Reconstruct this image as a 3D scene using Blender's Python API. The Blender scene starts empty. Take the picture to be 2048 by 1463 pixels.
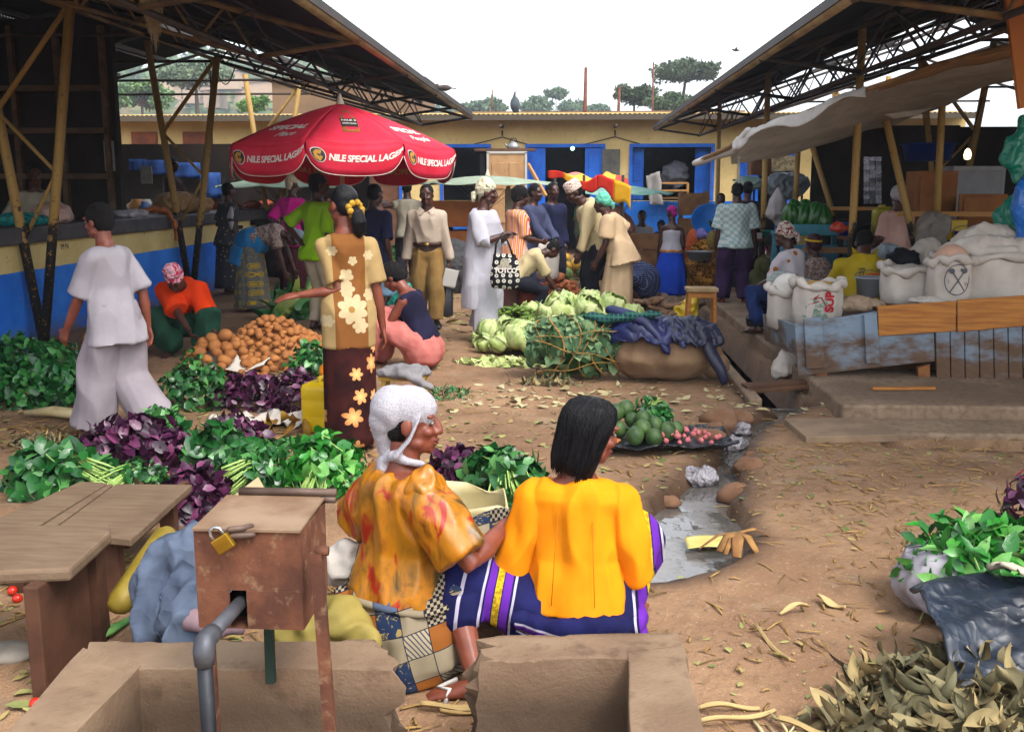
import bpy, bmesh, math, random
import numpy as np
from mathutils import Vector, Matrix, Euler, noise
random.seed(7)
R = math.radians; PI = math.pi
SC = bpy.context.scene
COL = SC.collection

# ------------------------------------------------------------ camera, sky, sun, exposure
cam_d = bpy.data.cameras.new('camera'); CAM = bpy.data.objects.new('camera', cam_d); COL.objects.link(CAM)
cam_d.sensor_width = 36; cam_d.lens = 35.16; cam_d.clip_start = .05; cam_d.clip_end = 4000
EYE = Vector((0, 0, 1.62)); PITCH = R(10.19); YAW = R(3.27)
CAM.location = EYE; CAM.rotation_euler = (PI/2 - PITCH, 0, YAW)
SC.camera = CAM
SUN_EL, SUN_AZ = R(54), R(138)
w = bpy.data.worlds.new('World'); SC.world = w; w.use_nodes = True
wt = w.node_tree; bg = wt.nodes['Background']
sky = wt.nodes.new('ShaderNodeTexSky'); sky.sky_type = 'NISHITA'; sky.sun_disc = False
sky.sun_elevation = SUN_EL; sky.sun_rotation = SUN_AZ; sky.air_density = 1.0; sky.dust_density = 3.0; sky.ozone_density = 1.0
hs = wt.nodes.new('ShaderNodeHueSaturation'); hs.inputs['Saturation'].default_value = .28
wt.links.new(sky.outputs[0], hs.inputs['Color']); wt.links.new(hs.outputs[0], bg.inputs[0]); hs.inputs['Value'].default_value = 1.3; bg.inputs[1].default_value = .15
sd = bpy.data.lights.new('sun', 'SUN'); sd.energy = .8; sd.angle = R(18); sd.color = (1, .95, .87)
so = bpy.data.objects.new('sun', sd); COL.objects.link(so)
so.rotation_euler = (PI/2 - SUN_EL, 0, PI - SUN_AZ)
vs = SC.view_settings; vs.view_transform = 'Standard'; vs.look = 'None'; vs.gamma = 1; vs.use_curve_mapping = False; vs.exposure = 1.42
SC.cycles.max_bounces = 6; SC.cycles.diffuse_bounces = 3; SC.cycles.glossy_bounces = 3; SC.cycles.transmission_bounces = 4
SC.cycles.transparent_max_bounces = 8; SC.cycles.caustics_reflective = False; SC.cycles.caustics_refractive = False

# ------------------------------------------------------------ placing
_RM = Euler((PI/2 - PITCH, 0, YAW)).to_matrix()
def ray(px, py): return _RM @ Vector(((px-1024)/2000, (731.5-py)/2000, -1))
def P(px, py, z=0.):
    r = ray(px, py); t = (z-EYE.z)/r.z; return EYE + r*t
def At(px, py, Y):
    r = ray(px, py); return EYE + r*(Y/r.y)

# ------------------------------------------------------------ colour and node helpers
def lin(c):
    if isinstance(c, str):
        c = c.lstrip('#'); c = [int(c[i:i+2], 16)/255 for i in (0, 2, 4)]
        c = [x/12.92 if x <= .04045 else ((x+.055)/1.055)**2.4 for x in c]
    return (c[0], c[1], c[2], 1.)
class S:
    def __init__(s, g, o): s.g = g; s.o = o
    def m(s, op, b=None, c=None):
        n = s.g.t.nodes.new('ShaderNodeMath'); n.operation = op
        for i, x in enumerate((s, b, c)):
            if x is None: continue
            if isinstance(x, S): s.g.t.links.new(x.o, n.inputs[i])
            else: n.inputs[i].default_value = x
        return S(s.g, n.outputs[0])
    def __add__(s, b): return s.m('ADD', b)
    __radd__ = __add__
    def __sub__(s, b): return s.m('SUBTRACT', b)
    def __rsub__(s, b): return (s*-1)+b
    def __mul__(s, b): return s.m('MULTIPLY', b)
    __rmul__ = __mul__
    def __truediv__(s, b): return s.m('DIVIDE', b)
    def lt(s, b): return s.m('LESS_THAN', b)
    def gt(s, b): return s.m('GREATER_THAN', b)
    def mx(s, b): return s.m('MAXIMUM', b)
    def mn(s, b): return s.m('MINIMUM', b)
    def abs(s): return s.m('ABSOLUTE')
    def sin(s): return s.m('SINE')
    def fract(s): return s.m('FRACT')
    def floor(s): return s.m('FLOOR')
    def sstep(s, a, b):
        n = s.g.t.nodes.new('ShaderNodeMapRange'); n.interpolation_type = 'SMOOTHSTEP'
        s.g.t.links.new(s.o, n.inputs[0]); n.inputs[1].default_value = a; n.inputs[2].default_value = b
        return S(s.g, n.outputs[0])
    def band(s, c, h): return ((s-c).abs()).lt(h)
class G:
    def __init__(s, name, rough=.75, spec=.3, metal=0., trans=0.):
        s.mat = bpy.data.materials.new(name); s.mat.use_nodes = True; s.t = s.mat.node_tree
        s.b = s.t.nodes['Principled BSDF']
        s.b.inputs['Roughness'].default_value = rough; s.b.inputs['Specular IOR Level'].default_value = spec
        s.b.inputs['Metallic'].default_value = metal; s.b.inputs['Transmission Weight'].default_value = trans
        s._co = None
    def co(s, kind='Object'):
        n = s.t.nodes.new('ShaderNodeTexCoord'); return S(s, n.outputs[kind])
    def pos(s): return S(s, s.t.nodes.new('ShaderNodeNewGeometry').outputs['Position'])
    def nrm(s): return S(s, s.t.nodes.new('ShaderNodeNewGeometry').outputs['Normal'])
    def xyz(s, v=None):
        n = s.t.nodes.new('ShaderNodeSeparateXYZ'); s.t.links.new((v or s.co()).o, n.inputs[0]); return [S(s, o) for o in n.outputs]
    def vec(s, x, y, z=0.):
        n = s.t.nodes.new('ShaderNodeCombineXYZ')
        for i, a in enumerate((x, y, z)):
            if isinstance(a, S): s.t.links.new(a.o, n.inputs[i])
            else: n.inputs[i].default_value = a
        return S(s, n.outputs[0])
    def attr(s, name):
        n = s.t.nodes.new('ShaderNodeAttribute'); n.attribute_name = name; return S(s, n.outputs['Fac'])
    def noise(s, scale, detail=3, v=None, rough=.55, dist=0):
        n = s.t.nodes.new('ShaderNodeTexNoise'); s.t.links.new((v or s.co()).o, n.inputs['Vector'])
        n.inputs['Scale'].default_value = scale; n.inputs['Detail'].default_value = detail; n.inputs['Roughness'].default_value = rough; n.inputs['Distortion'].default_value = dist
        return S(s, n.outputs['Fac'])
    def vor(s, scale, v=None, out='Distance', dim='3D', rnd=1., feat='F1'):
        n = s.t.nodes.new('ShaderNodeTexVoronoi'); n.voronoi_dimensions = dim; n.feature = feat; s.t.links.new((v or s.co()).o, n.inputs['Vector'])
        n.inputs['Scale'].default_value = scale; n.inputs['Randomness'].default_value = rnd
        return S(s, n.outputs[out])
    def scl(s, v, x, y, z):
        n = s.t.nodes.new('ShaderNodeVectorMath'); n.operation = 'MULTIPLY'; s.t.links.new(v.o, n.inputs[0]); n.inputs[1].default_value = (x, y, z); return S(s, n.outputs[0])
    def mix(s, f, a, b, mode='MIX'):
        n = s.t.nodes.new('ShaderNodeMix'); n.data_type = 'RGBA'; n.blend_type = mode
        for i, x in ((0, f), (6, a), (7, b)):
            if isinstance(x, S): s.t.links.new(x.o, n.inputs[i])
            else: n.inputs[i].default_value = x if i == 0 else lin(x)
        return S(s, n.outputs[2])
    def ramp(s, f, *stops):
        n = s.t.nodes.new('ShaderNodeValToRGB'); cr = n.color_ramp
        while len(cr.elements) < len(stops): cr.elements.new(.5)
        for e, (p, c) in zip(cr.elements, stops): e.position = p; e.color = lin(c)
        s.t.links.new(f.o, n.inputs[0]); return S(s, n.outputs[0])
    def flower(s, x, z, cx, cz, r, k=6, wob=.35):
        dx, dz = x-cx, z-cz
        rr = (dx*dx+dz*dz).m('SQRT'); th = dx.m('ARCTAN2', dz)
        return (rr/r).lt((th*(k*.5)).sin().abs()*wob+(1-wob))
    def flowers2(s, u, v, scale, r, k=5, wob=.4, rnd=.6):
        vv = s.vec(u, v); n = s.t.nodes.new('ShaderNodeTexVoronoi'); n.voronoi_dimensions = '2D'; s.t.links.new(vv.o, n.inputs['Vector'])
        n.inputs['Scale'].default_value = scale; n.inputs['Randomness'].default_value = rnd
        px, py, _ = s.xyz(S(s, n.outputs['Position'])); dx = u-px; dz = v-py
        cr, cg, _ = s.xyz(S(s, n.outputs['Color']))
        rr = (dx*dx+dz*dz).m('SQRT'); th = dx.m('ARCTAN2', dz)+cr*6
        return (rr/r).lt(((th*(k*.5)).sin().abs()*wob+(1-wob))*(cg*.5+.6)), rr
    def col(s, c):
        if isinstance(c, S): s.t.links.new(c.o, s.b.inputs['Base Color'])
        else: s.b.inputs['Base Color'].default_value = lin(c)
        return s
    def rough(s, c): s.t.links.new(c.o, s.b.inputs['Roughness']); return s
    def bump(s, h, st=.3, dist=.01):
        n = s.t.nodes.new('ShaderNodeBump'); n.inputs['Strength'].default_value = st; n.inputs['Distance'].default_value = dist
        s.t.links.new(h.o, n.inputs['Height']); s.t.links.new(n.outputs[0], s.b.inputs['Normal']); return s
def translucent(mat, f=.4):
    t = mat.node_tree; b = t.nodes['Principled BSDF']; out = next(n for n in t.nodes if n.type == 'OUTPUT_MATERIAL'); tr = t.nodes.new('ShaderNodeBsdfTranslucent'); mx = t.nodes.new('ShaderNodeMixShader'); mx.inputs[0].default_value = f
    l = b.inputs['Base Color'].links
    if l: t.links.new(l[0].from_socket, tr.inputs[0])
    else: tr.inputs[0].default_value = b.inputs['Base Color'].default_value
    t.links.new(b.outputs[0], mx.inputs[1]); t.links.new(tr.outputs[0], mx.inputs[2]); t.links.new(mx.outputs[0], out.inputs[0]); return mat
def crumple(name, c1, c2, sc=16, rough=.4, spec=.5, st=.9, dist=.02):
    if name in _MC: return _MC[name]
    g = G(name, rough, spec); n = g.noise(5, 4); v = g.vec(*[a+g.noise(6, 2)*.12 for a in g.xyz()]); h = g.vor(sc, v)+g.vor(sc*2.3, v)*.45; g.col(g.mix(n.sstep(.35, .65), c1, c2)); g.bump(h, st, dist); _MC[name] = g.mat; return g.mat
_MC = {}
def M(name, c1, c2=None, scale=6, rough=.75, bump=.25, bscale=45, spec=.3, metal=0, bd=.004, sub=0):
    if name in _MC: return _MC[name]
    g = G(name, rough, spec, metal)
    if c2 is None: g.col(c1)
    else: g.col(g.mix(g.noise(scale, 4).sstep(.35, .65), c1, c2))
    if bump: g.bump(g.noise(bscale, 3), bump, bd)
    if sub: g.b.inputs['Subsurface Weight'].default_value = sub; g.b.inputs['Subsurface Radius'].default_value = (.01, .006, .004)
    _MC[name] = g.mat; return g.mat

# ------------------------------------------------------------ object helpers
def tag(o, label=None, cat=None, group=None, kind=None):
    if label: o['label'] = label
    if cat: o['category'] = cat
    if group: o['group'] = group
    if kind: o['kind'] = kind
    return o
_OFF = {}
def thing(name, label, cat, loc=(0, 0, 0), rz=0, group=None):
    o = bpy.data.objects.new(name, None); COL.objects.link(o); o.empty_display_size = .1
    o.location = loc; o.rotation_euler = (0, 0, rz); _OFF[o.name] = Vector(loc); return tag(o, label, cat, group)
def link(name, me, mat, parent=None, loc=None):
    o = bpy.data.objects.new(name, me); COL.objects.link(o)
    if mat:
        for m in (mat if isinstance(mat, (list, tuple)) else [mat]): me.materials.append(m)
    if parent: o.parent = parent
    if loc is not None: o.location = loc
    return o
def dup(o, loc=None, rz=None, label=None, scale=None, parent=None):
    c = o.copy(); COL.objects.link(c)
    if parent: c.parent = parent
    for ch in o.children: dup(ch, parent=c)
    if loc is not None: c.location = loc
    if rz is not None: c.rotation_euler = (0, 0, rz) if not isinstance(rz, (tuple, Euler)) else rz
    if scale: c.scale = (scale,)*3 if not isinstance(scale, tuple) else scale
    if label: c['label'] = label
    return c
def frame(d, up=Vector((0, 0, 1))):
    d = d.normalized(); up = up if abs(d.dot(up)) < .97 else Vector((0, 1, 0))
    x = d.cross(up).normalized(); y = x.cross(d).normalized(); return x, y, d
class MB:
    def __init__(s): s.v = []; s.f = []; s.sm = []; s.r = []; s.mi = []
    def add(s, vs, fs, smooth=True, rnd=0., mi=0):
        o = len(s.v); s.v.extend(Vector(v) for v in vs); s.f.extend(tuple(i+o for i in f) for f in fs)
        s.sm.extend([smooth]*len(fs)); s.r.extend([rnd]*len(vs)); s.mi.extend([mi]*len(fs)); return s
    def box(s, c, sz, rot=None, mi=0, rnd=0.):
        c = Vector(c); h = Vector(sz)/2
        vs = [Vector((x*h.x, y*h.y, z*h.z)) for x in (-1, 1) for y in (-1, 1) for z in (-1, 1)]
        if rot is not None:
            if not isinstance(rot, Matrix): rot = Euler(rot).to_matrix() if isinstance(rot, (tuple, list)) else Matrix.Rotation(rot, 3, 'Z')
            vs = [rot @ v for v in vs]
        return s.add([c+v for v in vs], [(0, 1, 3, 2), (4, 6, 7, 5), (0, 4, 5, 1), (2, 3, 7, 6), (0, 2, 6, 4), (1, 5, 7, 3)], False, rnd, mi)
    def bar(s, a, b, w, h, up=Vector((0, 0, 1)), mi=0, rnd=0.):
        a, b = Vector(a), Vector(b); x, y, d = frame(b-a, up)
        vs = [p+x*(i*w/2)+y*(j*h/2) for p in (a, b) for i, j in ((-1, -1), (1, -1), (1, 1), (-1, 1))]
        return s.add(vs, [(3, 2, 1, 0), (4, 5, 6, 7)]+[(i, (i+1) % 4, (i+1) % 4+4, i+4) for i in range(4)], False, rnd, mi)
    def tube(s, pts, rad, seg=8, caps=True, round_=False, flat=1., up=Vector((0, 0, 1)), rnd=0., mi=0):
        pts = [Vector(p) for p in pts]; n = len(pts)
        rad = [rad]*n if not isinstance(rad, (list, tuple)) else list(rad)
        if round_:
            d0 = (pts[1]-pts[0]).normalized(); d1 = (pts[-1]-pts[-2]).normalized(); a, b = rad[0], rad[-1]
            pts = [pts[0]-d0*a*.98, pts[0]-d0*a*.7]+pts+[pts[-1]+d1*b*.7, pts[-1]+d1*b*.98]; rad = [a*.2, a*.71]+rad+[b*.71, b*.2]; n += 4
        vs = []; x = None
        for i, p in enumerate(pts):
            d = pts[min(i+1, n-1)]-pts[max(i-1, 0)]
            if d.length < 1e-9: d = Vector((0, 0, 1))
            d.normalize()
            if x is None: x, y, _ = frame(d, up)
            else:
                x = (x-d*x.dot(d)).normalized(); y = d.cross(x)*-1; y = x.cross(d)
            for k in range(seg):
                t = 2*PI*k/seg; vs.append(p+(x*math.cos(t)+y*math.sin(t)*flat)*rad[i])
        fs = [(i*seg+k, i*seg+(k+1) % seg, (i+1)*seg+(k+1) % seg, (i+1)*seg+k) for i in range(n-1) for k in range(seg)]
        if caps: fs += [tuple(range(seg-1, -1, -1)), tuple((n-1)*seg+k for k in range(seg))]
        return s.add(vs, fs, True, rnd, mi)
    def cap(s, a, b, r0, r1, seg=10): return s.tube([a, b], [r0, r1], seg, round_=True)
    def ell(s, c, r, rot=None, u=14, v=9, rnd=0., mi=0, fn=None):
        c = Vector(c); r = Vector(r if isinstance(r, (tuple, list, Vector)) else (r,)*3); vs = [Vector((0, 0, -1))]
        for j in range(1, v):
            a = -PI/2+PI*j/v
            vs += [Vector((math.cos(a)*math.cos(2*PI*i/u), math.cos(a)*math.sin(2*PI*i/u), math.sin(a))) for i in range(u)]
        vs.append(Vector((0, 0, 1))); out = []
        for q in vs:
            k = fn(q) if fn else 1.
            p = Vector((q.x*r.x, q.y*r.y, q.z*r.z))*k; out.append(c+(rot @ p if rot is not None else p))
        fs = [(0, 1+(i+1) % u, 1+i) for i in range(u)]
        fs += [(1+j*u+i, 1+j*u+(i+1) % u, 1+(j+1)*u+(i+1) % u, 1+(j+1)*u+i) for j in range(v-2) for i in range(u)]
        L = len(vs)-1; fs += [(L, 1+(v-2)*u+i, 1+(v-2)*u+(i+1) % u) for i in range(u)]
        return s.add(out, fs, True, rnd, mi)
    def loft(s, secs, seg=20, caps=True, power=1., mi=0, rip=None):
        """secs: (centre, side vec*a, fwd vec*b)"""
        vs = []
        for i, (c, a, b) in enumerate(secs):
            for k in range(seg):
                t = 2*PI*k/seg; ct, st = math.cos(t), math.sin(t)
                if power != 1: ct = math.copysign(abs(ct)**power, ct); st = math.copysign(abs(st)**power, st)
                q = rip(i, t) if rip else 1.
                vs.append(Vector(c)+(Vector(a)*ct+Vector(b)*st)*q)
        n = len(secs); fs = [(i*seg+k, i*seg+(k+1) % seg, (i+1)*seg+(k+1) % seg, (i+1)*seg+k) for i in range(n-1) for k in range(seg)]
        if caps: fs += [tuple(range(seg-1, -1, -1)), tuple((n-1)*seg+k for k in range(seg))]
        return s.add(vs, fs, True, 0., mi)
    def lathe(s, prof, c=(0, 0, 0), seg=20, mi=0, rip=None):
        c = Vector(c); return s.loft([(c+Vector((0, 0, z)), Vector((r, 0, 0)), Vector((0, r, 0))) for r, z in prof], seg, True, 1., mi, rip)
    def sheet(s, fn, nu, nv, thick=0., rnd=0., mi=0):
        vs = [Vector(fn(i/nu, j/nv)) for j in range(nv+1) for i in range(nu+1)]
        fs = [(j*(nu+1)+i, j*(nu+1)+i+1, (j+1)*(nu+1)+i+1, (j+1)*(nu+1)+i) for j in range(nv) for i in range(nu)]
        if thick:
            me = bpy.data.meshes.new('t'); me.from_pydata(vs, [], fs); me.update(); ns = [v.normal.copy() for v in me.vertices]; bpy.data.meshes.remove(me)
            m = len(vs); vs2 = vs+[v-n*thick for v, n in zip(vs, ns)]; fs2 = fs+[tuple(i+m for i in reversed(f)) for f in fs]
            ring = [i for i in range(nu+1)]+[j*(nu+1)+nu for j in range(1, nv+1)]+[nv*(nu+1)+i for i in range(nu-1, -1, -1)]+[j*(nu+1) for j in range(nv-1, 0, -1)]
            fs2 += [(ring[(k+1) % len(ring)], ring[k], ring[k]+m, ring[(k+1) % len(ring)]+m) for k in range(len(ring))]
            vs, fs = vs2, fs2
        return s.add(vs, fs, True, rnd, mi)
    def poly(s, pts, thick, n=None, mi=0):
        """flat polygon given by 3D points, extruded by thick along its normal"""
        pts = [Vector(p) for p in pts]; n = n or (pts[1]-pts[0]).cross(pts[2]-pts[0]).normalized(); k = len(pts)
        return s.add(pts+[p+n*thick for p in pts], [tuple(range(k-1, -1, -1)), tuple(range(k, 2*k))]+[(i, (i+1) % k, (i+1) % k+k, i+k) for i in range(k)], False, 0., mi)
    def mesh(s, name, off=None):
        me = bpy.data.meshes.new(name); vs = [v-off for v in s.v] if off else s.v
        me.from_pydata(vs, [], s.f); me.polygons.foreach_set('use_smooth', s.sm)
        if any(s.mi): me.polygons.foreach_set('material_index', s.mi)
        if any(s.r):
            a = me.attributes.new('rnd', 'FLOAT', 'POINT'); a.data.foreach_set('value', s.r)
        me.update(); return me
    def build(s, name, mat, parent=None, label=None, cat=None, group=None, kind=None, local=False, bevel=0., solid=0., wr=None, vox=0., smooth=3):
        off = None
        if not local:
            if parent: off = _OFF[parent.name]
            else:
                xs = [v.x for v in s.v]; ys = [v.y for v in s.v]; off = Vector(((min(xs)+max(xs))/2, (min(ys)+max(ys))/2, min(v.z for v in s.v)))
        if vox: me = remesh(s, vox, smooth, wr, off)
        else:
            me = s.mesh(name, off)
            if wr: wrinkle(me, *wr)
        me.name = name
        o = link(name, me, mat, parent, None if (parent or local) else off)
        _OFF[o.name] = off if off else Vector()
        if bevel: b = o.modifiers.new('b', 'BEVEL'); b.width = bevel; b.segments = 2; b.limit_method = 'ANGLE'; b.angle_limit = R(40)
        if solid: b = o.modifiers.new('s', 'SOLIDIFY'); b.thickness = solid; b.offset = 0
        return tag(o, label, cat, group, kind)
def remesh(mb, vox, smooth=3, wr=None, off=None):
    me = mb.mesh('tmp', off); o = bpy.data.objects.new('tmp', me); COL.objects.link(o)
    m = o.modifiers.new('r', 'REMESH'); m.mode = 'VOXEL'; m.voxel_size = vox; m.use_smooth_shade = True
    if smooth: k = o.modifiers.new('s', 'SMOOTH'); k.factor = .5; k.iterations = smooth
    dg = bpy.context.evaluated_depsgraph_get(); out = bpy.data.meshes.new_from_object(o.evaluated_get(dg))
    bpy.data.objects.remove(o); bpy.data.meshes.remove(me)
    out.polygons.foreach_set('use_smooth', [True]*len(out.polygons))
    if wr: wrinkle(out, *wr)
    return out
def wrinkle(me, amp, f=9., st=(1, 1, .35), seed=0., ridge=True):
    """cloth folds: push vertices along their normals by stretched ridged noise"""
    n = len(me.vertices); co = np.empty(n*3); me.vertices.foreach_get('co', co); co = co.reshape(-1, 3)
    no = np.array([v.normal[:] for v in me.vertices]); d = np.empty(n); S_ = Vector((seed, seed*.7, seed*1.3)); sx, sy, sz = st[0]*f, st[1]*f, st[2]*f
    for i in range(n):
        c = co[i]; p = Vector((c[0]*sx, c[1]*sy, c[2]*sz))+S_; a = noise.noise(p)
        d[i] = (1-2*abs(a)*1.6 if ridge else a)+.5*noise.noise(p*2.3)
    co += no*(d*amp)[:, None]; me.vertices.foreach_set('co', co.ravel()); me.update()
def text_geo(txt, size=1., shear=0., bold=0., align='LEFT', spacing=1., extr=0.):
    c = bpy.data.curves.new('t', 'FONT'); c.body = txt; c.size = size; c.shear = shear; c.offset = bold; c.align_x = align; c.space_character = spacing; c.resolution_u = 3; c.extrude = extr
    o = bpy.data.objects.new('t', c); COL.objects.link(o); dg = bpy.context.evaluated_depsgraph_get()
    me = bpy.data.meshes.new_from_object(o.evaluated_get(dg)); vs = [v.co.copy() for v in me.vertices]; fs = [tuple(p.vertices) for p in me.polygons]
    bpy.data.objects.remove(o); bpy.data.curves.remove(c); bpy.data.meshes.remove(me); return vs, fs
def subdiv_geo(vs, fs, cell):
    """cut text triangles finely enough to lie on a curved surface"""
    bm = bmesh.new(); V = [bm.verts.new(v) for v in vs]
    for f in fs:
        try: bm.faces.new([V[i] for i in f])
        except ValueError: pass
    xs = [v.x for v in vs]; x = min(xs)+cell
    while x < max(xs):
        bmesh.ops.bisect_plane(bm, geom=bm.verts[:]+bm.edges[:]+bm.faces[:], plane_co=(x, 0, 0), plane_no=(1, 0, 0)); x += cell
    bm.verts.index_update(); r = [v.co.copy() for v in bm.verts], [tuple(v.index for v in f.verts) for f in bm.faces]; bm.free(); return r
def nz(x, y, z=0., f=1.): return noise.noise(Vector((x*f, y*f, z*f)))
# ------------------------------------------------------------ people: one continuous skinned body each, clothes and hair as children
def skin(name, c1, c2):
    g = G(name, .42, .4); n = g.noise(14, 3)
    g.col(g.mix(n.sstep(.35, .7), c1, c2)); g.bump(g.noise(160, 2), .12, .002)
    g.b.inputs['Subsurface Weight'].default_value = .08; g.b.inputs['Subsurface Radius'].default_value = (.012, .004, .002)
    return g.mat
SKIN_D = skin('skin dark', '#3a2018', '#48291f'); SKIN_M = skin('skin brown', '#542c20', '#663727'); SKIN_R = skin('skin warm brown', '#6a3626', '#7c4230')
HAIR = G('black hair', .38, .22).col('#08070a'); HAIR.bump(HAIR.noise(150, 5, HAIR.scl(HAIR.co(), 1, 1, .12), .7), .9, .006); HAIR = HAIR.mat
AFRO = G('short curly hair', .85, .2).col('#100d0d'); AFRO.bump(AFRO.vor(150), .9, .006); AFRO = AFRO.mat
EYEW = G('eye white', .25, .5); _x, _y, _z = EYEW.xyz(EYEW.co('Generated')); EYEW.col(EYEW.mix((((_x-.5)*(_x-.5)+(_z-.5)*(_z-.5)).m('SQRT')).lt(.30), '#7d7268', '#140a07')); EYEW = EYEW.mat
LIP = M('lips', '#5a2a26', '#6a332e', rough=.4, bump=.1)
def cloth(name, c1, c2=None, **k): return M(name, c1, c2, **{**dict(scale=5, rough=.85, bump=.22, bscale=60, spec=.15, bd=.004), **k})
def ik(a, c, l1, l2, pole):
    d = c-a; L = d.length; mx = (l1+l2)*.999
    if L > mx: c = a+d*(mx/L); d = c-a; L = mx
    u = d.normalized(); k = (l1*l1-l2*l2+L*L)/(2*L); h = math.sqrt(max(l1*l1-k*k, 0)); p = pole-u*pole.dot(u)
    if p.length < 1e-5: p = Vector((0, -1, 0))-u*Vector((0, -1, 0)).dot(u)
    return a+u*k+p.normalized()*h, c
class Person:
    def __init__(s, loc, face, label, H=1.65, pz=None, pel=(0, 0), lean=(2, 4), twist=0, head=(0, 0), tilt=0, LH=None, RH=None, LF=None, RF=None,
                 le=(-.35, -1, -.3), re=(.35, -1, -.3), lk=(-.1, 1, 0), rk=(.1, 1, 0), lfy=-8, rfy=8, sk=SKIN_D, vox=.012, fem=True, curl=.6, fat=1., eyes=False, group=None, bulk=1.):
        s.H = H; s.vox = vox; s.fat = fat; s.fem = fem; s.kids = []
        V = Vector; pz = .53*H if pz is None else pz
        s.p0 = V((pel[0], pel[1], pz)); n = 5; seg = .30*H/n; pts = [s.p0]; fr = []
        for i in range(n+1):
            a = R(lean[0]+(lean[1]-lean[0])*i/n); up = V((0, math.sin(a), math.cos(a))); tw = R(-twist*i/n)
            sd = V((math.cos(tw), math.sin(tw), 0)); sd = (sd-up*sd.dot(up)).normalized(); fw = up.cross(sd); fr.append((sd, fw, up))
            if i < n: pts.append(pts[-1]+up*seg)
        s.sp = pts; s.fr = fr; s.nb = pts[-1]; sd, fw, up = fr[-1]
        sw = (.088 if fem else .102)*H*bulk
        s.sh = {}; s.el = {}; s.ha = {}; s.hip = {}; s.kn = {}; s.an = {}
        for k, sg, T, po in (('L', -1, LH, le), ('R', 1, RH, re)):
            a = s.nb-up*.05*H+sd*sg*sw; T = V(T) if T is not None else a+V((sg*.035, .03, -.31*H))
            s.sh[k] = a; s.el[k], s.ha[k] = ik(a, T, .17*H, .15*H, V(po))
        for k, sg, T, po in (('L', -1, LF, lk), ('R', 1, RF, rk)):
            a = s.p0+fr[0][0]*sg*.052*H-V((0, 0, .01*H)); T = V(T) if T is not None else V((sg*.06*H, 0, .048*H))
            s.hip[k] = a; s.kn[k], s.an[k] = ik(a, T, .245*H, .24*H, V(po))
        s.fy = {'L': lfy, 'R': rfy}
        yw, pt = R(-head[0]), R(-head[1]); s.hr = (Matrix.Rotation(yw, 3, 'Z') @ Matrix.Rotation(pt, 3, 'X') @ Matrix.Rotation(R(tilt), 3, 'Y'))
        hu = s.hr @ V((0, 0, 1)); s.hs = .138*H/.23*(1.03 if H > 1.6 else 1.0); ku = (up*.55+hu*.45).normalized()
        s.hc = s.nb+ku*.045*H+hu*.060*H+(s.hr @ V((0, .02, 0)))
        mb = MB(); s._torso(mb, 0.); mb.tube([s.nb-up*.02*H, s.nb+ku*.03*H, s.hc-hu*.3*s.hs*.23+(s.hr @ V((0, -.018, 0)))], [.040*H, .034*H*(1 if fem else 1.12), .034*H*(1 if fem else 1.12)], 12)
        s._head(mb)
        for k in 'LR':
            b = s.fat; mb.tube([s.sh[k], (s.sh[k]*.6+s.el[k]*.4), s.el[k], (s.el[k]*.65+s.ha[k]*.35), s.ha[k]], [.027*H*b, .028*H*b, .0225*H*b, .0235*H*b, .0155*H*b], 10, round_=True)
            s._hand(mb, k, curl if not isinstance(curl, dict) else curl[k])
            mb.tube([s.hip[k], s.hip[k]*.5+s.kn[k]*.5, s.kn[k], s.kn[k]*.68+s.an[k]*.32, s.an[k]], [.052*H*b, .046*H*b, .032*H, .034*H, .021*H], 10, round_=True)
            s._foot(mb, k)
        me = remesh(mb, vox, 2); s.o = link('person', me, sk); s.o.location = loc; s.o.rotation_euler = (0, 0, R(-face)); tag(s.o, label, 'person', group)
        _OFF[s.o.name] = Vector()
        if eyes:
            for sg in (-1, 1):
                e = MB(); e.ell((0, 0, 0), (.0125*s.hs, .008*s.hs, .0062*s.hs), u=12, v=8); o = s._kid('eye', e.mesh('eye'), EYEW); o.location = s.hp(sg*.031, .0795, .004); o.rotation_euler = s.hr.to_euler()
            l = MB(); l.ell((0, 0, .004), (.024, .011, .007)); l.ell((0, -.002, -.008), (.021, .011, .008)); o = s._kid('lips', l.mesh('lips'), LIP); o.location = s.hp(0, .091, -.066); o.rotation_euler = s.hr.to_euler(); o.scale = (s.hs,)*3
    def _kid(s, name, me, mat):
        o = link(name, me, mat, s.o); s.kids.append(o); return o
    def hp(s, x, y, z): return s.hc+s.hr @ (Vector((x, y, z))*s.hs)
    def _secs(s, prof, inf=0.):
        H = s.H; out = []; n = 5
        for t, a, b, off in prof:
            i = min(max(t*n, 0), n); i0 = min(int(i), n-1); f = i-i0
            c = s.sp[i0].lerp(s.sp[i0+1], f); A = s.fr[i0]; B = s.fr[i0+1]; sd = A[0].lerp(B[0], f).normalized(); up = A[2].lerp(B[2], f).normalized(); fw = up.cross(sd)
            if t < 0: c = s.sp[0]+s.fr[0][2]*t*.3*H
            if t > 1: c = s.nb+s.fr[-1][2]*(t-1)*.3*H
            out.append((c+fw*off*H, sd*(a*H*(s.fat if a > .05 else 1)+inf), fw*(b*H*(s.fat if a > .05 else 1)+inf)))
        return out
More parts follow.
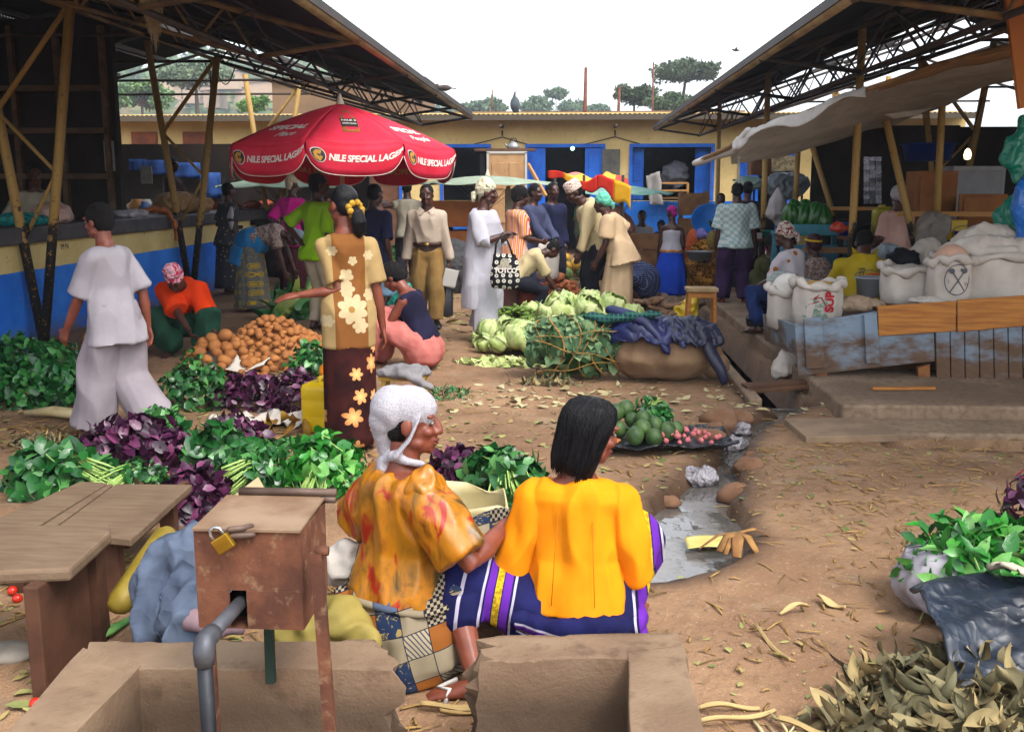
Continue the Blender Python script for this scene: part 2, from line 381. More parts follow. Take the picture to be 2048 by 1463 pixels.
    def prof(s):
        if s.fem: return [(-.2, .06, .05, -.005), (-.1, .096, .075, -.008), (.05, .102, .076, -.008), (.22, .092, .066, 0), (.42, .076, .057, .004), (.62, .083, .064, .008), (.76, .088, .070, .010), (.85, .094, .060, 0), (.92, .088, .050, -.003), (.97, .066, .040, -.004), (1.0, .046, .036, -.004), (1.05, .036, .034, -.004)]
        return [(-.2, .06, .05, 0), (-.1, .09, .068, -.005), (.05, .094, .068, -.004), (.25, .086, .062, 0), (.45, .083, .06, .004), (.65, .094, .066, .006), (.8, .102, .066, .004), (.88, .106, .058, 0), (.94, .094, .048, -.003), (.98, .068, .042, -.004), (1.01, .05, .038, -.004), (1.05, .04, .036, -.004)]
    def _torso(s, mb, inf): mb.loft(s._secs(s.prof(), inf), 24)
    def _head(s, mb):
        h = s.hs; r = s.hr
        def E(c, q): mb.ell(s.hp(*c), Vector(q)*h, r, 16, 10)
        E((0, -.010, .026), (.073, .094, .086)); E((0, .028, -.035), (.057, .060, .072)); E((0, .038, -.075), (.045, .048, .040)); E((0, .066, -.098), (.022, .022, .017))
        mb.tube([s.hp(0, .084, .018), s.hp(0, .098, -.008), s.hp(0, .104, -.030)], [.009*h, .012*h, .015*h], 8, round_=True)
        for g in (-1, 1):
            E((g*.014, .094, -.034), (.011, .012, .009)); E((g*.036, .062, -.028), (.024, .026, .02)); E((g*.034, .074, .030), (.028, .016, .010)); E((g*.074, -.006, -.012), (.010, .022, .032)); E((g*.045, .02, -.07), (.018, .035, .02))
        E((0, .086, -.061), (.025, .014, .009)); E((0, .085, -.074), (.021, .014, .010))
    def _hand(s, mb, k, curl):
        H = s.H; u = H/1.65; d = (s.ha[k]-s.el[k]).normalized(); sg = -1 if k == 'L' else 1
        # palm faces inwards/backwards: thumb points to the front or up
        th = Vector((0, 1, .35)); th = (th-d*th.dot(d)).normalized(); nrm = d.cross(th)*sg    # back of hand
        if nrm.dot(Vector((sg, 0, .3))) < 0: nrm = -nrm
        w = s.ha[k]
        mb.loft([(w+d*t*u, th*a*u, nrm*b*u) for t, a, b in ((-.01, .022, .018), (.02, .03, .016), (.055, .039, .015), (.085, .040, .012), (.095, .034, .009))], 12)
        for j, L in ((-1.5, .062), (-.5, .078), (.5, .084), (1.5, .074)):
            b = w+d*.085*u+th*j*.020*u; q = d.copy(); pts = [b-d*.015*u]; ax = th
            for m in range(3):
                q = Matrix.Rotation(curl*(.5+.12*j*.3)*(1 if nrm.dot(ax.cross(d)) < 0 else -1), 3, ax) @ q; pts.append(pts[-1]+q*L/2.6*u)
            mb.tube(pts, [.0095*u, .0092*u, .0085*u, .007*u], 7, round_=True)
        b = w+d*.022*u+th*.024*u; q = (d*.6+th*.8-nrm*.25).normalized(); q2 = (d*.95+th*.3-nrm*.3).normalized()
        mb.tube([b, b+q*.034*u, b+q*.034*u+q2*.034*u], [.014*u, .0115*u, .009*u], 7, round_=True)
    def _foot(s, mb, k):
        u = s.H/1.65; a = s.an[k]; y = R(-s.fy[k]); f = Vector((-math.sin(y), math.cos(y), 0)); sd = Vector((f.y, -f.x, 0)); z0 = a.z-.065*u
        base = Vector((a.x, a.y, z0)); up = Vector((0, 0, 1))
        mb.loft([(base+f*t*u+up*h*u, sd*w*u, up*b*u) for t, w, b, h in ((-.058, .016, .02, .03), (-.045, .030, .032, .036), (0, .034, .040, .044), (.06, .038, .030, .034), (.11, .044, .020, .022), (.15, .040, .014, .016), (.165, .028, .010, .012))], 12)
        for j in range(5): mb.tube([base+f*.145*u+sd*(j-2)*.016*u+up*.013*u, base+f*(.180-abs(j-1.7)*.008)*u+sd*(j-2)*.017*u+up*.011*u], [.009*u, .008*u], 6, round_=True)
    # ---- clothes
    def blob(s, name, mb, mat, wr=(.005, 9.), vox=None, smooth=4, label=None):
        me = remesh(mb, vox or s.vox*1.15, smooth, wr); me.name = name; return tag(s._kid(name, me, mat), label)
    def raw(s, name, mb, mat, wr=None, solid=0., label=None):
        me = mb.mesh(name)
        if wr: wrinkle(me, *wr)
        o = s._kid(name, me, mat)
        if solid: b = o.modifiers.new('s', 'SOLIDIFY'); b.thickness = solid; b.offset = 0
        return tag(o, label)
    def top(s, mat, inf=.02, low=-.2, sl=.5, sr=.018, flare=.03, neck=.985, name='shirt', wr=(.011, 7.), hem=.0, sleeve_flare=.012, vox=None):
        pr = [q for q in s.prof() if q[0] >= max(low, -.25) and q[0] <= neck]; mb = MB(); H = s.H
        secs = s._secs(pr, inf)
        if low < -.1:
            c, a, b = s._secs([(.05, .104 if s.fem else .096, .078, -.007)], inf)[0]; dn = -s.fr[0][2]; m = (low-.05)*-.3*H
            secs = [(c+dn*m*t, a.normalized()*(a.length+flare*t), b.normalized()*(b.length+flare*t)) for t in (1, .75, .5, .25)]+[q for q, p in zip(secs, pr) if p[0] >= .05]
        c, a, b = s._secs([(neck, .056, .042, -.004)], inf*.6)[0]; secs.append((c, a, b))
        mb.loft(secs, 28)
        for k in 'LR':
            if sl <= 0: continue
            A, E_, W = s.sh[k], s.el[k], s.ha[k]; r0 = .028*H*s.fat+sr
            if sl <= .55: q = A.lerp(E_, sl*2*.9); mb.tube([A, A.lerp(q, .5), q], [r0, r0+sleeve_flare*.3, r0-.004+sleeve_flare], 14, round_=False); mb.ell(A, r0*1.0)
            else:
                q = E_.lerp(W, (sl-.5)*2*.94); mb.tube([A, A.lerp(E_, .5), E_, E_.lerp(q, .5), q], [r0, r0, r0-.005, r0-.008, r0-.014+sleeve_flare*.5], 14); mb.ell(A, r0)
        return s.blob(name, mb, mat, wr, vox)
    def trousers(s, mat, inf=.014, end=.93, flare=.0, name='trousers', wr=(.010, 7.), top_t=.22, vox=None):
        mb = MB(); H = s.H; mb.loft(s._secs([q for q in s.prof() if q[0] <= top_t], min(inf*.8, .020)), 24)
        for k in 'LR':
            A, K, N = s.hip[k], s.kn[k], s.an[k]; q = K.lerp(N, min(1, max(0, end*2-1))) if end > .5 else A.lerp(K, end*2)
            r = [.052*H*s.fat+inf*.6, .050*H*s.fat+inf, .036*H+inf+flare*.4, .034*H+inf+flare*.7, .028*H+inf+flare]
            pts = [A, A.lerp(K, .5), K, K.lerp(q, .5), q] if end > .5 else [A, A.lerp(q, .5), q]; mb.tube(pts, r[:len(pts)] if end > .5 else [r[0], r[1], r[1]*.95+flare], 14); mb.ell(A, .053*H*s.fat+inf*.4)
        return s.blob(name, mb, mat, wr, vox)
    def skirt(s, mat, top_t=.25, end=.06, rx=.2, ry=.18, off=(0, 0), name='skirt', rip=.05, k=9, inf=.008, wr=None, seed=0., bulge=.0, label=None):
        H = s.H; secs = s._secs([(top_t, .066, .046, 0), (.05, .104, .078, -.005)], inf); c0 = secs[1][0]; a0, b0 = secs[1][1].length, secs[1][2].length; sdn = s.fr[0][0]; fn = Vector((-sdn.y, sdn.x, 0))
        e = Vector((c0.x+off[0], c0.y+off[1], end))
        for i in range(1, 15):
            t = i/14; secs.append((c0.lerp(e, t), sdn*(a0+(rx-a0)*t**.8+bulge*math.sin(t*PI)), fn*(b0+(ry-b0)*t**.8+bulge*math.sin(t*PI))))
        mb = MB(); mb.loft(secs, 64, True, 1., 0, lambda i, th: 1+rip*min(1, i/12)*(math.sin(th*k+seed+1.5*math.sin(th*2+seed))*.6+.5*nz(math.cos(th)*2, math.sin(th)*2, i*.12+seed)))
        return s.raw(name, mb, mat, wr, label=label)
    def shoes(s, mat, name='sandal', sole=True):
        for k in 'LR':
            u = s.H/1.65; a = s.an[k]; y = R(-s.fy[k]); f = Vector((-math.sin(y), math.cos(y), 0)); sd = Vector((f.y, -f.x, 0)); z0 = a.z-.065*u; up = Vector((0, 0, 1)); b0 = Vector((a.x, a.y, z0)); mb = MB()
            if name == 'shoe': mb.loft([(b0+f*t*u+up*h*u, sd*w*u, up*b*u) for t, w, b, h in ((-.07, .02, .02, .026), (-.055, .036, .04, .04), (0, .04, .05, .048), (.06, .044, .038, .036), (.12, .05, .028, .026), (.17, .046, .022, .02), (.195, .03, .014, .014))], 14)
            else:
                mb.loft([(b0+f*t*u-up*.004, sd*w*u, up*.009) for t, w in ((-.07, .02), (-.05, .036), (.02, .036), (.1, .046), (.16, .044), (.19, .024))], 12)
                mb.tube([b0+f*.12*u-sd*.045*u, b0+f*.09*u-sd*.03*u+up*.04*u, b0+f*.07*u+up*.066*u, b0+f*.09*u+sd*.03*u+up*.04*u, b0+f*.12*u+sd*.045*u], .011*u, 6, flat=.5)
            s.raw(name, mb, mat)
    # ---- hair and headwear
    def hair(s, kind='crop', mat=None, name='hair', puff=1.):
        mb = MB(); h = s.hs; E = lambda c, q, fn=None: mb.ell(s.hp(*c), Vector(q)*h, s.hr, 24, 14, fn=fn)
        rough_ = lambda q: 1+.05*nz(q.x, q.y, q.z, 3.5)+.03*nz(q.x, q.y, q.z, 9)
        if kind == 'crop': E((0, -.020, .036), (.079*puff, .094*puff, .084*puff), rough_); E((0, -.045, -.005), (.072, .062, .07), rough_)
        if kind == 'afro': E((0, -.022, .040), (.09*puff, .104*puff, .094*puff), rough_); E((0, -.05, -.005), (.082*puff, .07*puff, .08*puff), rough_)
        if kind == 'bob':
            V = []
            for i, (y, z, a, b) in enumerate(((-.015, .128, .012, .014), (-.015, .120, .048, .054), (-.017, .098, .078, .086), (-.022, .06, .094, .100), (-.03, .02, .099, .095), (-.036, -.03, .099, .086), (-.042, -.08, .100, .08), (-.045, -.12, .100, .074), (-.045, -.15, .094, .066), (-.045, -.158, .07, .05))):
                V.append((s.hp(0, y, z), s.hr @ Vector((a*h, 0, 0)), s.hr @ Vector((0, b*h, 0))))
            mb.loft(V, 40, rip=lambda i, t: 1+.018*math.sin(t*23+nz(i*.3, t)*3)+.012*math.sin(t*47))
            rs = random.Random(5)
            for _ in range(420):
                th = rs.uniform(0, 2*PI); e = rs.uniform(6.5, 9.4); o = rs.uniform(1.0, 1.045); pts = []; i0 = rs.uniform(.2, 3)
                for j in range(9):
                    i = i0+(e-i0)*j/8; a = min(int(i), 8); f = i-a; c_, A_, B_ = V[a]; c2, A2, B2 = V[min(a+1, 9)]; tt = th+.08*math.sin(j*.8+th*7); k = math.cos(tt), math.sin(tt); ext = max(0, e-8.4)*.012*(j > 6)
                    pts.append((c_+A_*k[0]+B_*k[1]).lerp(c2+A2*k[0]+B2*k[1], min(f, 1)) if a < 8 or f < .5 else (c_+A_*k[0]+B_*k[1])+Vector((0, 0, -.012*f))); pts[-1] = c_.lerp(c2, f)+(pts[-1]-c_.lerp(c2, f))*o-Vector((0, 0, ext))
                mb.tube(pts, [.0016]*8+[.0007], 4, False)
        if kind in ('pulled', 'tail'):
            E((0, -.018, .034), (.080, .095, .086), lambda q: 1+.012*math.sin(q.x*40)); E((0, -.05, -.01), (.068, .06, .066))
        if kind == 'tail':
            mb.tube([s.hp(0, -.09, -.03), s.hp(.01, -.13, -.06), s.hp(.02, -.135, -.11), s.hp(.03, -.12, -.17), s.hp(.03, -.11, -.2)], [.03*h, .042*h, .046*h, .04*h, .015*h], 14, round_=True)
        return s.blob(name, mb, mat or (HAIR if kind in ('bob', 'pulled', 'tail') else AFRO), None, vox=max(.006, s.vox*.7), smooth=2) if kind != 'bob' else s.raw(name, mb, mat or HAIR)
    def wrap(s, mat, name='headwrap', kind='wrap', puff=1., wr=.005, tail=True):
        mb = MB(); h = s.hs; E = lambda c, q, fn=None: mb.ell(s.hp(*c), Vector(q)*h*puff, s.hr, 24, 14, fn=fn)
        if kind == 'wrap':
            E((0, -.022, .048), (.088, .102, .086)); E((0, -.055, .02), (.082, .072, .072)); E((0, -.03, .09), (.07, .075, .06))
            if tail: mb.tube([s.hp(.01, -.11, .0), s.hp(.02, -.135, -.03), s.hp(.03, -.13, -.09)], [.022*h, .03*h, .02*h], 10, round_=True)
        if kind == 'bun': E((0, -.022, .045), (.086, .10, .08)); E((0, -.075, .06), (.075, .07, .07)); E((.02, -.06, .11), (.05, .045, .04)); E((-.03, .02, .1), (.05, .04, .03))
        if kind == 'tall': E((0, -.02, .045), (.086, .1, .07)); E((0, -.02, .11), (.08, .085, .06)); E((.01, -.01, .165), (.055, .05, .04)); E((.05, 0, .15), (.03, .03, .025)); E((-.04, -.02, .15), (.035, .03, .03))
        if kind == 'scarf':
            E((0, -.02, .04), (.086, .1, .088)); E((0, -.06, .0), (.084, .07, .08)); E((0, -.055, -.07), (.068, .056, .055))
            mb.tube([s.hp(.07, .0, -.02), s.hp(.066, .02, -.1), s.hp(.03, .03, -.135), s.hp(-.03, .03, -.135), s.hp(-.066, .02, -.1), s.hp(-.07, 0, -.02)], .018*h, 8)
        if kind == 'cap': E((0, -.012, .05), (.084, .1, .076)); mb.ell(s.hp(0, -.09, -.01), Vector((.05, .03, .06))*h, s.hr)
        return s.blob(name, mb, mat, (wr, 22., (1, 1, 1)), vox=max(.007, s.vox*.8), smooth=3)
# ------------------------------------------------------------ ground with the muddy stream
ST = [P(*q) for q in ((1612, 806), (1540, 832), (1492, 856), (1466, 898), (1436, 938), (1408, 985), (1380, 1030), (1350, 1075), (1275, 1110))]
SW = [.10, .09, .11, .11, .14, .19, .28, .36, .34]
def stream_d(x, y):
    """signed distance to the stream's edge (negative inside), numpy"""
    best = np.full(np.shape(x), 9.)
    for i in range(len(ST)-1):
        a, b = ST[i], ST[i+1]; dx, dy = b.x-a.x, b.y-a.y; t = np.clip(((x-a.x)*dx+(y-a.y)*dy)/(dx*dx+dy*dy), 0, 1)
        d = np.hypot(x-a.x-dx*t, y-a.y-dy*t)-(SW[i]+(SW[i+1]-SW[i])*t); best = np.minimum(best, d)
    return best
_dr = lambda x, y: np.maximum(np.abs(x-1.60)-.20, np.maximum(y-21, 7.35-y))
def smooth01(t): t = np.clip(t, 0, 1); return t*t*(3-2*t)
def gh(x, y):
    x = np.asarray(x, float); y = np.asarray(y, float)
    h = .018*np.sin(x*1.3+.7*np.sin(y*.9))*np.sin(y*1.1+1.+x*.4)+.008*np.sin(x*4.1+y*2.3)*np.sin(y*3.7-x*1.9)
    wob = .035*np.sin(x*7.3+y*3.1+1.7*np.sin(y*5.1))*np.sin(y*6.7-x*4.9+np.sin(x*8))+.022*np.sin(x*17+2*np.sin(y*9))*np.sin(y*23+x*7)+.012*np.sin(x*41+y*13)*np.sin(y*37-x*19)
    h = h+.006*np.sin(x*13+2*np.sin(y*7))*np.sin(y*15+1.5*np.sin(x*11))+.005*np.sin(x*29+y*11+np.sin(y*17))*np.sin(y*31-x*7+np.sin(x*19))
    d = stream_d(x, y)+wob
    h = h*smooth01((d+.1)/.5)+.018*np.exp(-((d-.10)/.10)**2)-.13*smooth01((.01-d)/.08)
    h = np.where(_dr(x, y) < 0, np.minimum(h, -.22), h)
    tr = np.maximum(np.abs(y-6.33)-.10, 2.02-x); h = np.where(tr < .03, h-.13*smooth01((.03-tr)/.05), h)
    return h
def GZ(x, y): return float(gh(x, y))
def ground():
    xs = np.concatenate([[-900, -300, -90, -40, -22, -14], np.arange(-9, -2.6, .10), np.arange(-2.6, 4.4, .045), np.arange(4.4, 9, .15), [10, 14, 22, 40, 90, 300, 900]])
    ys = np.concatenate([[-200, -40, -10, -2, 0], np.arange(1.2, 9.5, .045), np.arange(9.5, 24, .11), [26, 30, 40, 60, 100, 200, 400, 900]])
    X, Y = np.meshgrid(xs, ys); Z = gh(X, Y); far = (np.abs(X) > 9) | (Y > 24) | (Y < 1); Z = np.where(far, 0, Z); nx, ny = len(xs), len(ys)
    co = np.stack([X, Y, Z], -1).reshape(-1, 3); me = bpy.data.meshes.new('ground')
    idx = np.arange(nx*ny).reshape(ny, nx); f = np.stack([idx[:-1, :-1], idx[:-1, 1:], idx[1:, 1:], idx[1:, :-1]], -1).reshape(-1, 4)
    me.from_pydata(co.tolist(), [], f.tolist()); me.polygons.foreach_set('use_smooth', [True]*len(f))
    a = me.attributes.new('wet', 'FLOAT', 'POINT'); wetv = np.maximum(smooth01((.16-stream_d(X, Y))/.22), .85*smooth01((.2-_dr(X, Y))/.3)); a.data.foreach_set('value', wetv.ravel())
    g = G('packed dirt', .92, .18); p = g.pos(); n1 = g.noise(.9, 5, p); n2 = g.noise(7, 4, p); n3 = g.noise(60, 3, p, .7)
    c = g.mix(n1.sstep(.35, .68), '#7d6049', '#98795c'); c = g.mix(n2.sstep(.5, .75)*.5, c, '#68503a'); c = g.mix(g.noise(.55, 5, p, .6).sstep(.5, .68)*.7, c, '#5e4835'); c = g.mix(g.noise(2.3, 5, p, .65).sstep(.56, .66)*.45, c, '#8d7c68'); c = g.mix(n3.sstep(.56, .72)*.55, c, '#a88e70')
    vd = g.vor(38, p); vc, vg_, _ = g.xyz(g.vor(38, p, 'Color')); peb = (vd.lt(.22))*(vc.gt(.80)); c = g.mix(peb*.45, c, g.mix(vg_, '#5a4030', '#b8a088'))
    wet = g.attr('wet'); c = g.mix(wet*(n2*.5+.6).mn(1.), c, '#3a2a20'); g.col(c); g.rough(.93-wet*.55)
    g.bump(n3*.7+n2*1.4+g.noise(3, 3, p)*1.2+peb*.5+g.noise(190, 2, p)*.4+g.vor(22, p)*.5, .75, .014)
    tag(link('ground', me, g.mat), kind='structure')
ground()
def water():
    mb = MB(); x0, x1, y0, y1 = -.1, 2.1, 3.6, 7.6; n = 60
    mb.sheet(lambda u, v: (x0+(x1-x0)*u, y0+(y1-y0)*v, -.078+(.012*max(0, (y0+(y1-y0)*v)-6.0))), 24, 40)
    g = G('muddy water', .06, .6); g.b.inputs['IOR'].default_value = 2.0; p = g.pos(); n = g.noise(5, 4, p)
    g.col(g.mix(n.sstep(.4, .6), '#57534e', '#6d6862')); sc = g.noise(24, 5, p, .7, 1.5)
    g.rough(sc.sstep(.52, .66)*n.sstep(.48, .56)*.2+.02); g.bump(sc*n.sstep(.46, .58), .10, .02)
    tag(mb.build('water', g.mat, local=True), kind='structure')
water()

# ------------------------------------------------------------ concrete platform, drain, slab
CONC = G('worn concrete', .88, .2); _p = CONC.pos(); _n = CONC.noise(1.6, 5, _p); _m = CONC.noise(22, 4, _p)
CONC.col(CONC.mix(_m.sstep(.4, .7)*.5, CONC.mix(_n.sstep(.35, .7), '#73604e', '#8f7b66'), '#5a4636')); CONC.bump(_m+CONC.noise(120, 3, _p)*.6, .4, .008); CONC = CONC.mat
PZ = .13
mb = MB(); mb.box((9.9, 16.2, PZ/2-.15), (16, 18.6, PZ+.3)); mb.build('pavement', CONC, kind='structure', bevel=.02)
mb = MB(); mb.box((9.9, 6.68, -.10), (15.6, .42, .28)); mb.build('path', CONC, kind='structure', bevel=.02)
mb = MB(); mb.box((1.42, 14.2, -.09), (.10, 13.4, .26)); mb.box((1.64, 14.2, -.235), (.36, 13.4, .03)); mb.build('gutter', CONC, kind='structure', bevel=.015)
q = [P(1568, 836, .06), P(1742, 834, .06), P(1798, 868, .06), P(1612, 873, .06)]
tag_slab = MB(); tag_slab.poly([q[3], q[2], q[1], q[0]], .05, Vector((0, 0, -1)))
tag_slab.f = [tuple(reversed(f)) for f in tag_slab.f]
tag_slab.build('cover_slab', M('slab concrete', '#8a745c', '#776350', scale=5, rough=.9, bump=.3, bscale=60), None, 'thin square concrete cover slab laid over the gutter end', 'slab', bevel=.006)

# ------------------------------------------------------------ the blue and cream counter walls
def counter_mat(border):
    g = G('painted wall', .7, .25); p = g.pos(); x, y, z = g.xyz(p); n = g.noise(2.2, 5, p, .6); n2 = g.noise(6, 5, p, .65); n3 = g.noise(1.1, 5, g.scl(p, 1, 1, 3), .6)
    blue = g.mix(n.sstep(.35, .7), '#1a6ad8', '#3286ea'); cream = g.mix(n.sstep(.35, .7), '#dcc88a', '#cdb678')
    c = g.mix((z+(n2-.5)*.02).gt(border), blue, cream)
    wear = (n2.sstep(.60, .64))*(z.sstep(.35, .02)*.75+n3.sstep(.55, .6)*.6).mn(1.)
    c = g.mix(wear, c, '#6c675e'); c = g.mix((.26-z).sstep(0., .25)*n.sstep(.3, .6)*.75, c, '#5d4838'); chips = g.noise(26, 3, p).sstep(.68, .7); c = g.mix(chips*.8, c, '#8c7a5c')
    g.col(c); g.bump(n2*-1*wear+g.noise(40, 3, p)*.3, .4, .01); return g.mat
WALLM = counter_mat(.76)
t = thing('counter_wall', 'long blue and cream painted wall with dark counter top, left of the market', 'counter wall', (-5.72, 12, 0))
mb = MB(); mb.box((-5.72, 11, .52), (.26, 19, 1.04)); mb.build('wall', WALLM, t)
mb = MB(); mb.box((-5.84, 11, 1.125), (.66, 19.1, .17)); mb.build('counter_top', M('dark cement', '#3a3a40', '#4c4a4c', rough=.6, bump=.3), t, bevel=.015)
mb = MB(); vs_, fs_ = text_geo('M N', .10)
mb.add([Vector((-5.584, 10.75+v.x, .93+v.y)) for v in vs_], fs_, False); mb.build('lettering', M('faded black paint', '#2a2620'), t)
t = thing('counter_wall', 'short cream and blue counter behind the green melons on the right', 'counter wall', (4.3, 16.2, PZ))
mb = MB(); mb.box((4.9, 16.3, .55), (2.6, .24, .84)); mb.build('wall', counter_mat(.70), t)
mb = MB(); mb.box((4.9, 16.35, 1.02), (2.7, .6, .1)); mb.build('counter_top', M('dark cement', '#3a3a40'), t, bevel=.01)

# ------------------------------------------------------------ open sheds: roof, columns, trusses
RUSTY = G('rusted roofing', .8, .3); _p = RUSTY.pos(); RUSTY.col(RUSTY.mix(RUSTY.noise(1.5, 5, _p).sstep(.4, .65), '#17181d', '#221f20')); RUSTY = RUSTY.mat
POLEM = G('peeling yellow steel', .6, .4); _p = POLEM.pos(); _x, _y, _z = POLEM.xyz(_p); _n = POLEM.noise(9, 5, _p, .65)
POLEM.col(POLEM.mix(((_n-.5)*.9+(_z-1.15)*.55).sstep(-.02, .06), POLEM.mix(POLEM.noise(38, 3, _p).sstep(.62, .66), '#1d1916', '#8a6a2c'), POLEM.mix(POLEM.noise(24, 4, _p, .65).sstep(.58, .7), '#9c7c40', '#62482a'))); POLEM.bump(_n, .4, .006); POLEM = POLEM.mat
DARKST = M('dark steel', '#2b2623', '#3a2f28', rough=.6)
TUBEM = M('ochre steel', '#7d6238', '#4a3826', scale=3, rough=.6)
def roof_sheet(mb, xe, ze, xr, zr, y0, y1, hole=None):
    lam = .076; yf = y1
    for (a, b) in ((0., .25), (.25, .5), (.5, .75), (.75, 1.)):
        y1 = hole if hole and b > .55 else yf; n = int((y1-y0)/.019)
        def f(u, v): 
            y = y0+(y1-y0)*u; t = a+(b-a)*v; return (xe+(xr-xe)*t, y, ze+(zr-ze)*t+.010*math.sin(y/lam*2*PI)+.003*(a*4))
        mb.sheet(f, n, 1)
def shed(sg, xe, ze, xr, zr, xo, y0, y1, label, vx, vys, tr, posts, zv):
    z = lambda x: ze+(zr-ze)*(abs(x)-abs(xe))/(abs(xr)-abs(xe)) if abs(x) <= abs(xr) else zr-(zr-ze)/(abs(xr)-abs(xe))*(abs(x)-abs(xr))
    t = thing('market_shed', label, 'shed', (xr, (y0+y1)/2, 0))
    mb = MB(); roof_sheet(mb, xe, ze, xr-.0*sg, zr, y0, y1, 16.8 if sg > 0 else 16.2); roof_sheet(mb, xo, z(xo), xr, zr+.012, y0, y1, 18.5 if sg > 0 else None); mb.build('roof', RUSTY, t)
    mb = MB()
    for k in range(11):
        x = xe+(xo-xe)*k/10; mb.box((x, (y0+y1)/2, z(x)-.05), (.05, y1-y0, .06))
    mb.build('purlins', DARKST, t)
    mb = MB(); mb.tube([(xe+sg*.03, y0, ze-.07), (xe+sg*.03, y1, ze-.07)], .045, 8); mb.build('eave_beam', M('pale rusty steel', '#9a8560', '#75603f', scale=2), t)
    xin = xe+sg*.95; zin = ze-.22
    for y in tr:
        mb = MB(); T = lambda a, b, r=.022: mb.tube([(a[0], y, a[1]), (b[0], y, b[1])], r, 6)
        a, b, c, d = (xe+sg*.03, ze-.09), (xin, zin), (vx-sg*-.0-sg*.5, zv), (xr, zr-.1)
        T((xe, z(xe)-.11), (xr, zr-.12), .028); T((xo, z(xo)-.11), (xr, zr-.12), .028); T(a, b, .024); T(b, c); T(c, (vx+sg*3.2, zv+.0))
        xs = [xin+(c[0]-xin)*k/4 for k in range(5)]
        for k in range(4):
            lo = lambda x: zin+(zv-zin)*(x-xin)/(c[0]-xin); xm = (xs[k]+xs[k+1])/2
            T((xs[k], lo(xs[k])), (xm, z(xm)-.11), .014); T((xm, z(xm)-.11), (xs[k+1], lo(xs[k+1])), .014)
        mb.build('truss', TUBEM if y < 9.5 else DARKST, t)
    for xg, zl, zh in ((xin, zin, z(xin)-.1), (vx-sg*.5, zv, z(vx-sg*.5)-.12)):
        mb = MB(); mb.tube([(xg, y0, zl), (xg, y1, zl)], .025, 6); n = int((y1-y0)/(2.3 if xg == xin else 1.6))
        for k in range(n):
            ya, yb = y0+(y1-y0)*k/n, y0+(y1-y0)*(k+1)/n; ym = (ya+yb)/2; mb.tube([(xg, ya, zl), (xg, ym, zh), (xg, yb, zl)], .010, 5)
        mb.build('lattice_girder', DARKST if xg == xin else TUBEM, t)
    for y in vys:
        for x2 in (vx-sg*.55, vx+sg*.42):
            mb = MB(); z2 = zv+.05 if x2 == vx-sg*.55 else zv+.25; mb.tube([(vx, y, .0), (x2, y, z2)], .048, 10); mb.build('column', POLEM, t)
        mb = MB(); zb = 2.35; xa = vx+sg*.42*zb/(zv+.25); mb.tube([(vx-sg*.52, y-.01, zv), (xa, y-.01, zb)], .028, 8); mb.tube([(xa, y-.01, zb), (vx-sg*.28, y-.01, 1.75), (vx+sg*.1, y-.01, 1.1)], .022, 8); mb.build('brace', POLEM, t)
    for x, y in posts:
        mb = MB(); mb.tube([(x, y, PZ), (x-.03*sg, y, z(x)-.1)], .038, 10); mb.build('post', POLEM, t)
    return t, z
SHL, zL = shed(-1, -1.85, 2.97, -6.7, 4.25, -11.5, 3.2, 19.3, 'dark corrugated shed roof on yellow steel columns, on the left', -5.40, (9.9, 14.0, 18.2), (4.1, 6.6, 9.1, 11.7, 14.2, 16.7, 19.2), (), 3.33)
SHR, zR = shed(1, 1.75, 2.88, 6.6, 4.48, 11.5, 3.2, 21.8, 'dark corrugated shed roof on yellow steel posts, on the right', 5.35, (14.6, 19.2), (4.2, 6.7, 9.8, 12.7, 15.6, 18.6, 21.6), ((2.75, 9.95), (2.6, 13.7), (2.6, 18.)), 3.33)
# dark back walls and stalls inside the sheds
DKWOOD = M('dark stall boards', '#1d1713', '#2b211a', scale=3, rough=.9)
t = thing('stall_cabinet', 'dark boarded stall front with shelves deep in the left shed', 'stall', (-8.6, 9.6, 0))
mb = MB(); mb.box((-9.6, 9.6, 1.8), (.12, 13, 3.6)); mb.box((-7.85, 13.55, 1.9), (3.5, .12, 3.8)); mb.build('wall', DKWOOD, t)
for z_ in (1.5, 2.0, 2.5):
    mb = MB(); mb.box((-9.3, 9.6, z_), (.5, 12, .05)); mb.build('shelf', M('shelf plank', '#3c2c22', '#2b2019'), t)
for k, z_ in enumerate((1.75, 2.35, 2.9)): mb = MB(); mb.box((-7.9, 13.40, z_), (3.4, .12, .07)); mb.build('shelf', M('shelf plank painted lit', '#6d5540', '#54402f'), t)  # paler copy of the plank colour, light on the shelves painted in
for k in range(6): mb = MB(); mb.box((-6.2-.62*k, 13.42, 1.9), (.07, .08, 3.6)); mb.build('upright', M('shelf plank painted lit', '#6d5540'), t)
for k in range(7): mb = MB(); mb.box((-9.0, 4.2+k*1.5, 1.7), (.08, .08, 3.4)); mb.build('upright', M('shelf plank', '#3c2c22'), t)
mb = MB(); q = At(219, 312, 13.44); mb.box(q, (.14, .012, .40)); mb.box(q+Vector((0, -.012, -.02)), (.09, .012, .2), mi=1); mb.build('poster', [M('poster paper', '#8f8f88'), M('poster print', '#2d2d30', '#6a6a68', scale=30)], None, 'white paper poster with dark picture on the dark stall wall', 'poster')
t = thing('stall_wall', 'dark boarded rear wall closing the right shed behind the counters', 'wall', (9.6, 14, PZ))
mb = MB(); mb.box((9.6, 14, 1.9), (.12, 16, 3.6)); mb.box((8.1, 21.6, 1.4), (3.0, .12, 2.6)); mb.build('wall', DKWOOD, t)
for z_ in (1.55, 2.1): mb = MB(); mb.box((7.2, 20.9, z_), (4.4, .4, .05)); mb.build('shelf', M('shelf plank', '#3c2c22'), t)

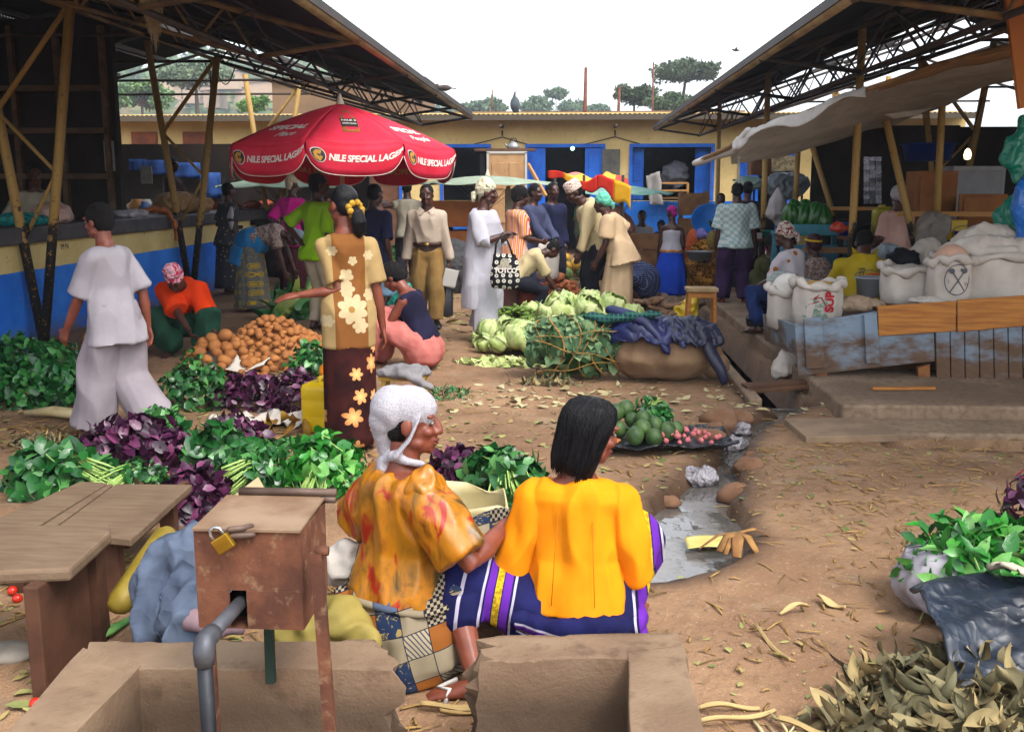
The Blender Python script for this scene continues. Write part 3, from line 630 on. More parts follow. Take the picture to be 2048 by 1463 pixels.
# ------------------------------------------------------------ the row of shops closing the market
FY = 24.
fx = lambda px, y=FY: At(px, 372, y).x
fz = lambda py, y=FY: At(1140, py, y).z
FACM = G('faded cream wall', .85, .2); _p = FACM.pos(); _x, _y, _z = FACM.xyz(_p); _n = FACM.noise(1.2, 5, _p, .6)
_c = FACM.mix(_n.sstep(.3, .7), '#c2a76c', '#d6bd82'); _c = FACM.mix((_z+(_n-.5)*.06).lt(1.27), _c, FACM.mix(_n, '#1256b0', '#1f6ec2')); _c = FACM.mix(FACM.noise(14, 4, _p).sstep(.6, .66)*.5, _c, '#8a8376'); FACM.col(_c); FACM.bump(_n, .2, .01); FACM = FACM.mat
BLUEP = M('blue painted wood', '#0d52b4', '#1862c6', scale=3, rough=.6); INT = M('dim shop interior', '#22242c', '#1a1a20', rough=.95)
shop = thing('shop_row', 'long cream and blue row of shops with tin roof across the back', 'shop building', (0, FY, 0))
ops = [(255, 420, 0, 1), (470, 640, 0, 1), (700, 800, 0, 1), (885, 978, 1.28, 0), (1055, 1205, .0, 2), (1262, 1422, 1.28, 3), (1480, 1590, 0, 2), (1660, 1790, 0, 1)]
zt, zl = 3.3, fz(294)
mb = MB(); x = -13.
for a, b, zb, kd in ops:
    xa, xb = fx(a), fx(b); mb.box(((x+xa)/2, FY+.1, zl/2), (xa-x, .2, zl)); x = xb
    if zb: mb.box(((xa+xb)/2, FY+.1, zb/2), (xb-xa, .2, zb))
mb.box(((x+9)/2, FY+.1, zl/2), (9-x, .2, zl)); mb.box((-2, FY+.1, (zl+zt)/2), (22, .2, zt-zl)); mb.build('wall', FACM, shop)
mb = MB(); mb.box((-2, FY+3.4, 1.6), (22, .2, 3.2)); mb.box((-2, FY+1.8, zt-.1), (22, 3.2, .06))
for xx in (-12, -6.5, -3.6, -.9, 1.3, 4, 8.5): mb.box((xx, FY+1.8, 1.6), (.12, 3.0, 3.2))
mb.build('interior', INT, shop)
mb = MB(); n = int(22/.03); mb.sheet(lambda u, v: (-13+22*u, FY-.75+5.5*v, 3.22+.035*v*5.5+.014*math.sin(u*22/.11*2*PI)), n, 1)
mb.build('roof', M('weathered tin', '#8d7c62', '#6d5c48', scale=.8, rough=.7), shop)
mb = MB(); mb.box((-2, FY-.72, 3.15), (22, .05, .12)); mb.build('fascia', M('dark fascia', '#4b4236'), shop)
mb = MB(); mb.box((.6, FY+4.8, 3.42), (8.4, .2, .5)); mb.build('parapet', M('brown parapet', '#84684a', '#6d543c', scale=1), shop)
for px in (1005, 1228):
    mb = MB(); xx = fx(px); mb.box((xx, FY-.35, 2.98), (.06, .7, .06)); mb.tube([(xx, FY-.05, 2.9), (xx, FY-.04, fz(272))], .02, 6); mb.tube([(xx, FY-.03, fz(274)), (xx-.75, FY-.03, fz(290))], .012, 5); mb.tube([(xx, FY-.03, fz(274)), (xx+.65, FY-.03, fz(290))], .012, 5); mb.build('bracket', M('dark fascia', '#4b4236'), shop)
for a, b, zb, kd in ops:
    xa, xb = fx(a), fx(b); zb = max(zb, .02)
    fm = MB(); fm.box(((xa+xb)/2, FY-.02, zl+.03), (xb-xa+.1, .06, .08)); fm.box((xa-.02, FY-.02, (zl+zb)/2), (.07, .05, zl-zb)); fm.box((xb+.02, FY-.02, (zl+zb)/2), (.07, .05, zl-zb)); fm.build('door_frame' if zb < 1 else 'window_frame', BLUEP, shop)
    if kd >= 2:
        for sx, wd in ((xa, .42 if kd == 2 else .3), (xb, -.42 if kd == 2 else -.36)):
            lf = MB(); hz = zl-zb-.04; lf.box((sx+wd/2, FY+.02-(.0 if kd == 2 else -.2), zb+hz/2+.02), (abs(wd), .04, hz))
            for k in range(3): lf.box((sx+wd/2, FY-.005-(.0 if kd == 2 else -.2), zb+hz*(k+.5)/3), (abs(wd)*.6, .02, hz/4.2))
            lf.build('door_leaf' if kd == 2 else 'shutter', BLUEP, shop, bevel=.008)
    if kd == 1:
        lf = MB(); lf.box(((xa+xb)/2, FY+.06, (zl+zb)/2), (xb-xa, .05, zl-zb)); lf.build('door_leaf', M('brown shutter', '#6b4630', '#57392a'), shop)
m = MB(); m.box((fx(1221), FY-.03, fz(338)), (.42, .05, .9)); m.build('wall_panel', M('grimy grey panel', '#4a4a48', '#5c584f', scale=8), shop, bevel=.01)
for k, a in enumerate((270, 372, )):
    m = MB(); m.box((fx(a+26), FY-.03, fz(277)), (.62, .06, .36)); m.build('vent_shutter', M('rust shutter', '#8a4f34', '#6b3d2a'), shop)
tall = thing('brown_building', 'tall plain brown building rising behind the shops, left of centre', 'building', (fx(700, 31), 31, 0))
mb = MB(); xa, xb = fx(552, 31), fx(846, 31); mb.box(((xa+xb)/2, 32.5, 2.4), (xb-xa, 3, fz(160, 31)*2-4.8+.0)); mb.v = [Vector((v.x, v.y, 0 if v.z < 2.4 else fz(160, 31)+(v.x-xa)*-.02)) for v in mb.v]; mb.build('wall', M('brown plaster', '#7c6248', '#69513c', scale=.6), tall)
mb = MB(); mb.box(((xa+xb)/2, 32.5, fz(158, 31)+.03), (xb-xa+.3, 3.3, .1)); mb.build('roof', M('dark fascia', '#4b4236'), tall)
# ------------------------------------------------------------ hill, far trees, poles
def leafmat(name, c1, c2, rough=.6):
    g = G(name, rough, .3); r = g.attr('rnd'); g.col(g.mix(r, c1, c2)); return g.mat
def blade(mb, c, d, n, L, W, rnd, fold=.15, droop=.0, mi=0):
    """one leaf: a folded pointed blade from c along d"""
    s = d.cross(n); s = s.normalized() if s.length > 1e-6 else Vector((1, 0, 0)); n = s.cross(d).normalized()
    P0 = c; P1 = c+d*L*.3-n*0; P2 = c+d*L*.68-n*droop*L*.3; P3 = c+d*L-n*droop*L
    u = n*W*fold
    mb.add([P0, P1, P2, P3, P1+s*W*.5+u, P2+s*W*.42+u, P1-s*W*.5+u, P2-s*W*.42+u], [(0, 1, 4), (1, 2, 5, 4), (2, 3, 5), (0, 6, 1), (1, 6, 7, 2), (2, 7, 3)], True, rnd, mi)
def rdir(rs, zmin=-1.):
    while True:
        v = Vector((rs.uniform(-1, 1), rs.uniform(-1, 1), rs.uniform(zmin, 1)))
        if .1 < v.length < 1: return v.normalized()
def tree(name, px, pyb, pyt, Y, wpx, label, cols, seed=1, crown='round', n=1500, leaf=.5, trunk='#4a3c30', group=None, lean=0):
    rs = random.Random(seed); base = At(px, pyb, Y); top = At(px, pyt, Y); k = Y/2000; Wd = wpx*k; Hh = top.z-0; z0 = 0.
    t = thing(name, label, 'tree', (base.x, Y, 0), 0, group); cb = top.z-(top.z-base.z)*(.85 if crown != 'flat' else .42)
    mb = MB(); mb.tube([(base.x, Y, -1), (base.x+lean*.5, Y, cb*.7), (base.x+lean, Y, top.z-.2*(top.z-cb))], [Wd*.05, Wd*.035, Wd*.012], 8)
    cl = []
    for i in range(15 if crown != 'flat' else 20):
        a = rs.uniform(0, 2*PI); q = rs.random()**.5; 
        c = Vector((base.x+lean+math.cos(a)*q*Wd*.40, Y+math.sin(a)*q*Wd*.35, cb+(top.z-cb)*(rs.uniform(.15, .85)*(1-.5*q*q) if crown != 'flat' else rs.uniform(.35, .95)*(1-.35*q))))
        cl.append((c, Wd*rs.uniform(.10, .2))); mb.tube([(base.x+lean*.7, Y, cb*.8+top.z*.2-abs(c.z-cb)*.2), (c+Vector((base.x, Y, c.z)))*.5 if 0 else Vector((base.x*.5+c.x*.5, Y*.5+c.y*.5, c.z-Wd*.08)), c], [Wd*.014, Wd*.009, Wd*.004], 5)
    mb.build('trunk', M('bark '+trunk, trunk), t)
    mb = MB()
    for i in range(n):
        c, r = rs.choice(cl); d = rdir(rs); p = c+Vector((d.x*r*1.25, d.y*r*1.25, d.z*r*.62))*rs.random()**.4
        dd = rdir(rs); nn = rdir(rs); blade(mb, p, dd, nn, leaf*rs.uniform(.6, 1.3), leaf*.6, rs.random())
    mb.build('crown', leafmat('leaves '+cols[0], *cols), t)
G1 = ('#263a1c', '#4d6236'); G2 = ('#3c5438', '#5c7450')
tree('tall_tree', 1345, 222, 124, 75, 130, 'tall open flat crowned tree above the right end of the shops', ('#26381d', '#45552f'), 3, 'flat', 5200, .27, lean=1)
tree('broad_tree', 1268, 224, 162, 62, 95, 'broad dark tree left of the tall flat crowned tree', ('#223119', '#3f4f2b'), 4, 'round', 4200, .22)
tree('bushy_tree', 1345, 224, 190, 60, 120, 'low bushy tree under the tall flat crowned tree', ('#2b3f22', '#4a5c36'), 5, 'round', 3600, .22)
for i, (px, pt, wd) in enumerate(((942, 206, 60), (985, 198, 60), (1072, 192, 66), (1112, 176, 40), (1150, 200, 60), (1195, 208, 60))):
    tree('distant_tree', px, 228, pt, 130+7*i, wd, ['low distant tree at the left end of the tree line', 'distant tree behind the thin aerial on the shop roof', 'rounded distant tree just right of the stork', 'tallest thin distant tree in the middle of the skyline', 'distant tree left of the bare brown pole', 'distant tree right of the bare brown pole'][i], G2, 20+i, 'round' if i != 3 else 'flat', 1500, .55, group='trees along the skyline')
tree('green_tree', 512, 226, 186, 55, 62, 'bright green bushy tree seen under the left shed roof', ('#3f6a26', '#6a9440'), 9, 'round', 2600, .2)
tree('dim_tree', 395, 226, 130, 85, 150, 'tall pale tree on the hillside seen under the left shed', ('#3d5233', '#67785a'), 10, 'flat', 3200, .38)
tree('hillside_tree', 285, 226, 150, 80, 110, 'leafy tree at the left edge of the hillside view', ('#3d5b30', '#6c8a50'), 11, 'round', 3200, .35)
def hill():
    mb = MB(); rs = random.Random(2)
    def f(u, v):
        x = -330+400*u; y = 140+230*v; e = math.exp(-((x+95)/75)**2); return (x, y, (34*e+6)*math.sin(min(1, v*1.15)*PI/2)+2.5*nz(u*7, v*7)+(-2 if v == 0 else 0))
    mb.sheet(f, 60, 34); g = G('wooded hillside', .95, .1); p = g.pos(); n = g.noise(.06, 6, p, .7); g.col(g.mix(g.vor(.25, p).sstep(.1, .6), g.mix(n.sstep(.35, .65), '#41552f', '#5f6d40'), g.mix(n.sstep(.45, .6), '#33452a', '#7a6a4a'))); g.bump(g.vor(.3, p), 1., 2.)
    tag(mb.build('hill', g.mat, local=True), kind='structure')
    mb = MB()
    for i in range(4200):
        u, v = rs.random(), rs.random()*.9; q = Vector(f(u, v)); d = rdir(rs, .1); blade(mb, q+Vector((0, 0, rs.uniform(0, 2.5))), d, rdir(rs), rs.uniform(1.5, 3.2), 2., rs.random())
    mb.build('far_woods', leafmat('hill leaves', '#31472a', '#5b7346'), None, 'far wood covering the hillside beyond the left shed', 'wood', kind='stuff')
hill()
for i in range(9):
    rs = random.Random(40+i); px = 265+i*33; pt = At(px, 200-rs.uniform(0, 62), 172+rs.uniform(-5, 40)); 
    t = thing('hill_house', 'small pale house with tin roof far off on the wooded hillside', 'house', (pt.x, pt.y, pt.z-3), 0, 'houses far up the hillside')
    mb = MB(); mb.box((pt.x, pt.y, pt.z-1.6), (rs.uniform(3, 5), 4, 3)); mb.build('wall', M('pale house', '#b09a86', '#9c8468'), t)
    mb = MB(); mb.bar((pt.x-2.6, pt.y, pt.z), (pt.x+2.6, pt.y, pt.z+.3), 4.6, .2); mb.build('roof', M('tin roof', '#8c7468'), t)
for px, pt, pb, Y, r, lb in ((1172, 135, 224, 27.5, .055, 'tall bare reddish pole standing behind the shop roof'), (1307, 124, 216, 40, .04, 'thin brown pole in front of the tall flat crowned tree'), (1239, 174, 224, 29, .045, 'short thin pole in front of the broad dark tree'), (985, 180, 224, 29, .02, 'thin pale aerial mast above the shop roof')):
    a, b = At(px-2, pb, Y), At(px, pt, Y); mb = MB(); mb.tube([(a.x, Y, 0), (a.x, Y, a.z), b], [r*1.2, r, r*.8], 7); mb.build('pole', M('reddish wood pole', '#5c3226', '#6e4432'), None, lb, 'pole')
# marabou stork on the roof, a kite on the eave, one bird flying
def stork():
    c = At(1030, 228, 26.5); k = 26.5/2000; mb = MB()
    mb.ell(c+Vector((0, 0, .24)), (.13, .16, .20)); mb.ell(c+Vector((.03, .05, .14)), (.09, .12, .14)); mb.tube([c+Vector((-.02, -.02, .40)), c+Vector((-.01, -.05, .47)), c+Vector((0, -.02, .52))], [.05, .035, .03], 8, round_=True)
    mb.ell(c+Vector((0, -.04, .535)), (.03, .04, .032)); mb.tube([c+Vector((0, -.06, .53)), c+Vector((.01, -.12, .42))], [.018, .004], 6)
    for s_ in (-1, 1): mb.tube([c+Vector((s_*.05, 0, .1)), c+Vector((s_*.05, 0, -.1))], .012, 6)
    mb.build('stork', M('slate feathers', '#3a4148', '#4c5358'), None, 'hunched grey stork standing on the shop roof ridge', 'bird', vox=.018)
stork()
def bird(c, label, s=1., spread=False):
    mb = MB(); mb.ell(c, (.16*s, .07*s, .07*s)); mb.ell(c+Vector((-.17*s, 0, .05*s)), .05*s); mb.tube([c+Vector((-.21*s, 0, .05*s)), c+Vector((-.26*s, 0, .03*s))], [.02*s, .004], 6); mb.tube([c+Vector((.12*s, 0, 0)), c+Vector((.28*s, 0, -.02*s))], [.04*s, .05*s], 6, flat=.3)
    for g_ in (-1, 1):
        if spread: mb.tube([c, c+Vector((.0, g_*.16*s, .12*s)), c+Vector((.1*s, g_*.36*s, .08*s))], [.07*s, .06*s, .01], 6, flat=.3)
        else: mb.tube([c+Vector((.02*s, g_*.02*s, .20*s*0)), c+Vector((.03*s, g_*.03*s, -.18*s))], .012*s, 5)
    mb.build('bird', M('dark feathers', '#3a3230', '#55463c'), None, label, 'bird', vox=.016*max(s, .6))
bird(At(889, 176, 14.3), 'dark bird perched on the edge of the left shed roof', .62)
bird(At(1472, 101, 24), 'small dark bird flying over the right shed', .45, True)
# ------------------------------------------------------------ printed cloth
def fab(name, fn, rough=.85, spec=.15, bs=70):
    g = G('cloth '+name, rough, spec); g.col(fn(g)); g.bump(g.noise(bs, 3), .2, .003); return g.mat
def _floral_blouse(g):
    x, y, z = g.xyz(); n = g.noise(20, 3)
    c = g.mix(((x+.0).abs()).lt(.10), g.mix(n, '#8f774f', '#a08659'), g.mix(n, '#6d441e', '#7a4d24')); f = None
    for cx, cz, r, k in ((.01, .90, .095, 8), (.05, .80, .05, 6), (-.1, 1.25, .032, 6), (-.02, 1.10, .045, 5), (.12, 1.22, .032, 6), (.12, .98, .04, 6), (-.14, .83, .04, 6), (-.02, 1.02, .05, 6), (.02, 1.19, .03, 5)):
        q = g.flower(x, z, cx, cz, r, k, .3); f = q if f is None else f.mx(q)
    mid = g.flower(x, z, 0., .90, .02, 8, .1); c = g.mix(f, c, g.mix(g.noise(60), '#bba986', '#a8946e')); return g.mix(mid, c, '#8d6a35')
FLORAL = fab('brown blouse with cream flowers', _floral_blouse)
def _leafskirt(g):
    x, y, z = g.xyz(); u = x+y*.8; f, rr = g.flowers2(u, z, 6.2, .062, 6, .5, .55); c = g.mix(g.noise(6, 3).sstep(.35, .65), '#1d0709', '#3a1512'); return g.mix(f, c, g.mix((rr*14).mn(1.), '#e0b070', '#a8602c'))
LEAFSK = fab('maroon skirt with tan leaf flowers', _leafskirt)
def _kitenge(c0, c1, c2, sc, thr=(.12, .2, .3)):
    def f(g):
        x, y, z = g.xyz(); d = g.vor(sc, g.vec(x+y*.7, z), dim='2D', rnd=.5); c = g.mix(g.noise(30, 3).sstep(.4, .6), c0, c1)
        c = g.mix(d.lt(thr[2]), c, c2); c = g.mix(d.lt(thr[1]), c, c0); return g.mix(d.lt(thr[0]), c, c2)
    return f
KYEL = fab('grey skirt with yellow rosettes', _kitenge('#55585a', '#6d6a5c', '#ad8f22', 8.5))
KGOLD = fab('golden brown wax print', _kitenge('#3c2108', '#8a5a16', '#a9782a', 9, (.1, .18, .34)))
LILACF = fab('mauve speckled print', lambda g: g.mix(g.noise(38, 4).sstep(.45, .55), '#6d5a58', '#a49086'))
DOTTED = fab('charcoal dotted dress', lambda g: g.mix(g.vor(14).lt(.2), g.mix(g.noise(12), '#2e3036', '#3d4045'), '#8d7a70'))
WHFLOR = fab('white blouse with rust flowers', lambda g: g.mix(g.vor(9, None, 'Distance', '3D', .9).lt(.25), '#b9b3ba', g.mix(g.noise(30), '#8a2b18', '#a57820')))
STRIPE = fab('red and white striped blouse', lambda g: (lambda p: g.mix(((p[0]+p[1]*.9)*34).fract().lt(.35), g.mix(((p[0]+p[1]*.9)*17).fract().lt(.5), '#c4a79a', '#c99a50'), '#b4353a'))(g.xyz()))
CHECK = fab('pale teal checked shirt', lambda g: (lambda p: g.mix(((((p[0]+p[1]*.6)*24).floor()+(p[2]*24).floor())*.5).fract().gt(.25), g.mix(g.noise(90), '#7d999b', '#93abaa'), '#b4bcba'))(g.xyz()))
PLAID = fab('dark blue plaid', lambda g: (lambda p: g.mix(((p[0]*34).fract().lt(.16)).mx((p[2]*34).fract().lt(.16)), '#171b45', '#5f6a80'))(g.xyz()))
PINKH = fab('pink and white head cloth', lambda g: g.mix(g.noise(26, 3, None, .6, 1.2).sstep(.46, .52), '#b52247', '#d3a8b4'))
CREAMH = fab('cream head cloth with green print', lambda g: g.mix(g.noise(22, 3, None, .6, 1.).sstep(.60, .64), '#b9b49a', '#4b5a3c'))
KUFI = fab('patterned kufi', lambda g: (lambda p: g.mix((p[2]*26).fract().lt(.3), g.mix(g.vor(40).lt(.35), '#bfb0a4', '#8c3c30'), '#c9bfb4'))(g.xyz()))
REDBAND = fab('white cloth with maroon print', lambda g: g.mix(g.noise(30, 3, None, .6, 1.).sstep(.5, .55), '#b9afa4', '#6d2030'))
PINKSK = cloth('dusty pink skirt', '#a85e58', '#b46c64', scale=12)
def _tie(g):
    x, y, z = g.xyz(); n = g.noise(5.5, 4, g.scl(g.co(), 1.7, 1, .7), .6, 1.6); m = g.noise(9, 3, g.scl(g.co(), 2, 1, .6), .6, 1.)
    c = g.ramp(n, (.30, '#3a3010'), (.40, '#8a5a0c'), (.50, '#a8690c'), (.60, '#8f550a'), (.70, '#5a3008')); return g.mix(m.sstep(.56, .66), c, '#8f1d06')
TIEDYE = fab('orange and brown tie-dye satin', _tie, .38, .45, 40)
def _patch(g):
    x, y, z = g.xyz(); u = (x*.9+y*.5)*1.0+z*.25; v = z-x*.3; U, W = u*12, v*12; hx_ = ((U.floor()*12.99+W.floor()*78.2).sin()*437.5).fract(); fu, fv = U.fract(), W.fract()
    c = g.ramp(hx_, (.0, '#1c2a45'), (.2, '#24344f'), (.22, '#857860'), (.38, '#93866e'), (.40, '#7d4a1c'), (.58, '#8a5220'), (.60, '#3a465c'), (.8, '#5a6070'), (.82, '#80755f'), (1., '#8d806a'))
    ck = (((U*8).floor()+(W*8).floor())*.5).fract().gt(.25); c = g.mix((hx_.gt(.965))*ck, c, '#14151c'); st = (U*6+W*3).fract().lt(.35); c = g.mix((hx_.band(.3, .08))*st, c, '#3b3f4c')
    sw = g.noise(34, 3, None, .6, 1.5).sstep(.55, .58); c = g.mix(hx_.band(.1, .11)*sw, c, '#8d7a48'); return g.mix((fu.lt(.04)).mx(fv.lt(.04)), c, '#20222c')
PATCHW = fab('patchwork print skirt', _patch)
YELJ = cloth('marigold jacket cloth', '#d47c04', '#dc8608', rough=.8, bump=.12, bscale=200)
def _navy(g):
    x, y, z = g.xyz(); n = g.noise(6, 3); c = g.mix(n.sstep(.3, .7), '#101238', '#181a4c'); w_ = g.noise(3., 2)*.03; th = (x.abs()).gt(.185); q = z+x*.12+w_; r = x.abs()+z*.12+w_-.30
    gold = g.mix(g.noise(90).sstep(.45, .55), '#8f7410', '#bf9d1c'); c1 = c
    for a, h, k in ((.232, .004, '#a9a2b4'), (.218, .009, '#4a1c7a'), (.203, .003, '#a9a2b4'), (.192, .003, '#a9a2b4')): c1 = g.mix(q.band(a, h), c1, k)
    c2 = c
    for a, h, k in ((-.055, .004, '#a9a2b4'), (-.03, .014, '#5a2390'), (.0, .012, gold), (.028, .012, '#5a2390'), (.05, .004, '#a9a2b4'), (.12, .006, '#a9a2b4')): c2 = g.mix(r.band(a, h), c2, k)
    return g.mix(th, c1, c2)
NAVYW = fab('navy wrap with violet gold and white bands', _navy)
SILV = G('cloth silver knit scarf', .9, .12); SILV.col(SILV.mix(SILV.noise(260, 2).sstep(.3, .7), '#8b888e', '#a9a6ac')); SILV.bump(SILV.noise(200, 2)+SILV.noise(18, 3, SILV.scl(SILV.co(), 1, .4, 1.6))*2.5, .5, .005); SILV = SILV.mat
GREYL = cloth('pale lilac grey linen', '#8d878d', '#989297'); GREYT = cloth('pale grey trousers', '#847b80', '#8f868b')
ORANGE = cloth('vivid orange blouse', '#d63a06', '#c93304'); DKGRN = cloth('dark green wrap', '#1c4032', '#25503c')
BLUEW = cloth('blue cloth', '#1f6aa0', '#2878b0'); MAG = cloth('magenta tee', '#b8137a', '#c41a86'); MARO = cloth('maroon skirt', '#3a141c', '#461a22'); LIME = cloth('lime tee', '#7fb012', '#8abd1a')
KHAKIP = cloth('pale khaki trousers', '#a3957e', '#b0a28a'); NAVYT = cloth('navy tee', '#171a30', '#1e2140'); LTBLUE = cloth('light blue shorts', '#6f93ad', '#7da0b8'); NAVB = cloth('dark navy top', '#131225', '#1b1830')
BEIGES = cloth('beige shirt', '#a39484', '#ad9e8e'); KHAKI = cloth('khaki trousers', '#7a5e34', '#866a3e', scale=9); WHITE = cloth('white cotton', '#a3a1aa', '#aeacb4'); CREAMS = cloth('cream shirt', '#ad9c76', '#b8a882'); BLACKT = cloth('dark navy trousers', '#14151d', '#1b1c26')
MINT = cloth('mint scarf', '#58a890', '#66b49a'); CREAMD = cloth('cream satin dress', '#b59a78', '#c0a584', rough=.6); SUIT = cloth('blue grey suit', '#363a52', '#40445e'); BLUESK = cloth('royal blue skirt', '#0f3aa8', '#1546bc'); PURP = cloth('purple cap cloth', '#8a1a66', '#98206e')
PURT = cloth('dark purple trousers', '#2c1a38', '#352044'); YELF = cloth('olive yellow jacket', '#9c8510', '#a8921a', rough=.7); LILAC = cloth('lilac scarf', '#6c64a0', '#7a72ac'); DARKC = cloth('dark clothes', '#1c1b22', '#26242c'); PALEC = cloth('pale shirt', '#8d8677', '#99917f'); PEACH = cloth('peach blouse', '#b8938a', '#c29d92'); DBLUE = cloth('dark blue wrap', '#14254e', '#1a2e5c'); GREYSC = cloth('grey blue scarf', '#71818d', '#7d8c97'); OLIV = cloth('olive clothes', '#3a3a1e', '#4a482a'); BROWNL = M('brown leather', '#3a1f14', rough=.45); BLKSH = M('black shoe', '#15130f', rough=.4); FLIP = M('worn sandal', '#3a2a20', '#4a3828')
# ------------------------------------------------------------ the people
def lo(loc, face, q):
    """world point -> the person's own frame"""
    return Matrix.Rotation(R(face), 3, 'Z') @ (Vector(q)-Vector(loc))
def stand(px, py, z=0.): q = P(px, py, z); return Vector((q.x, q.y, z if z else GZ(q.x, q.y)))
# --- the girl walking left
L = stand(245, 880); p = Person(L, 287, 'girl in pale grey tunic and wide trousers walking left past the greens', 1.50, vox=.0085, lean=(3, 5), LH=(-.17, .27, .64), RH=(.19, -.10, .72), LF=(-.07, .17, .07), RF=(.08, -.20, .10), le=(-.3, -1, 0), head=(0, 8), sk=SKIN_R, eyes=True)
p.top(GREYL, low=-.36, sl=.52, inf=.026, flare=.03, sleeve_flare=.022, wr=(.010, 7.), vox=.010); p.trousers(GREYT, inf=.040, end=.97, flare=.055, wr=(.016, 5.), vox=.012); p.hair('afro', puff=.97); p.shoes(BROWNL)
mb = MB(); c = p.nb-p.fr[-1][1]*.062; mb.tube([c+Vector((.0, -.012, .0)), c+Vector((0, -.040, -.09)), c+Vector((0, -.050, -.2))], .004, 5); p.raw('button_placket', mb, M('placket seam', '#5c5660'))
# --- woman in orange over the potatoes
L = stand(375, 712); p = Person(L, 172, 'woman in bright orange blouse and pink headwrap crouching over the potatoes', 1.62, pz=.40, pel=(0, -.22), lean=(42, 66), LH=lo(L, 172, P(440, 694, .10)), RH=lo(L, 172, P(402, 705, .12)), LF=(-.17, -.02, .07), RF=(.17, -.02, .07), lk=(-.5, 1, .3), rk=(.5, 1, .3), head=(0, 52), vox=.011, fat=1.06, le=(-1, .2, .1), re=(1, .2, .1))
p.top(ORANGE, inf=.028, low=-.1, sl=.55, sr=.045, sleeve_flare=.02, wr=(.014, 7.)); p.wrap(PINKH, kind='tall')
mb = MB(); [mb.tube([p.hip[k], p.kn[k], p.an[k]+Vector((0, 0, .08))], [.13, .12, .13], 14, round_=True) for k in 'LR']; mb.ell(p.p0+Vector((0, .03, -.05)), (.22, .2, .2)); p.blob('skirt', mb, DKGRN, (.016, 6.))
mb = MB(); mb.tube([p.kn['R']+Vector((-.02, -.02, .07)), p.kn['R']+Vector((.08, -.05, -.06)), p.kn['R']+Vector((.1, -.04, -.28))], [.06, .11, .12], 12, flat=.6); p.blob('apron', mb, ORANGE, (.014, 7.))
# --- woman in the floral blouse, seen from behind
L = stand(704, 893); fc = 338; p = Person(L, fc, 'woman from behind in brown blouse with cream flowers and maroon skirt', 1.63, vox=.0085, lean=(0, 2), LH=lo(L, fc, At(598, 590, 5.95)), RH=(.22, .0, .73), le=(-.42, -.05, -1), fat=.88, bulk=.95, head=(-25, 4), sk=SKIN_R, curl={'L': .35, 'R': .6}, tilt=2)
p.top(FLORAL, inf=.019, low=-.42, sl=.46, sr=.014, sleeve_flare=.020, flare=.0, wr=(.010, 6.), vox=.0095); p.skirt(LEAFSK, end=.05, rx=.165, ry=.16, rip=.04); p.hair('tail'); p.shoes(BROWNL)
mb = MB(); [mb.ell(p.hp(.01+.045*math.cos(a), -.118+.01*math.sin(3*a), -.035+.04*math.sin(a)), .021*p.hs, fn=lambda q: 1+.15*nz(q.x, q.y, q.z, 4)) for a in [k*2*PI/9 for k in range(9)]]; p.raw('hair_band', mb, M('gold scrunchie', '#b08a28', '#8a6416', scale=40))
# --- bending woman in blue wrap
L = stand(505, 622); p = Person(L, 88, 'woman bending over banana leaves in blue wrap and yellow rosette skirt', 1.6, pz=.86, lean=(48, 112), LH=(-.12, .62, .30), RH=(.12, .55, .22), head=(0, 95), vox=.013, fat=1.1, le=(0, -.3, 1), re=(0, -.3, 1))
p.top(LILACF, inf=.02, low=-.02, sl=.4, wr=(.012, 8.)); p.skirt(KYEL, end=.05, rx=.26, ry=.24, rip=.06); p.wrap(GREYSC); p.shoes(FLIP)
mb = MB(); mb.ell(p.p0+Vector((0, .04, .03)), (.205, .23, .19)); mb.tube([p.p0+Vector((0, -.06, -.05)), p.p0+Vector((0, -.12, -.26))], [.2, .2], 16, flat=.8); p.blob('hip_wrap', mb, BLUEW, (.014, 6.))
# --- group under the umbrella
L = stand(590, 602); p = Person(L, 15, 'person in magenta tee and maroon skirt with pale cap, from behind', 1.74, vox=.014, LH=(-.24, .06, .95), sk=SKIN_D); p.top(MAG, inf=.03, low=-.3, wr=(.013, 6.)); p.skirt(MARO, end=.06, rx=.2, ry=.18); p.wrap(KHAKIP, 'cap', 'cap')
mb = MB(); mb.loft([(q, a, b) for q, a, b in p._secs([(.40, .085, .066, 0), (.46, .084, .065, 0)], .032)], 24); p.raw('belt', mb, DBLUE)
L = stand(640, 660); p = Person(L, 38, 'man in lime green tee and pale khaki trousers, hand on hip', 1.76, vox=.013, fem=False, LH=(-.14, -.14, 1.04), le=(-1, -.5, 0), RH=(.2, .2, 1.05), head=(20, 0)); p.top(LIME, inf=.03, low=-.22, sl=.5, wr=(.013, 6.)); p.trousers(KHAKIP, inf=.022, end=.97); p.hair('crop'); p.shoes(FLIP)
mb = MB(); mb.tube([p.nb+Vector((.06, .09, -.12)), p.nb+Vector((.07, .12, -.26))], .02, 6, flat=.3, up=Vector((0, 1, 0))); p.raw('shirt_print', mb, M('rust print', '#8a2a18'))
L = stand(752, 656); p = Person(L, 25, 'boy in navy tee and light blue shorts, back turned, by the umbrella', 1.64, vox=.013, fem=False, lean=(1, 2), head=(10, 5)); p.top(NAVYT, inf=.035, low=-.24, sl=.5, wr=(.013, 6.)); p.trousers(LTBLUE, inf=.045, end=.62, flare=.02); p.hair('crop', puff=.98); p.shoes(FLIP)
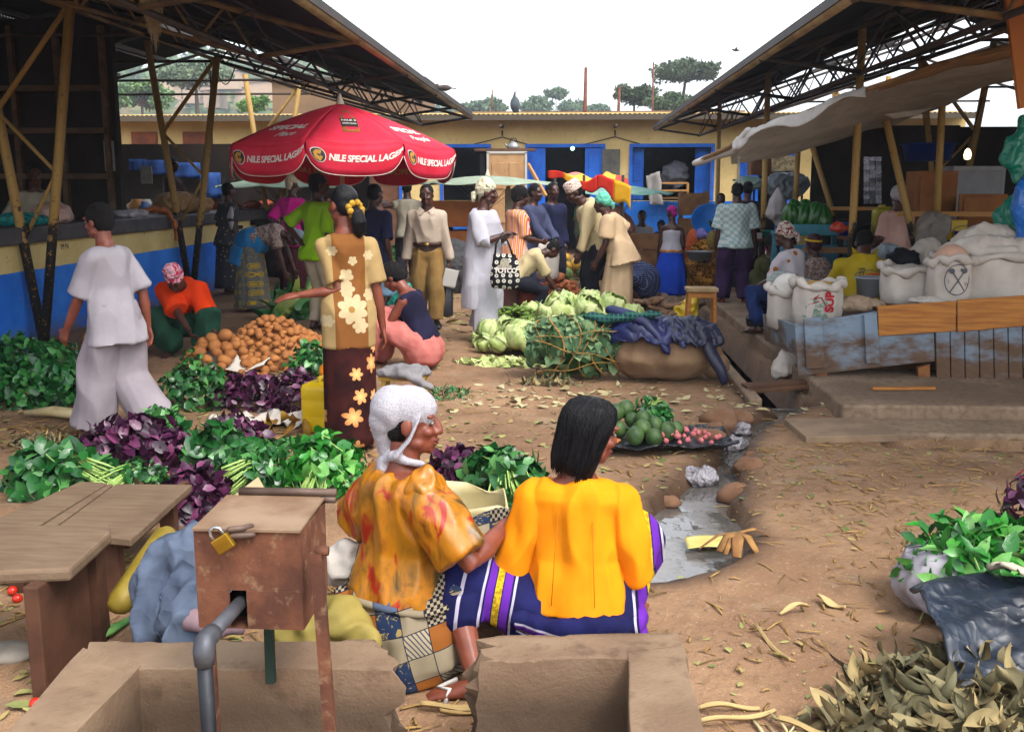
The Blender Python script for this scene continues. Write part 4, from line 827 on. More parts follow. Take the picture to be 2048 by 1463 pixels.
# --- seated woman in navy top and pink skirt
L = stand(848, 738); p = Person(L, 282, 'seated woman in sleeveless navy top and dusty pink skirt, head bowed', 1.62, pz=.24, lean=(14, 30), LH=(-.12, .50, .30), RH=(.1, .48, .26), LF=(-.12, .52, .06), RF=(.12, .46, .06), head=(0, 38), vox=.0095, sk=SKIN_R, fat=1.05, le=(-.3, -.6, -.6)); p.top(NAVB, inf=.016, low=-.05, sl=0, neck=.93, wr=(.010, 8.)); p.hair('afro', puff=1.02)
mb = MB(); [mb.tube([p.hip[k], p.kn[k], p.an[k]+Vector((0, 0, .05))], [.135, .12, .10], 14, round_=True) for k in 'LR']; mb.tube([p.p0+Vector((0, .05, -.02)), p.kn['L']*.5+p.kn['R']*.5], [.16, .13], 14, round_=True); mb.ell(p.p0+Vector((0, 0, -.05)), (.22, .2, .18)); p.blob('skirt', mb, PINKSK, (.016, 6.))
# --- man in beige shirt walking towards us
L = stand(858, 652); p = Person(L, 176, 'man in beige shirt and khaki trousers walking forward with a black bag', 1.63, vox=.0095, fem=False, LH=(-.25, .05, .70), RH=(.26, .02, .64), LF=(-.10, .14, .075), RF=(.09, -.2, .12), head=(4, 4), eyes=True, le=(-.5, -1, 0), re=(.5, -1, 0)); p.top(BEIGES, inf=.030, low=.20, sl=.97, sr=.018, wr=(.018, 6.)); p.trousers(KHAKI, inf=.035, end=.97, wr=(.014, 6.)); p.hair('crop'); p.shoes(BLKSH, 'shoe')
mb = MB(); mb.loft(p._secs([(.17, .088, .062, 0), (.24, .087, .062, 0)], .033), 28); o_ = p.raw('belt', mb, BROWNL); mb = MB(); mb.ell(p._secs([(.2, .087, .062, 0)], .036)[0][0]+Vector((0, .135, 0)), (.026, .012, .02)); p.raw('buckle', mb, M('brass', '#a98d4a', metal=.8, rough=.35, bump=0))
mb = MB()
for g_ in (-1, 1): mb.poly([p.nb+Vector((g_*.02, .105, -.01)), p.nb+Vector((g_*.085, .06, .035)), p.nb+Vector((g_*.10, .10, -.045)), p.nb+Vector((g_*.06, .135, -.06))], .008)
p.raw('collar', mb, BEIGES); BM = p
# --- woman in white tunic with polka bag
L = stand(965, 683); fc = 112; p = Person(L, fc, 'woman in long white tunic and cream headwrap holding a polka dot bag', 1.66, vox=.0095, LH=(-.07, .25, 1.10), RH=(.04, .27, 1.12), le=(-.7, -.6, -.3), re=(.8, -.4, -.6), head=(-22, 6), eyes=True, LF=(-.11, -.08, .07), RF=(.13, .10, .07), fat=1.06); WB = p
p.trousers(WHITE, inf=.04, end=.93, flare=.05, wr=(.010, 7.)); p.shoes(BLKSH)
mb = MB(); S_ = p._secs([(.985, .056, .042, -.004), (.95, .08, .046, 0), (.9, .094, .056, 0), (.75, .092, .07, .008), (.5, .092, .075, .004), (.25, .10, .085, 0), (.05, .105, .086, 0)], .03); dn = Vector((0, 0, -1)); q = S_[-1]; S_ += [(q[0]+dn*h, q[1]*(1+h*.35), q[2]*(1+h*.35)) for h in (.15, .3, .45, .55)]
mb.loft(list(reversed(S_)), 28)
for k in 'LR': A, E_, W_ = p.sh[k], p.el[k], p.ha[k]; mb.tube([A, A.lerp(E_, .5), E_, E_.lerp(W_, .18)], [.068, .074, .074, .076], 14); mb.ell(A, .066)
p.blob('tunic', mb, WHITE, (.013, 5.5)); p.wrap(CREAMH, 'headwrap')
mb = MB(); mb.tube([p.hp(.0, -.07, -.04), p.hp(-.10, -.05, -.12), p.hp(-.115, .02, -.24), p.hp(-.11, .06, -.36), p.hp(-.10, .08, -.46)], [.03, .032, .035, .036, .03], 10, flat=.45); p.blob('headwrap_tail', mb, CREAMH, (.005, 20.))
# --- striped woman, stooping boy, suit man, dark man
L = stand(1030, 632); p = Person(L, 62, 'woman in red and white striped blouse behind the white tunic', 1.62, vox=.013, RH=(.12, .30, .95), LH=(-.1, .25, .95), head=(10, 12)); p.top(STRIPE, inf=.026, low=-.3, sl=.5, wr=(.012, 7.)); p.skirt(cloth('brown pink skirt', '#6d4a44', '#7a554e'), end=.06, rx=.22, ry=.2); p.hair('afro', puff=1.04)
L = stand(1045, 640); p = Person(L, 78, 'boy in cream shirt stooping over the melons', 1.5, pz=.52, pel=(0, -.1), lean=(35, 70), LH=(-.1, .55, .22), RH=(.12, .50, .2), LF=(-.1, -.05, .07), RF=(.1, .1, .07), lk=(-.3, 1, .3), rk=(.3, 1, .3), head=(0, 55), vox=.014, fem=False); p.top(CREAMS, inf=.024, low=-.1, sl=.5, wr=(.012, 8.)); p.trousers(BLACKT, inf=.02); p.hair('crop')
L = stand(1063, 606); p = Person(L, 118, 'man in blue grey suit standing behind the stooping boy', 1.64, vox=.013, fem=False, RH=(.12, .32, .85), LH=(-.1, .34, .85), head=(0, 6), eyes=False); p.top(SUIT, inf=.045, low=-.36, sl=.97, sr=.03, wr=(.013, 6.)); p.trousers(SUIT, inf=.03); p.hair('crop'); SM = p
L = stand(1102, 598); p = Person(L, 150, 'man in dark navy clothes beside the suited man', 1.66, vox=.015, fem=False); p.top(NAVYT, inf=.035, low=-.25, sl=.97, wr=(.012, 6.)); p.trousers(BLACKT, inf=.03); p.hair('crop')
# --- man in kufi bending, woman in cream dress
L = stand(1188, 628); p = Person(L, 262, 'man in cream shirt and patterned kufi leaning over the yams', 1.76, pz=.93, pel=(0, -.05), lean=(8, 48), LH=(-.17, .30, .46), RH=(.15, .10, .74), head=(-10, 30), vox=.0115, fem=False, le=(-.2, -1, 0), re=(.3, -1, .2)); p.top(CREAMS, inf=.045, low=-.18, sl=.97, sr=.03, wr=(.016, 5.5)); p.trousers(BLACKT, inf=.04, wr=(.014, 6.)); p.hair('crop', puff=.96)
mb = MB(); mb.lathe([(.02, .135), (.075, .132), (.088, .118), (.09, .03), (.088, .02)], seg=24); mb.v = [p.hp(v.x, v.y*1.12-.015, v.z) for v in mb.v]; p.raw('kufi', mb, KUFI)
L = stand(1238, 638); p = Person(L, 283, 'woman in cream dress and mint headscarf leaning forward', 1.58, pz=.82, lean=(12, 36), LH=(-.16, .26, .72), RH=(.20, .05, .85), le=(-.6, -1, .3), re=(.6, -1, 0), head=(0, 10), vox=.0115, fat=1.12); p.top(CREAMD, inf=.034, low=-.30, sl=.42, sr=.04, flare=.05, wr=(.015, 6.)); p.skirt(CREAMD, end=.05, rx=.215, ry=.22, rip=.06, off=(0, .06)); p.wrap(MINT, 'wrap', puff=1.02)
# --- further back
L = Vector((At(1283, 440, 19.5).x, 19.5, 0)); p = Person(L, 180, 'man in white shirt seated against the blue wall', 1.68, pz=.38, lean=(8, 18), LH=(-.16, .42, .46), RH=(.16, .42, .46), LF=(-.16, .45, .07), RF=(.16, .45, .07), lk=(-.4, 1, .6), rk=(.4, 1, .6), vox=.017, fem=False); p.top(WHITE, inf=.03, low=-.05, sl=.95); p.trousers(BLACKT, inf=.03); p.hair('crop')
for i, (px, Y, cl) in enumerate(((1243, 19.2, DARKC), (1325, 19.3, DARKC))):
    L = Vector((At(px, 440, Y).x, Y, 0)); p = Person(L, 170+20*i, ['person in dark clothes seated left of the man in white shirt', 'person in dark clothes seated right of the man in white shirt'][i], 1.6, pz=.3, lean=(15, 35), LH=(-.16, .4, .4), RH=(.16, .4, .4), LF=(-.16, .4, .07), RF=(.16, .4, .07), lk=(-.4, 1, .6), rk=(.4, 1, .6), vox=.02, head=(0, 25)); p.top(cl, inf=.03, sl=.95); p.trousers(cl, inf=.03); p.hair('crop')
L = stand(1340, 588); p = Person(L, 8, 'girl in white camisole, royal blue skirt and purple cap, from behind', 1.54, vox=.012, LH=(-.2, .08, .72), RH=(.14, .22, .85), head=(-30, 0)); p.top(WHITE, inf=.012, low=.05, sl=0, neck=.82, wr=(.006, 9.)); p.skirt(BLUESK, end=.22, rx=.24, ry=.2, rip=.09, bulge=.02); p.wrap(PURP, 'scarf', 'cap', puff=.98)
mb = MB(); [mb.tube([p.nb+Vector((g_*.075, -.055, -.13)), p.nb+Vector((g_*.07, -.045, -.02)), p.nb+Vector((g_*.06, .02, -.0))], .007, 6) for g_ in (-1, 1)]; p.raw('strap', mb, WHITE)
mb = MB(); mb.loft(p._secs([(.10, .102, .078, -.006), (.16, .099, .073, -.004)], .018), 28); p.raw('sash', mb, M('red sash', '#a01a24', '#c9962c', scale=20))
L = stand(1466, 612, PZ*.6); L.z = .10; p = Person(L, 2, 'man in pale checked shirt and dark purple trousers, back turned', 1.56, vox=.011, fem=False, bulk=1.15, fat=1.1, LF=(-.15, 0, .07), RF=(.15, 0, .07), LH=(-.25, .06, .72), RH=(.26, .06, .72)); p.top(CHECK, inf=.038, low=-.2, sl=.5, sr=.035, sleeve_flare=.02, wr=(.012, 6.)); p.trousers(PURT, inf=.04, end=.98, flare=.02, wr=(.012, 6.)); p.hair('crop'); p.shoes(M('maroon shoe', '#5c1f18'), 'shoe')
L = Vector((At(1492, 450, 14.6).x, 14.6, PZ)); p = Person(L, 20, 'person in dark clothes standing behind the checked shirt man', 1.55, vox=.016); p.top(DARKC, inf=.03, sl=.95); p.skirt(DARKC); p.hair('crop')
L = Vector((At(1440, 450, 17).x, 17, 0)); p = Person(L, 190, 'person in dark top left of the checked shirt man, far back', 1.5, vox=.018, fem=False); p.top(DARKC, inf=.03, sl=.6); p.trousers(DARKC); p.hair('crop')
L = stand(1420, 590); p = Person(L, 345, 'person in golden brown print and lilac scarf squatting, back turned', 1.6, pz=.34, lean=(18, 58), LH=(-.2, .55, .3), RH=(.2, .55, .3), LF=(-.18, .25, .07), RF=(.18, .25, .07), lk=(-.5, 1, .5), rk=(.5, 1, .5), head=(0, 40), vox=.014, fat=1.0); p.wrap(LILAC, 'scarf')
mb = MB(); mb.loft(p._secs(p.prof()[:-2], .05), 24); [mb.tube([p.hip[k], p.kn[k], p.an[k]], [.16, .15, .14], 14, round_=True) for k in 'LR']; [mb.tube([p.sh[k], p.el[k]], [.09, .08], 12, round_=True) for k in 'LR']; mb.ell(p.p0+Vector((0, -.02, -.05)), (.26, .22, .24)); p.blob('dress', mb, KGOLD, (.024, 6.))
L = stand(1288, 600); p = Person(L, 275, 'person under dark blue plaid cloth crouching behind the cream dress', 1.55, pz=.36, lean=(55, 85), LH=(-.15, .6, .12), RH=(.15, .6, .12), LF=(-.15, .1, .07), RF=(.15, .1, .07), lk=(-.5, 1, .5), rk=(.5, 1, .5), head=(0, 60), vox=.014); p.hair('crop')
mb = MB(); mb.loft(p._secs(p.prof()[:-2], .045), 24); mb.ell(p.p0+Vector((0, -.02, -.08)), (.22, .22, .24)); [mb.tube([p.hip[k], p.kn[k]], [.12, .10], 14, round_=True) for k in 'LR']; p.blob('plaid_wrap', mb, PLAID, (.02, 6.))
# --- on the right platform
L = Vector((At(1592, 520, 10.5).x, 10.5, PZ)); p = Person(L, 318, 'seated woman in white blouse with rust flowers and dark blue skirt', 1.6, pz=.36, lean=(6, 18), LH=(-.1, .42, .42), RH=(.12, .42, .42), LF=lo(L, 318, Vector((At(1516, 655, 10.25).x, 10.25, PZ+.07))), RF=(.15, .5, .07), lk=(-.2, 1, .9), rk=(.2, 1, .9), head=(-15, 15), vox=.0115); p.top(WHFLOR, inf=.026, low=-.15, sl=.5, wr=(.012, 7.)); p.wrap(REDBAND, 'bun'); p.shoes(FLIP)
mb = MB(); [mb.tube([p.hip[k], p.kn[k], p.an[k]+Vector((0, 0, .10))], [.13, .10, .085], 14, round_=True) for k in 'LR']; mb.ell(p.p0+Vector((0, .02, -.05)), (.2, .18, .16)); p.blob('skirt', mb, DBLUE, (.012, 7.))
L = Vector((At(1641, 520, 11.2).x, 11.2, PZ)); p = Person(L, 340, 'seated person with maroon hair and yellow headband, from behind', 1.5, pz=.26, lean=(8, 20), LH=(-.1, .4, .4), RH=(.1, .4, .4), LF=(-.12, .45, .07), RF=(.12, .45, .07), lk=(-.3, 1, .8), rk=(.3, 1, .8), head=(-10, 10), vox=.014); p.top(LILACF, inf=.02, sl=.5); p.trousers(DARKC); p.hair('afro', M('maroon curls', '#2c0f16', '#3a141c', scale=40, bump=.8, bscale=120), puff=1.04)
mb = MB(); mb.loft([(p.hp(0, -.02+t*.03, .055+t), p.hr @ Vector((.096*p.hs, 0, 0)), p.hr @ Vector((0, .112*p.hs, .03*p.hs))) for t in (-.012, .012)], 24); p.raw('headband', mb, M('yellow band', '#c9a51a'))
L = Vector((At(1730, 520, 9.55).x, 9.55, PZ)); p = Person(L, 12, 'man in olive yellow jacket with small lettering, seated with back turned', 1.68, pz=.34, lean=(10, 26), LH=(-.15, .45, .4), RH=(.16, .45, .4), LF=(-.16, .5, .07), RF=(.16, .5, .07), le=(-1, -.4, 0), re=(1, -.4, 0), lk=(-.4, 1, .8), rk=(.4, 1, .8), head=(0, 40), vox=.011, fem=False, bulk=1.08); p.top(YELF, inf=.045, low=-.12, sl=.97, sr=.035, wr=(.016, 6.)); p.trousers(DBLUE, inf=.035); p.hair('crop')
for k_, (tx, sz, cm, dz) in enumerate((('LOGISTICS', .026, 'dark print', -.17), ('TT', .05, 'dark print', -.225), ('EXPRESS', .032, 'red print', -.22))):
    vs_, fs_ = text_geo(tx, sz, .1, .0012); mb = MB(); ax = p.fr[-2]; o0 = p.nb+ax[2]*dz+ax[0]*(.0 if k_ == 0 else (-.06 if k_ == 1 else .01))-ax[0]*(.06 if k_ == 0 else 0)
    mb.add([o0+ax[0]*v.x+ax[2]*v.y-ax[1]*.148 for v in vs_], fs_, False); p.raw('lettering', mb, M(cm, '#20242c' if k_ < 2 else '#a8281c'))
mb = MB()
for g_ in (-1, 1): mb.poly([p.nb+Vector((g_*.02, -.05, .02)), p.nb+Vector((g_*.10, -.03, .02)), p.nb+Vector((g_*.12, -.05, .10)), p.nb+Vector((g_*.07, -.08, .06))], .012)
p.raw('collar', mb, YELF)
L = Vector((At(1795, 450, 11.4).x, 11.4, PZ)); p = Person(L, 345, 'woman in white cap and peach blouse with red trim, blue skirt', 1.47, vox=.012, head=(20, 12), RH=(.15, .25, .75), LH=(-.16, .2, .8)); p.top(PEACH, inf=.034, low=-.22, sl=.5, sr=.03, flare=.05, wr=(.012, 7.)); p.skirt(BLUESK, end=.1, rx=.22); p.wrap(WHITE, 'bun')
mb = MB()
for t_ in (.95, .90): mb.loft(p._secs([(t_, .085, .05, 0), (t_+.02, .08, .048, 0)], .03), 24, False)
p.raw('red_trim', mb, M('red trim', '#a02a2a'), solid=.006)
L = Vector((At(1532, 560, 13.0).x, 13.0, PZ)); p = Person(L, 165, 'woman in olive clothes seated low, facing us, pink cloth on her head', 1.5, pz=.18, lean=(10, 20), LH=(-.15, .35, .25), RH=(.15, .35, .25), LF=(-.2, .4, .07), RF=(.2, .4, .07), lk=(-.6, 1, .6), rk=(.6, 1, .6), vox=.014, eyes=False); p.top(OLIV, inf=.03, sl=.9); p.trousers(OLIV, inf=.04); p.hair('afro', puff=1.1); p.wrap(PURP, 'bun', puff=.9)
L = Vector((At(1563, 560, 13.2).x, 13.2, PZ)); p = Person(L, 150, 'person in dark clothes beside the woman in olive, leaning in', 1.5, pz=.22, lean=(10, 20), LH=(-.15, .35, .25), RH=(.15, .35, .25), LF=(-.2, .4, .07), RF=(.2, .4, .07), lk=(-.6, 1, .6), rk=(.6, 1, .6), vox=.015); p.top(DARKC, inf=.03, sl=.9); p.trousers(DARKC, inf=.04); p.hair('afro', puff=1.1)
# --- left stall
L = Vector((-6.35, 11.7, .14)); p = Person(L, 140, 'smiling man in pale shirt leaning behind the left counter', 1.72, vox=.012, fem=False, lean=(3, 10), LH=(-.3, .34, 1.12), RH=(.3, .34, 1.12), head=(-5, 5), sk=SKIN_D, eyes=True); p.top(PALEC, inf=.04, sl=.6); p.trousers(DARKC, inf=.03); p.hair('crop')
L = Vector((At(340, 350, 16.2).x, 16.2, .45)); p = Person(L, 90, 'person in dark red and black seated high inside the left shed', 1.62, vox=.015, LH=(-.1, .4, 1.0), RH=(.1, .4, 1.0)); p.top(M('dark red cloth', '#3a1416', '#1a1420', scale=6), inf=.03, sl=.6); p.skirt(DARKC); p.hair('afro')
L = stand(462, 588); p = Person(L, 40, 'woman in charcoal dotted dress standing by the left counter', 1.66, vox=.014, LH=(-.16, .2, 1.0)); p.top(DOTTED, inf=.03, low=-.3, sl=.4); p.skirt(DOTTED, end=.1, rx=.24, ry=.22); p.hair('crop')
mb = MB(); mb.tube([p.sh['R']+Vector((0, -.04, .02)), p.sh['R']+Vector((.02, -.06, -.12)), p.sh['R']+Vector((.01, -.05, -.32))], [.06, .07, .05], 10, flat=.6); p.blob('shawl', mb, WHITE, (.008, 9.))
L = stand(818, 575); p = Person(L, 340, 'man in pale vest standing beside the wooden poles behind the umbrella', 1.68, vox=.015, fem=False, LH=(-.35, .1, 1.35)); p.top(PALEC, inf=.03, low=-.2, sl=.2); p.trousers(DARKC, inf=.03); p.hair('crop')
L = Vector((At(1172, 400, 19).x, 19, 0)); p = Person(L, 185, 'woman in brown and green wrap standing under the red and yellow umbrella', 1.55, vox=.018); p.top(cloth('brown green print', '#5a4a20', '#2c6a58', scale=14), inf=.03, sl=.5); p.skirt(DARKC); p.hair('afro')
L = Vector((At(690, 400, 17.5).x, 17.5, 0)); p = Person(L, 90, 'person in pale pink top and red cap behind the umbrella pole', 1.66, vox=.018); p.top(PEACH, inf=.03, sl=.5, low=-.25); p.skirt(DARKC); p.wrap(M('red cap', '#a81c14'), 'cap', 'cap')
# --- the two women in front
L = Vector((At(805, 1250, 3.16).x, 3.16, GZ(-.5, 3.1))); fc = 28; p = Person(L, fc, 'seated woman in silver headscarf and orange tie-dye blouse, patchwork skirt', 1.52, pz=.24, lean=(0, 8), twist=22, vox=.0062, fat=1.06, LH=(-.20, .30, .30), RH=lo(L, fc, At(1012, 1048, 3.22)), re=(.5, -.5, -.8), le=(-1, -.3, -.5), LF=(-.2, .42, .07), RF=(.12, .46, .07), lk=(-.6, 1, .8), rk=(.5, 1, .8), head=(62, 2), tilt=-2, eyes=True, sk=SKIN_R, curl={'L': .6, 'R': .5}); SW_ = p
p.top(TIEDYE, inf=.022, low=-.02, sl=.46, sr=.036, sleeve_flare=.018, flare=.035, neck=.965, wr=(.013, 9., (1, 1, .4), 3.), vox=.0072)
mb = MB(); mb.ell(p.sh['R']+Vector((.01, 0, .03)), (.060, .070, .066)); mb.ell(p.sh['R']+Vector((.015, 0, .068)), (.024, .045, .04)); p.blob('puff_shoulder', mb, TIEDYE, (.012, 14.), vox=.007)
mb = MB(); [mb.tube([p.hip[k], p.kn[k], p.an[k]+Vector((0, 0, .08))], [.14, .115, .10], 16, round_=True) for k in 'LR']; mb.loft([(p.p0+Vector((0, 0, z_)), Vector((a, 0, 0)), Vector((0, b, 0))) for z_, a, b in ((-.22, .23, .20), (-.16, .25, .22), (-.05, .225, .205), (.03, .195, .16), (.06, .185, .145))], 28); p.blob('skirt', mb, PATCHW, (.013, 8., (1, 1, .4), 5.), vox=.008)
mb = MB(); c = p.p0+Vector((0, 0, .035)); mb.tube([c+Vector((.205*math.cos(a), .165*math.sin(a), .01*math.sin(a*3))) for a in [k*2*PI/26 for k in range(27)]], .013, 8); mb.ell(c+Vector((-.15, -.13, .0)), .03); mb.tube([c+Vector((-.15, -.14, 0)), c+Vector((-.14, -.165, -.06))], [.015, .02], 8, round_=True); p.raw('waist_tie', mb, PATCHW)
mb = MB(); h = p.hs; E = lambda c, q: mb.ell(p.hp(*c), Vector(q)*h, p.hr, 24, 14)
E((0, -.012, .044), (.086, .102, .086)); E((0, -.065, .045), (.088, .085, .085)); E((0, -.10, .005), (.07, .052, .06))
mb.tube([p.hp(.078, .035, .02), p.hp(.082, .005, -.05), p.hp(.074, -.035, -.105), p.hp(.03, -.075, -.13), p.hp(-.03, -.08, -.125)], [.02*h, .032*h, .030*h, .028*h, .02*h], 10, round_=True, flat=.45)
mb.tube([p.hp(.0, -.085, -.12), p.hp(.01, -.095, -.15), p.hp(.02, -.10, -.185)], [.02*h, .034*h, .03*h], 10, round_=True, flat=.6); mb.tube([p.hp(.01, -.10, -.02), p.hp(0, -.095, -.12)], [.045*h, .022*h], 10)
mb.tube([p.hp(.05, -.06, -.118), p.hp(.08, 0, -.128), p.hp(.06, .05, -.14)], [.02*h, .017*h, .012*h], 8, round_=True); p.blob('headscarf', mb, SILV, (.0045, 9., (1, 1.6, .7), 2.), vox=.0065, smooth=5)
mb = MB(); E((0, -.02, .02), (.078, .09, .07)); E((0, -.05, -.02), (.068, .05, .06)); p.blob('hair', mb, AFRO, None)
L = Vector((At(1150, 1250, 3.16).x, 3.16, GZ(.0, 3.1))); fc = 4; p = Person(L, fc, 'seated woman in marigold yellow jacket and navy striped wrap, back to us', 1.52, pz=.225, lean=(2, 10), vox=.0062, fat=.95, bulk=1.05, LH=(-.20, .22, .33), RH=(.18, .26, .33), le=(-.36, -.35, -1), re=(.34, -.35, -1), LF=lo(L, fc, P(955, 1362, .06)), RF=(.20, .42, .07), lk=(-.8, 1.0, 1.4), rk=(.55, 1.2, 1.5), lfy=-95, head=(58, 12), tilt=3, sk=SKIN_R, eyes=True); YW = p
p.top(YELJ, inf=.022, low=.02, sl=.9, sr=.020, flare=.02, neck=.985, wr=(.012, 8., (1.2, 1.2, .5), 8.), vox=.007); p.hair('bob', puff=1.)
mb = MB()
for g_ in (-1, 1): mb.tube([p.sp[4]+Vector((g_*.055, -.094, .0)), p.sp[3]+Vector((g_*.06, -.118, 0)), p.sp[1]+Vector((g_*.07, -.125, -.02))], .0012, 4)
p.raw('back_seam', mb, M('seam thread', '#a86002'))
mb = MB(); [mb.tube([p.hip[k], p.kn[k], p.kn[k].lerp(p.an[k], .30)], [.12, .10, .095], 18, round_=True) for k in 'LR']; mb.loft([(p.p0+Vector((0, 0, z_)), Vector((a, 0, 0)), Vector((0, b, 0))) for z_, a, b in ((-.22, .225, .19), (-.14, .245, .205), (-.05, .235, .195), (.0, .215, .175), (.03, .195, .155))], 30); p.blob('wrap_skirt', mb, NAVYW, (.012, 7., (1, 1, .4), 11.), vox=.008)
mb = MB(); c = p.p0+Vector((0, 0, .0)); mb.tube([c+Vector((.219*math.cos(a), .175*math.sin(a), -.02*math.sin(a)+.008*math.sin(a*4))) for a in [PI*.9+k*1.3*PI/22 for k in range(23)]], [.022]*23, 10, flat=1.5); mb.ell(c+Vector((-.17, -.13, .02)), (.035, .03, .03)); p.blob('wrap_roll', mb, NAVYW, (.006, 14.), vox=.008)
mb = MB(); f_ = p.an['L']; q0 = Vector((f_.x, f_.y, f_.z-.062)); mb.loft([(q0+Vector((-t, .0, -.004)), Vector((0, w_, 0)), Vector((0, 0, .009))) for t, w_ in ((-.07, .02), (-.04, .038), (.04, .04), (.12, .05), (.18, .046), (.21, .026))], 14); p.raw('sandal', mb, M('tan sandal sole', '#b07a42', '#8a5c30'))
mb = MB(); mb.tube([q0+Vector((-.10, -.05, .0)), q0+Vector((-.085, -.03, .045)), q0+Vector((-.13, .0, .032)), q0+Vector((-.075, .03, .05)), q0+Vector((-.09, .05, 0))], .008, 7); p.raw('sandal_strap', mb, M('white sandal strap', '#b9b4ae', rough=.5))
# ------------------------------------------------------------ leafy vegetables
def gleaf(name, c1, c2, c3, rough=.34, spec=.5):
    g = G(name, rough, spec); r = g.attr('rnd'); g.col(g.mix(g.noise(30, 3)*.5, g.ramp(r, (0, c1), (.55, c2), (1, c3)), c1)); g.bump(g.noise(55, 2), .3, .006); return g.mat
LG_D = gleaf('deep green leaves', '#0f3f17', '#24702c', '#5a9c4e'); LG_M = gleaf('fresh green leaves', '#0f3d16', '#24652a', '#639a54'); LG_B = gleaf('bright green leaves', '#175a18', '#35872c', '#7cb45e')
LP = gleaf('purple amaranth leaves', '#190615', '#46123a', '#7d3a63', .4); LDRY = gleaf('wilted leaves', '#443620', '#77755a', '#b39c6c', .8, .15); LBAN = gleaf('banana leaf', '#1f5a2a', '#3d7f3f', '#8f9a3a', .5)
STEMG = M('pale green stems', '#7f9f4c', '#9db868', scale=20, rough=.5); STEMP = M('red stems', '#7a1430', '#a0244a', scale=20, rough=.5)
def curl_leaf(mb, c, d, n, L, W, rnd, rs):
    s = d.cross(n).normalized(); n = s.cross(d).normalized(); k1, k2, tw = rs.uniform(-3.2, 3.2), rs.uniform(-2.2, 2.2), rs.uniform(-1.8, 1.8)
    def f(u, v):
        x = v-.5; w_ = W*math.sin(min(.999, .06+u*.94)*PI)**.6; t = tw*u; ss = s*math.cos(t)+n*math.sin(t); nn = n*math.cos(t)-s*math.sin(t)
        return c+d*L*(math.sin(k1*u)/k1 if abs(k1) > .05 else u)+n*L*((1-math.cos(k1*u))/k1 if abs(k1) > .05 else 0)+ss*w_*(math.sin(k2*x)/k2 if abs(k2) > .05 else x)+nn*w_*(x*x*k2+.05*math.sin(u*17+k1*3)*x)
    mb.sheet(f, 7, 4, 0, rnd)
def greens(px, py, w, d, h, mat, n, L, label, seed, group='leafy greens laid out in rows', stems=None, stemm=None, z=None, name='greens_bunch', W=.6, cat='greens', at=None, yaw=0., fwd=0.):
    """a heap of big leaves over a dome; stems: direction (x,y,z) the cut stalks point to"""
    if seed < 130: w *= 1.22; d *= 1.15; h *= 1.15; n = int(n*1.45); L *= 1.08
    rs = random.Random(seed); c = P(px, py) if at is None else Vector(at); zb = GZ(c.x, c.y) if z is None else z; c = Vector((c.x, c.y+d/2+fwd, zb)); t = thing(name, label, cat, c, 0, group); mb = MB(); st = MB()
    for i in range(n):
        a = rs.uniform(0, 2*PI); e = rs.uniform(-.05, 1)**.8 if rs.random() < .96 else 0; q = Vector((math.cos(a)*math.sqrt(max(0, 1-e.real**2)), math.sin(a)*math.sqrt(max(0, 1-e.real**2)), e.real))
        k = rs.uniform(.68, 1.0)*(1+.18*nz(q.x*2, q.y*2, q.z*2+seed)); p = c+Vector((q.x*w/2*k, q.y*d/2*k, q.z*h*k)); o = Vector((q.x/w, q.y/d, q.z/h*.6)).normalized()
        dd = (o*.55+rdir(rs)*.75+Vector((0, 0, .15))); dd.normalize(); nn = (o+rdir(rs)*.5).normalized(); l = L*rs.uniform(.6, 1.2)
        if mat is LDRY or mat is LBAN:
            dd = Vector((rs.uniform(-1, 1), rs.uniform(-1, 1), rs.uniform(-.25, .3))).normalized(); nn = (o*.6+rdir(rs)*.6+Vector((0, 0, .5))).normalized(); W_ = W*rs.choice((.5, .8, 1.2))
            curl_leaf(mb, p-dd*l*.4, dd, nn, l, l*W_, rs.random(), rs); continue
        blade(mb, p-dd*l*.4, dd, nn, l, l*W*rs.uniform(.8, 1.2), rs.random()**1.3, .12, rs.uniform(0, .35))
        if stems and rs.random() < .22: st.tube([p-dd*l*.4, p-dd*l*1.1-Vector((0, 0, .02))], [.0025, .0035], 5, False)
    if stems:
        s = Vector(stems); sl = s.length; s.normalize(); sx, sy, _ = frame(s)
        for i in range(46):
            a, q = rs.uniform(0, 2*PI), rs.random()**.5; o = (sx*math.cos(a)+sy*math.sin(a))*q*.06; tip = c+s*sl*rs.uniform(.85, 1.1)+o*1.5+Vector((0, 0, h*.35)); tip.z = max(tip.z, zb+.01); st.tube([c+o*.8+Vector((0, 0, h*.6)), c+s*sl*.5+o+Vector((0, 0, h*.55)), tip], .0042, 5)
    mb.build('leaves', mat, t)
    if st.v: st.build('stems', stemm or (STEMP if mat is LP else STEMG), t)
    return t
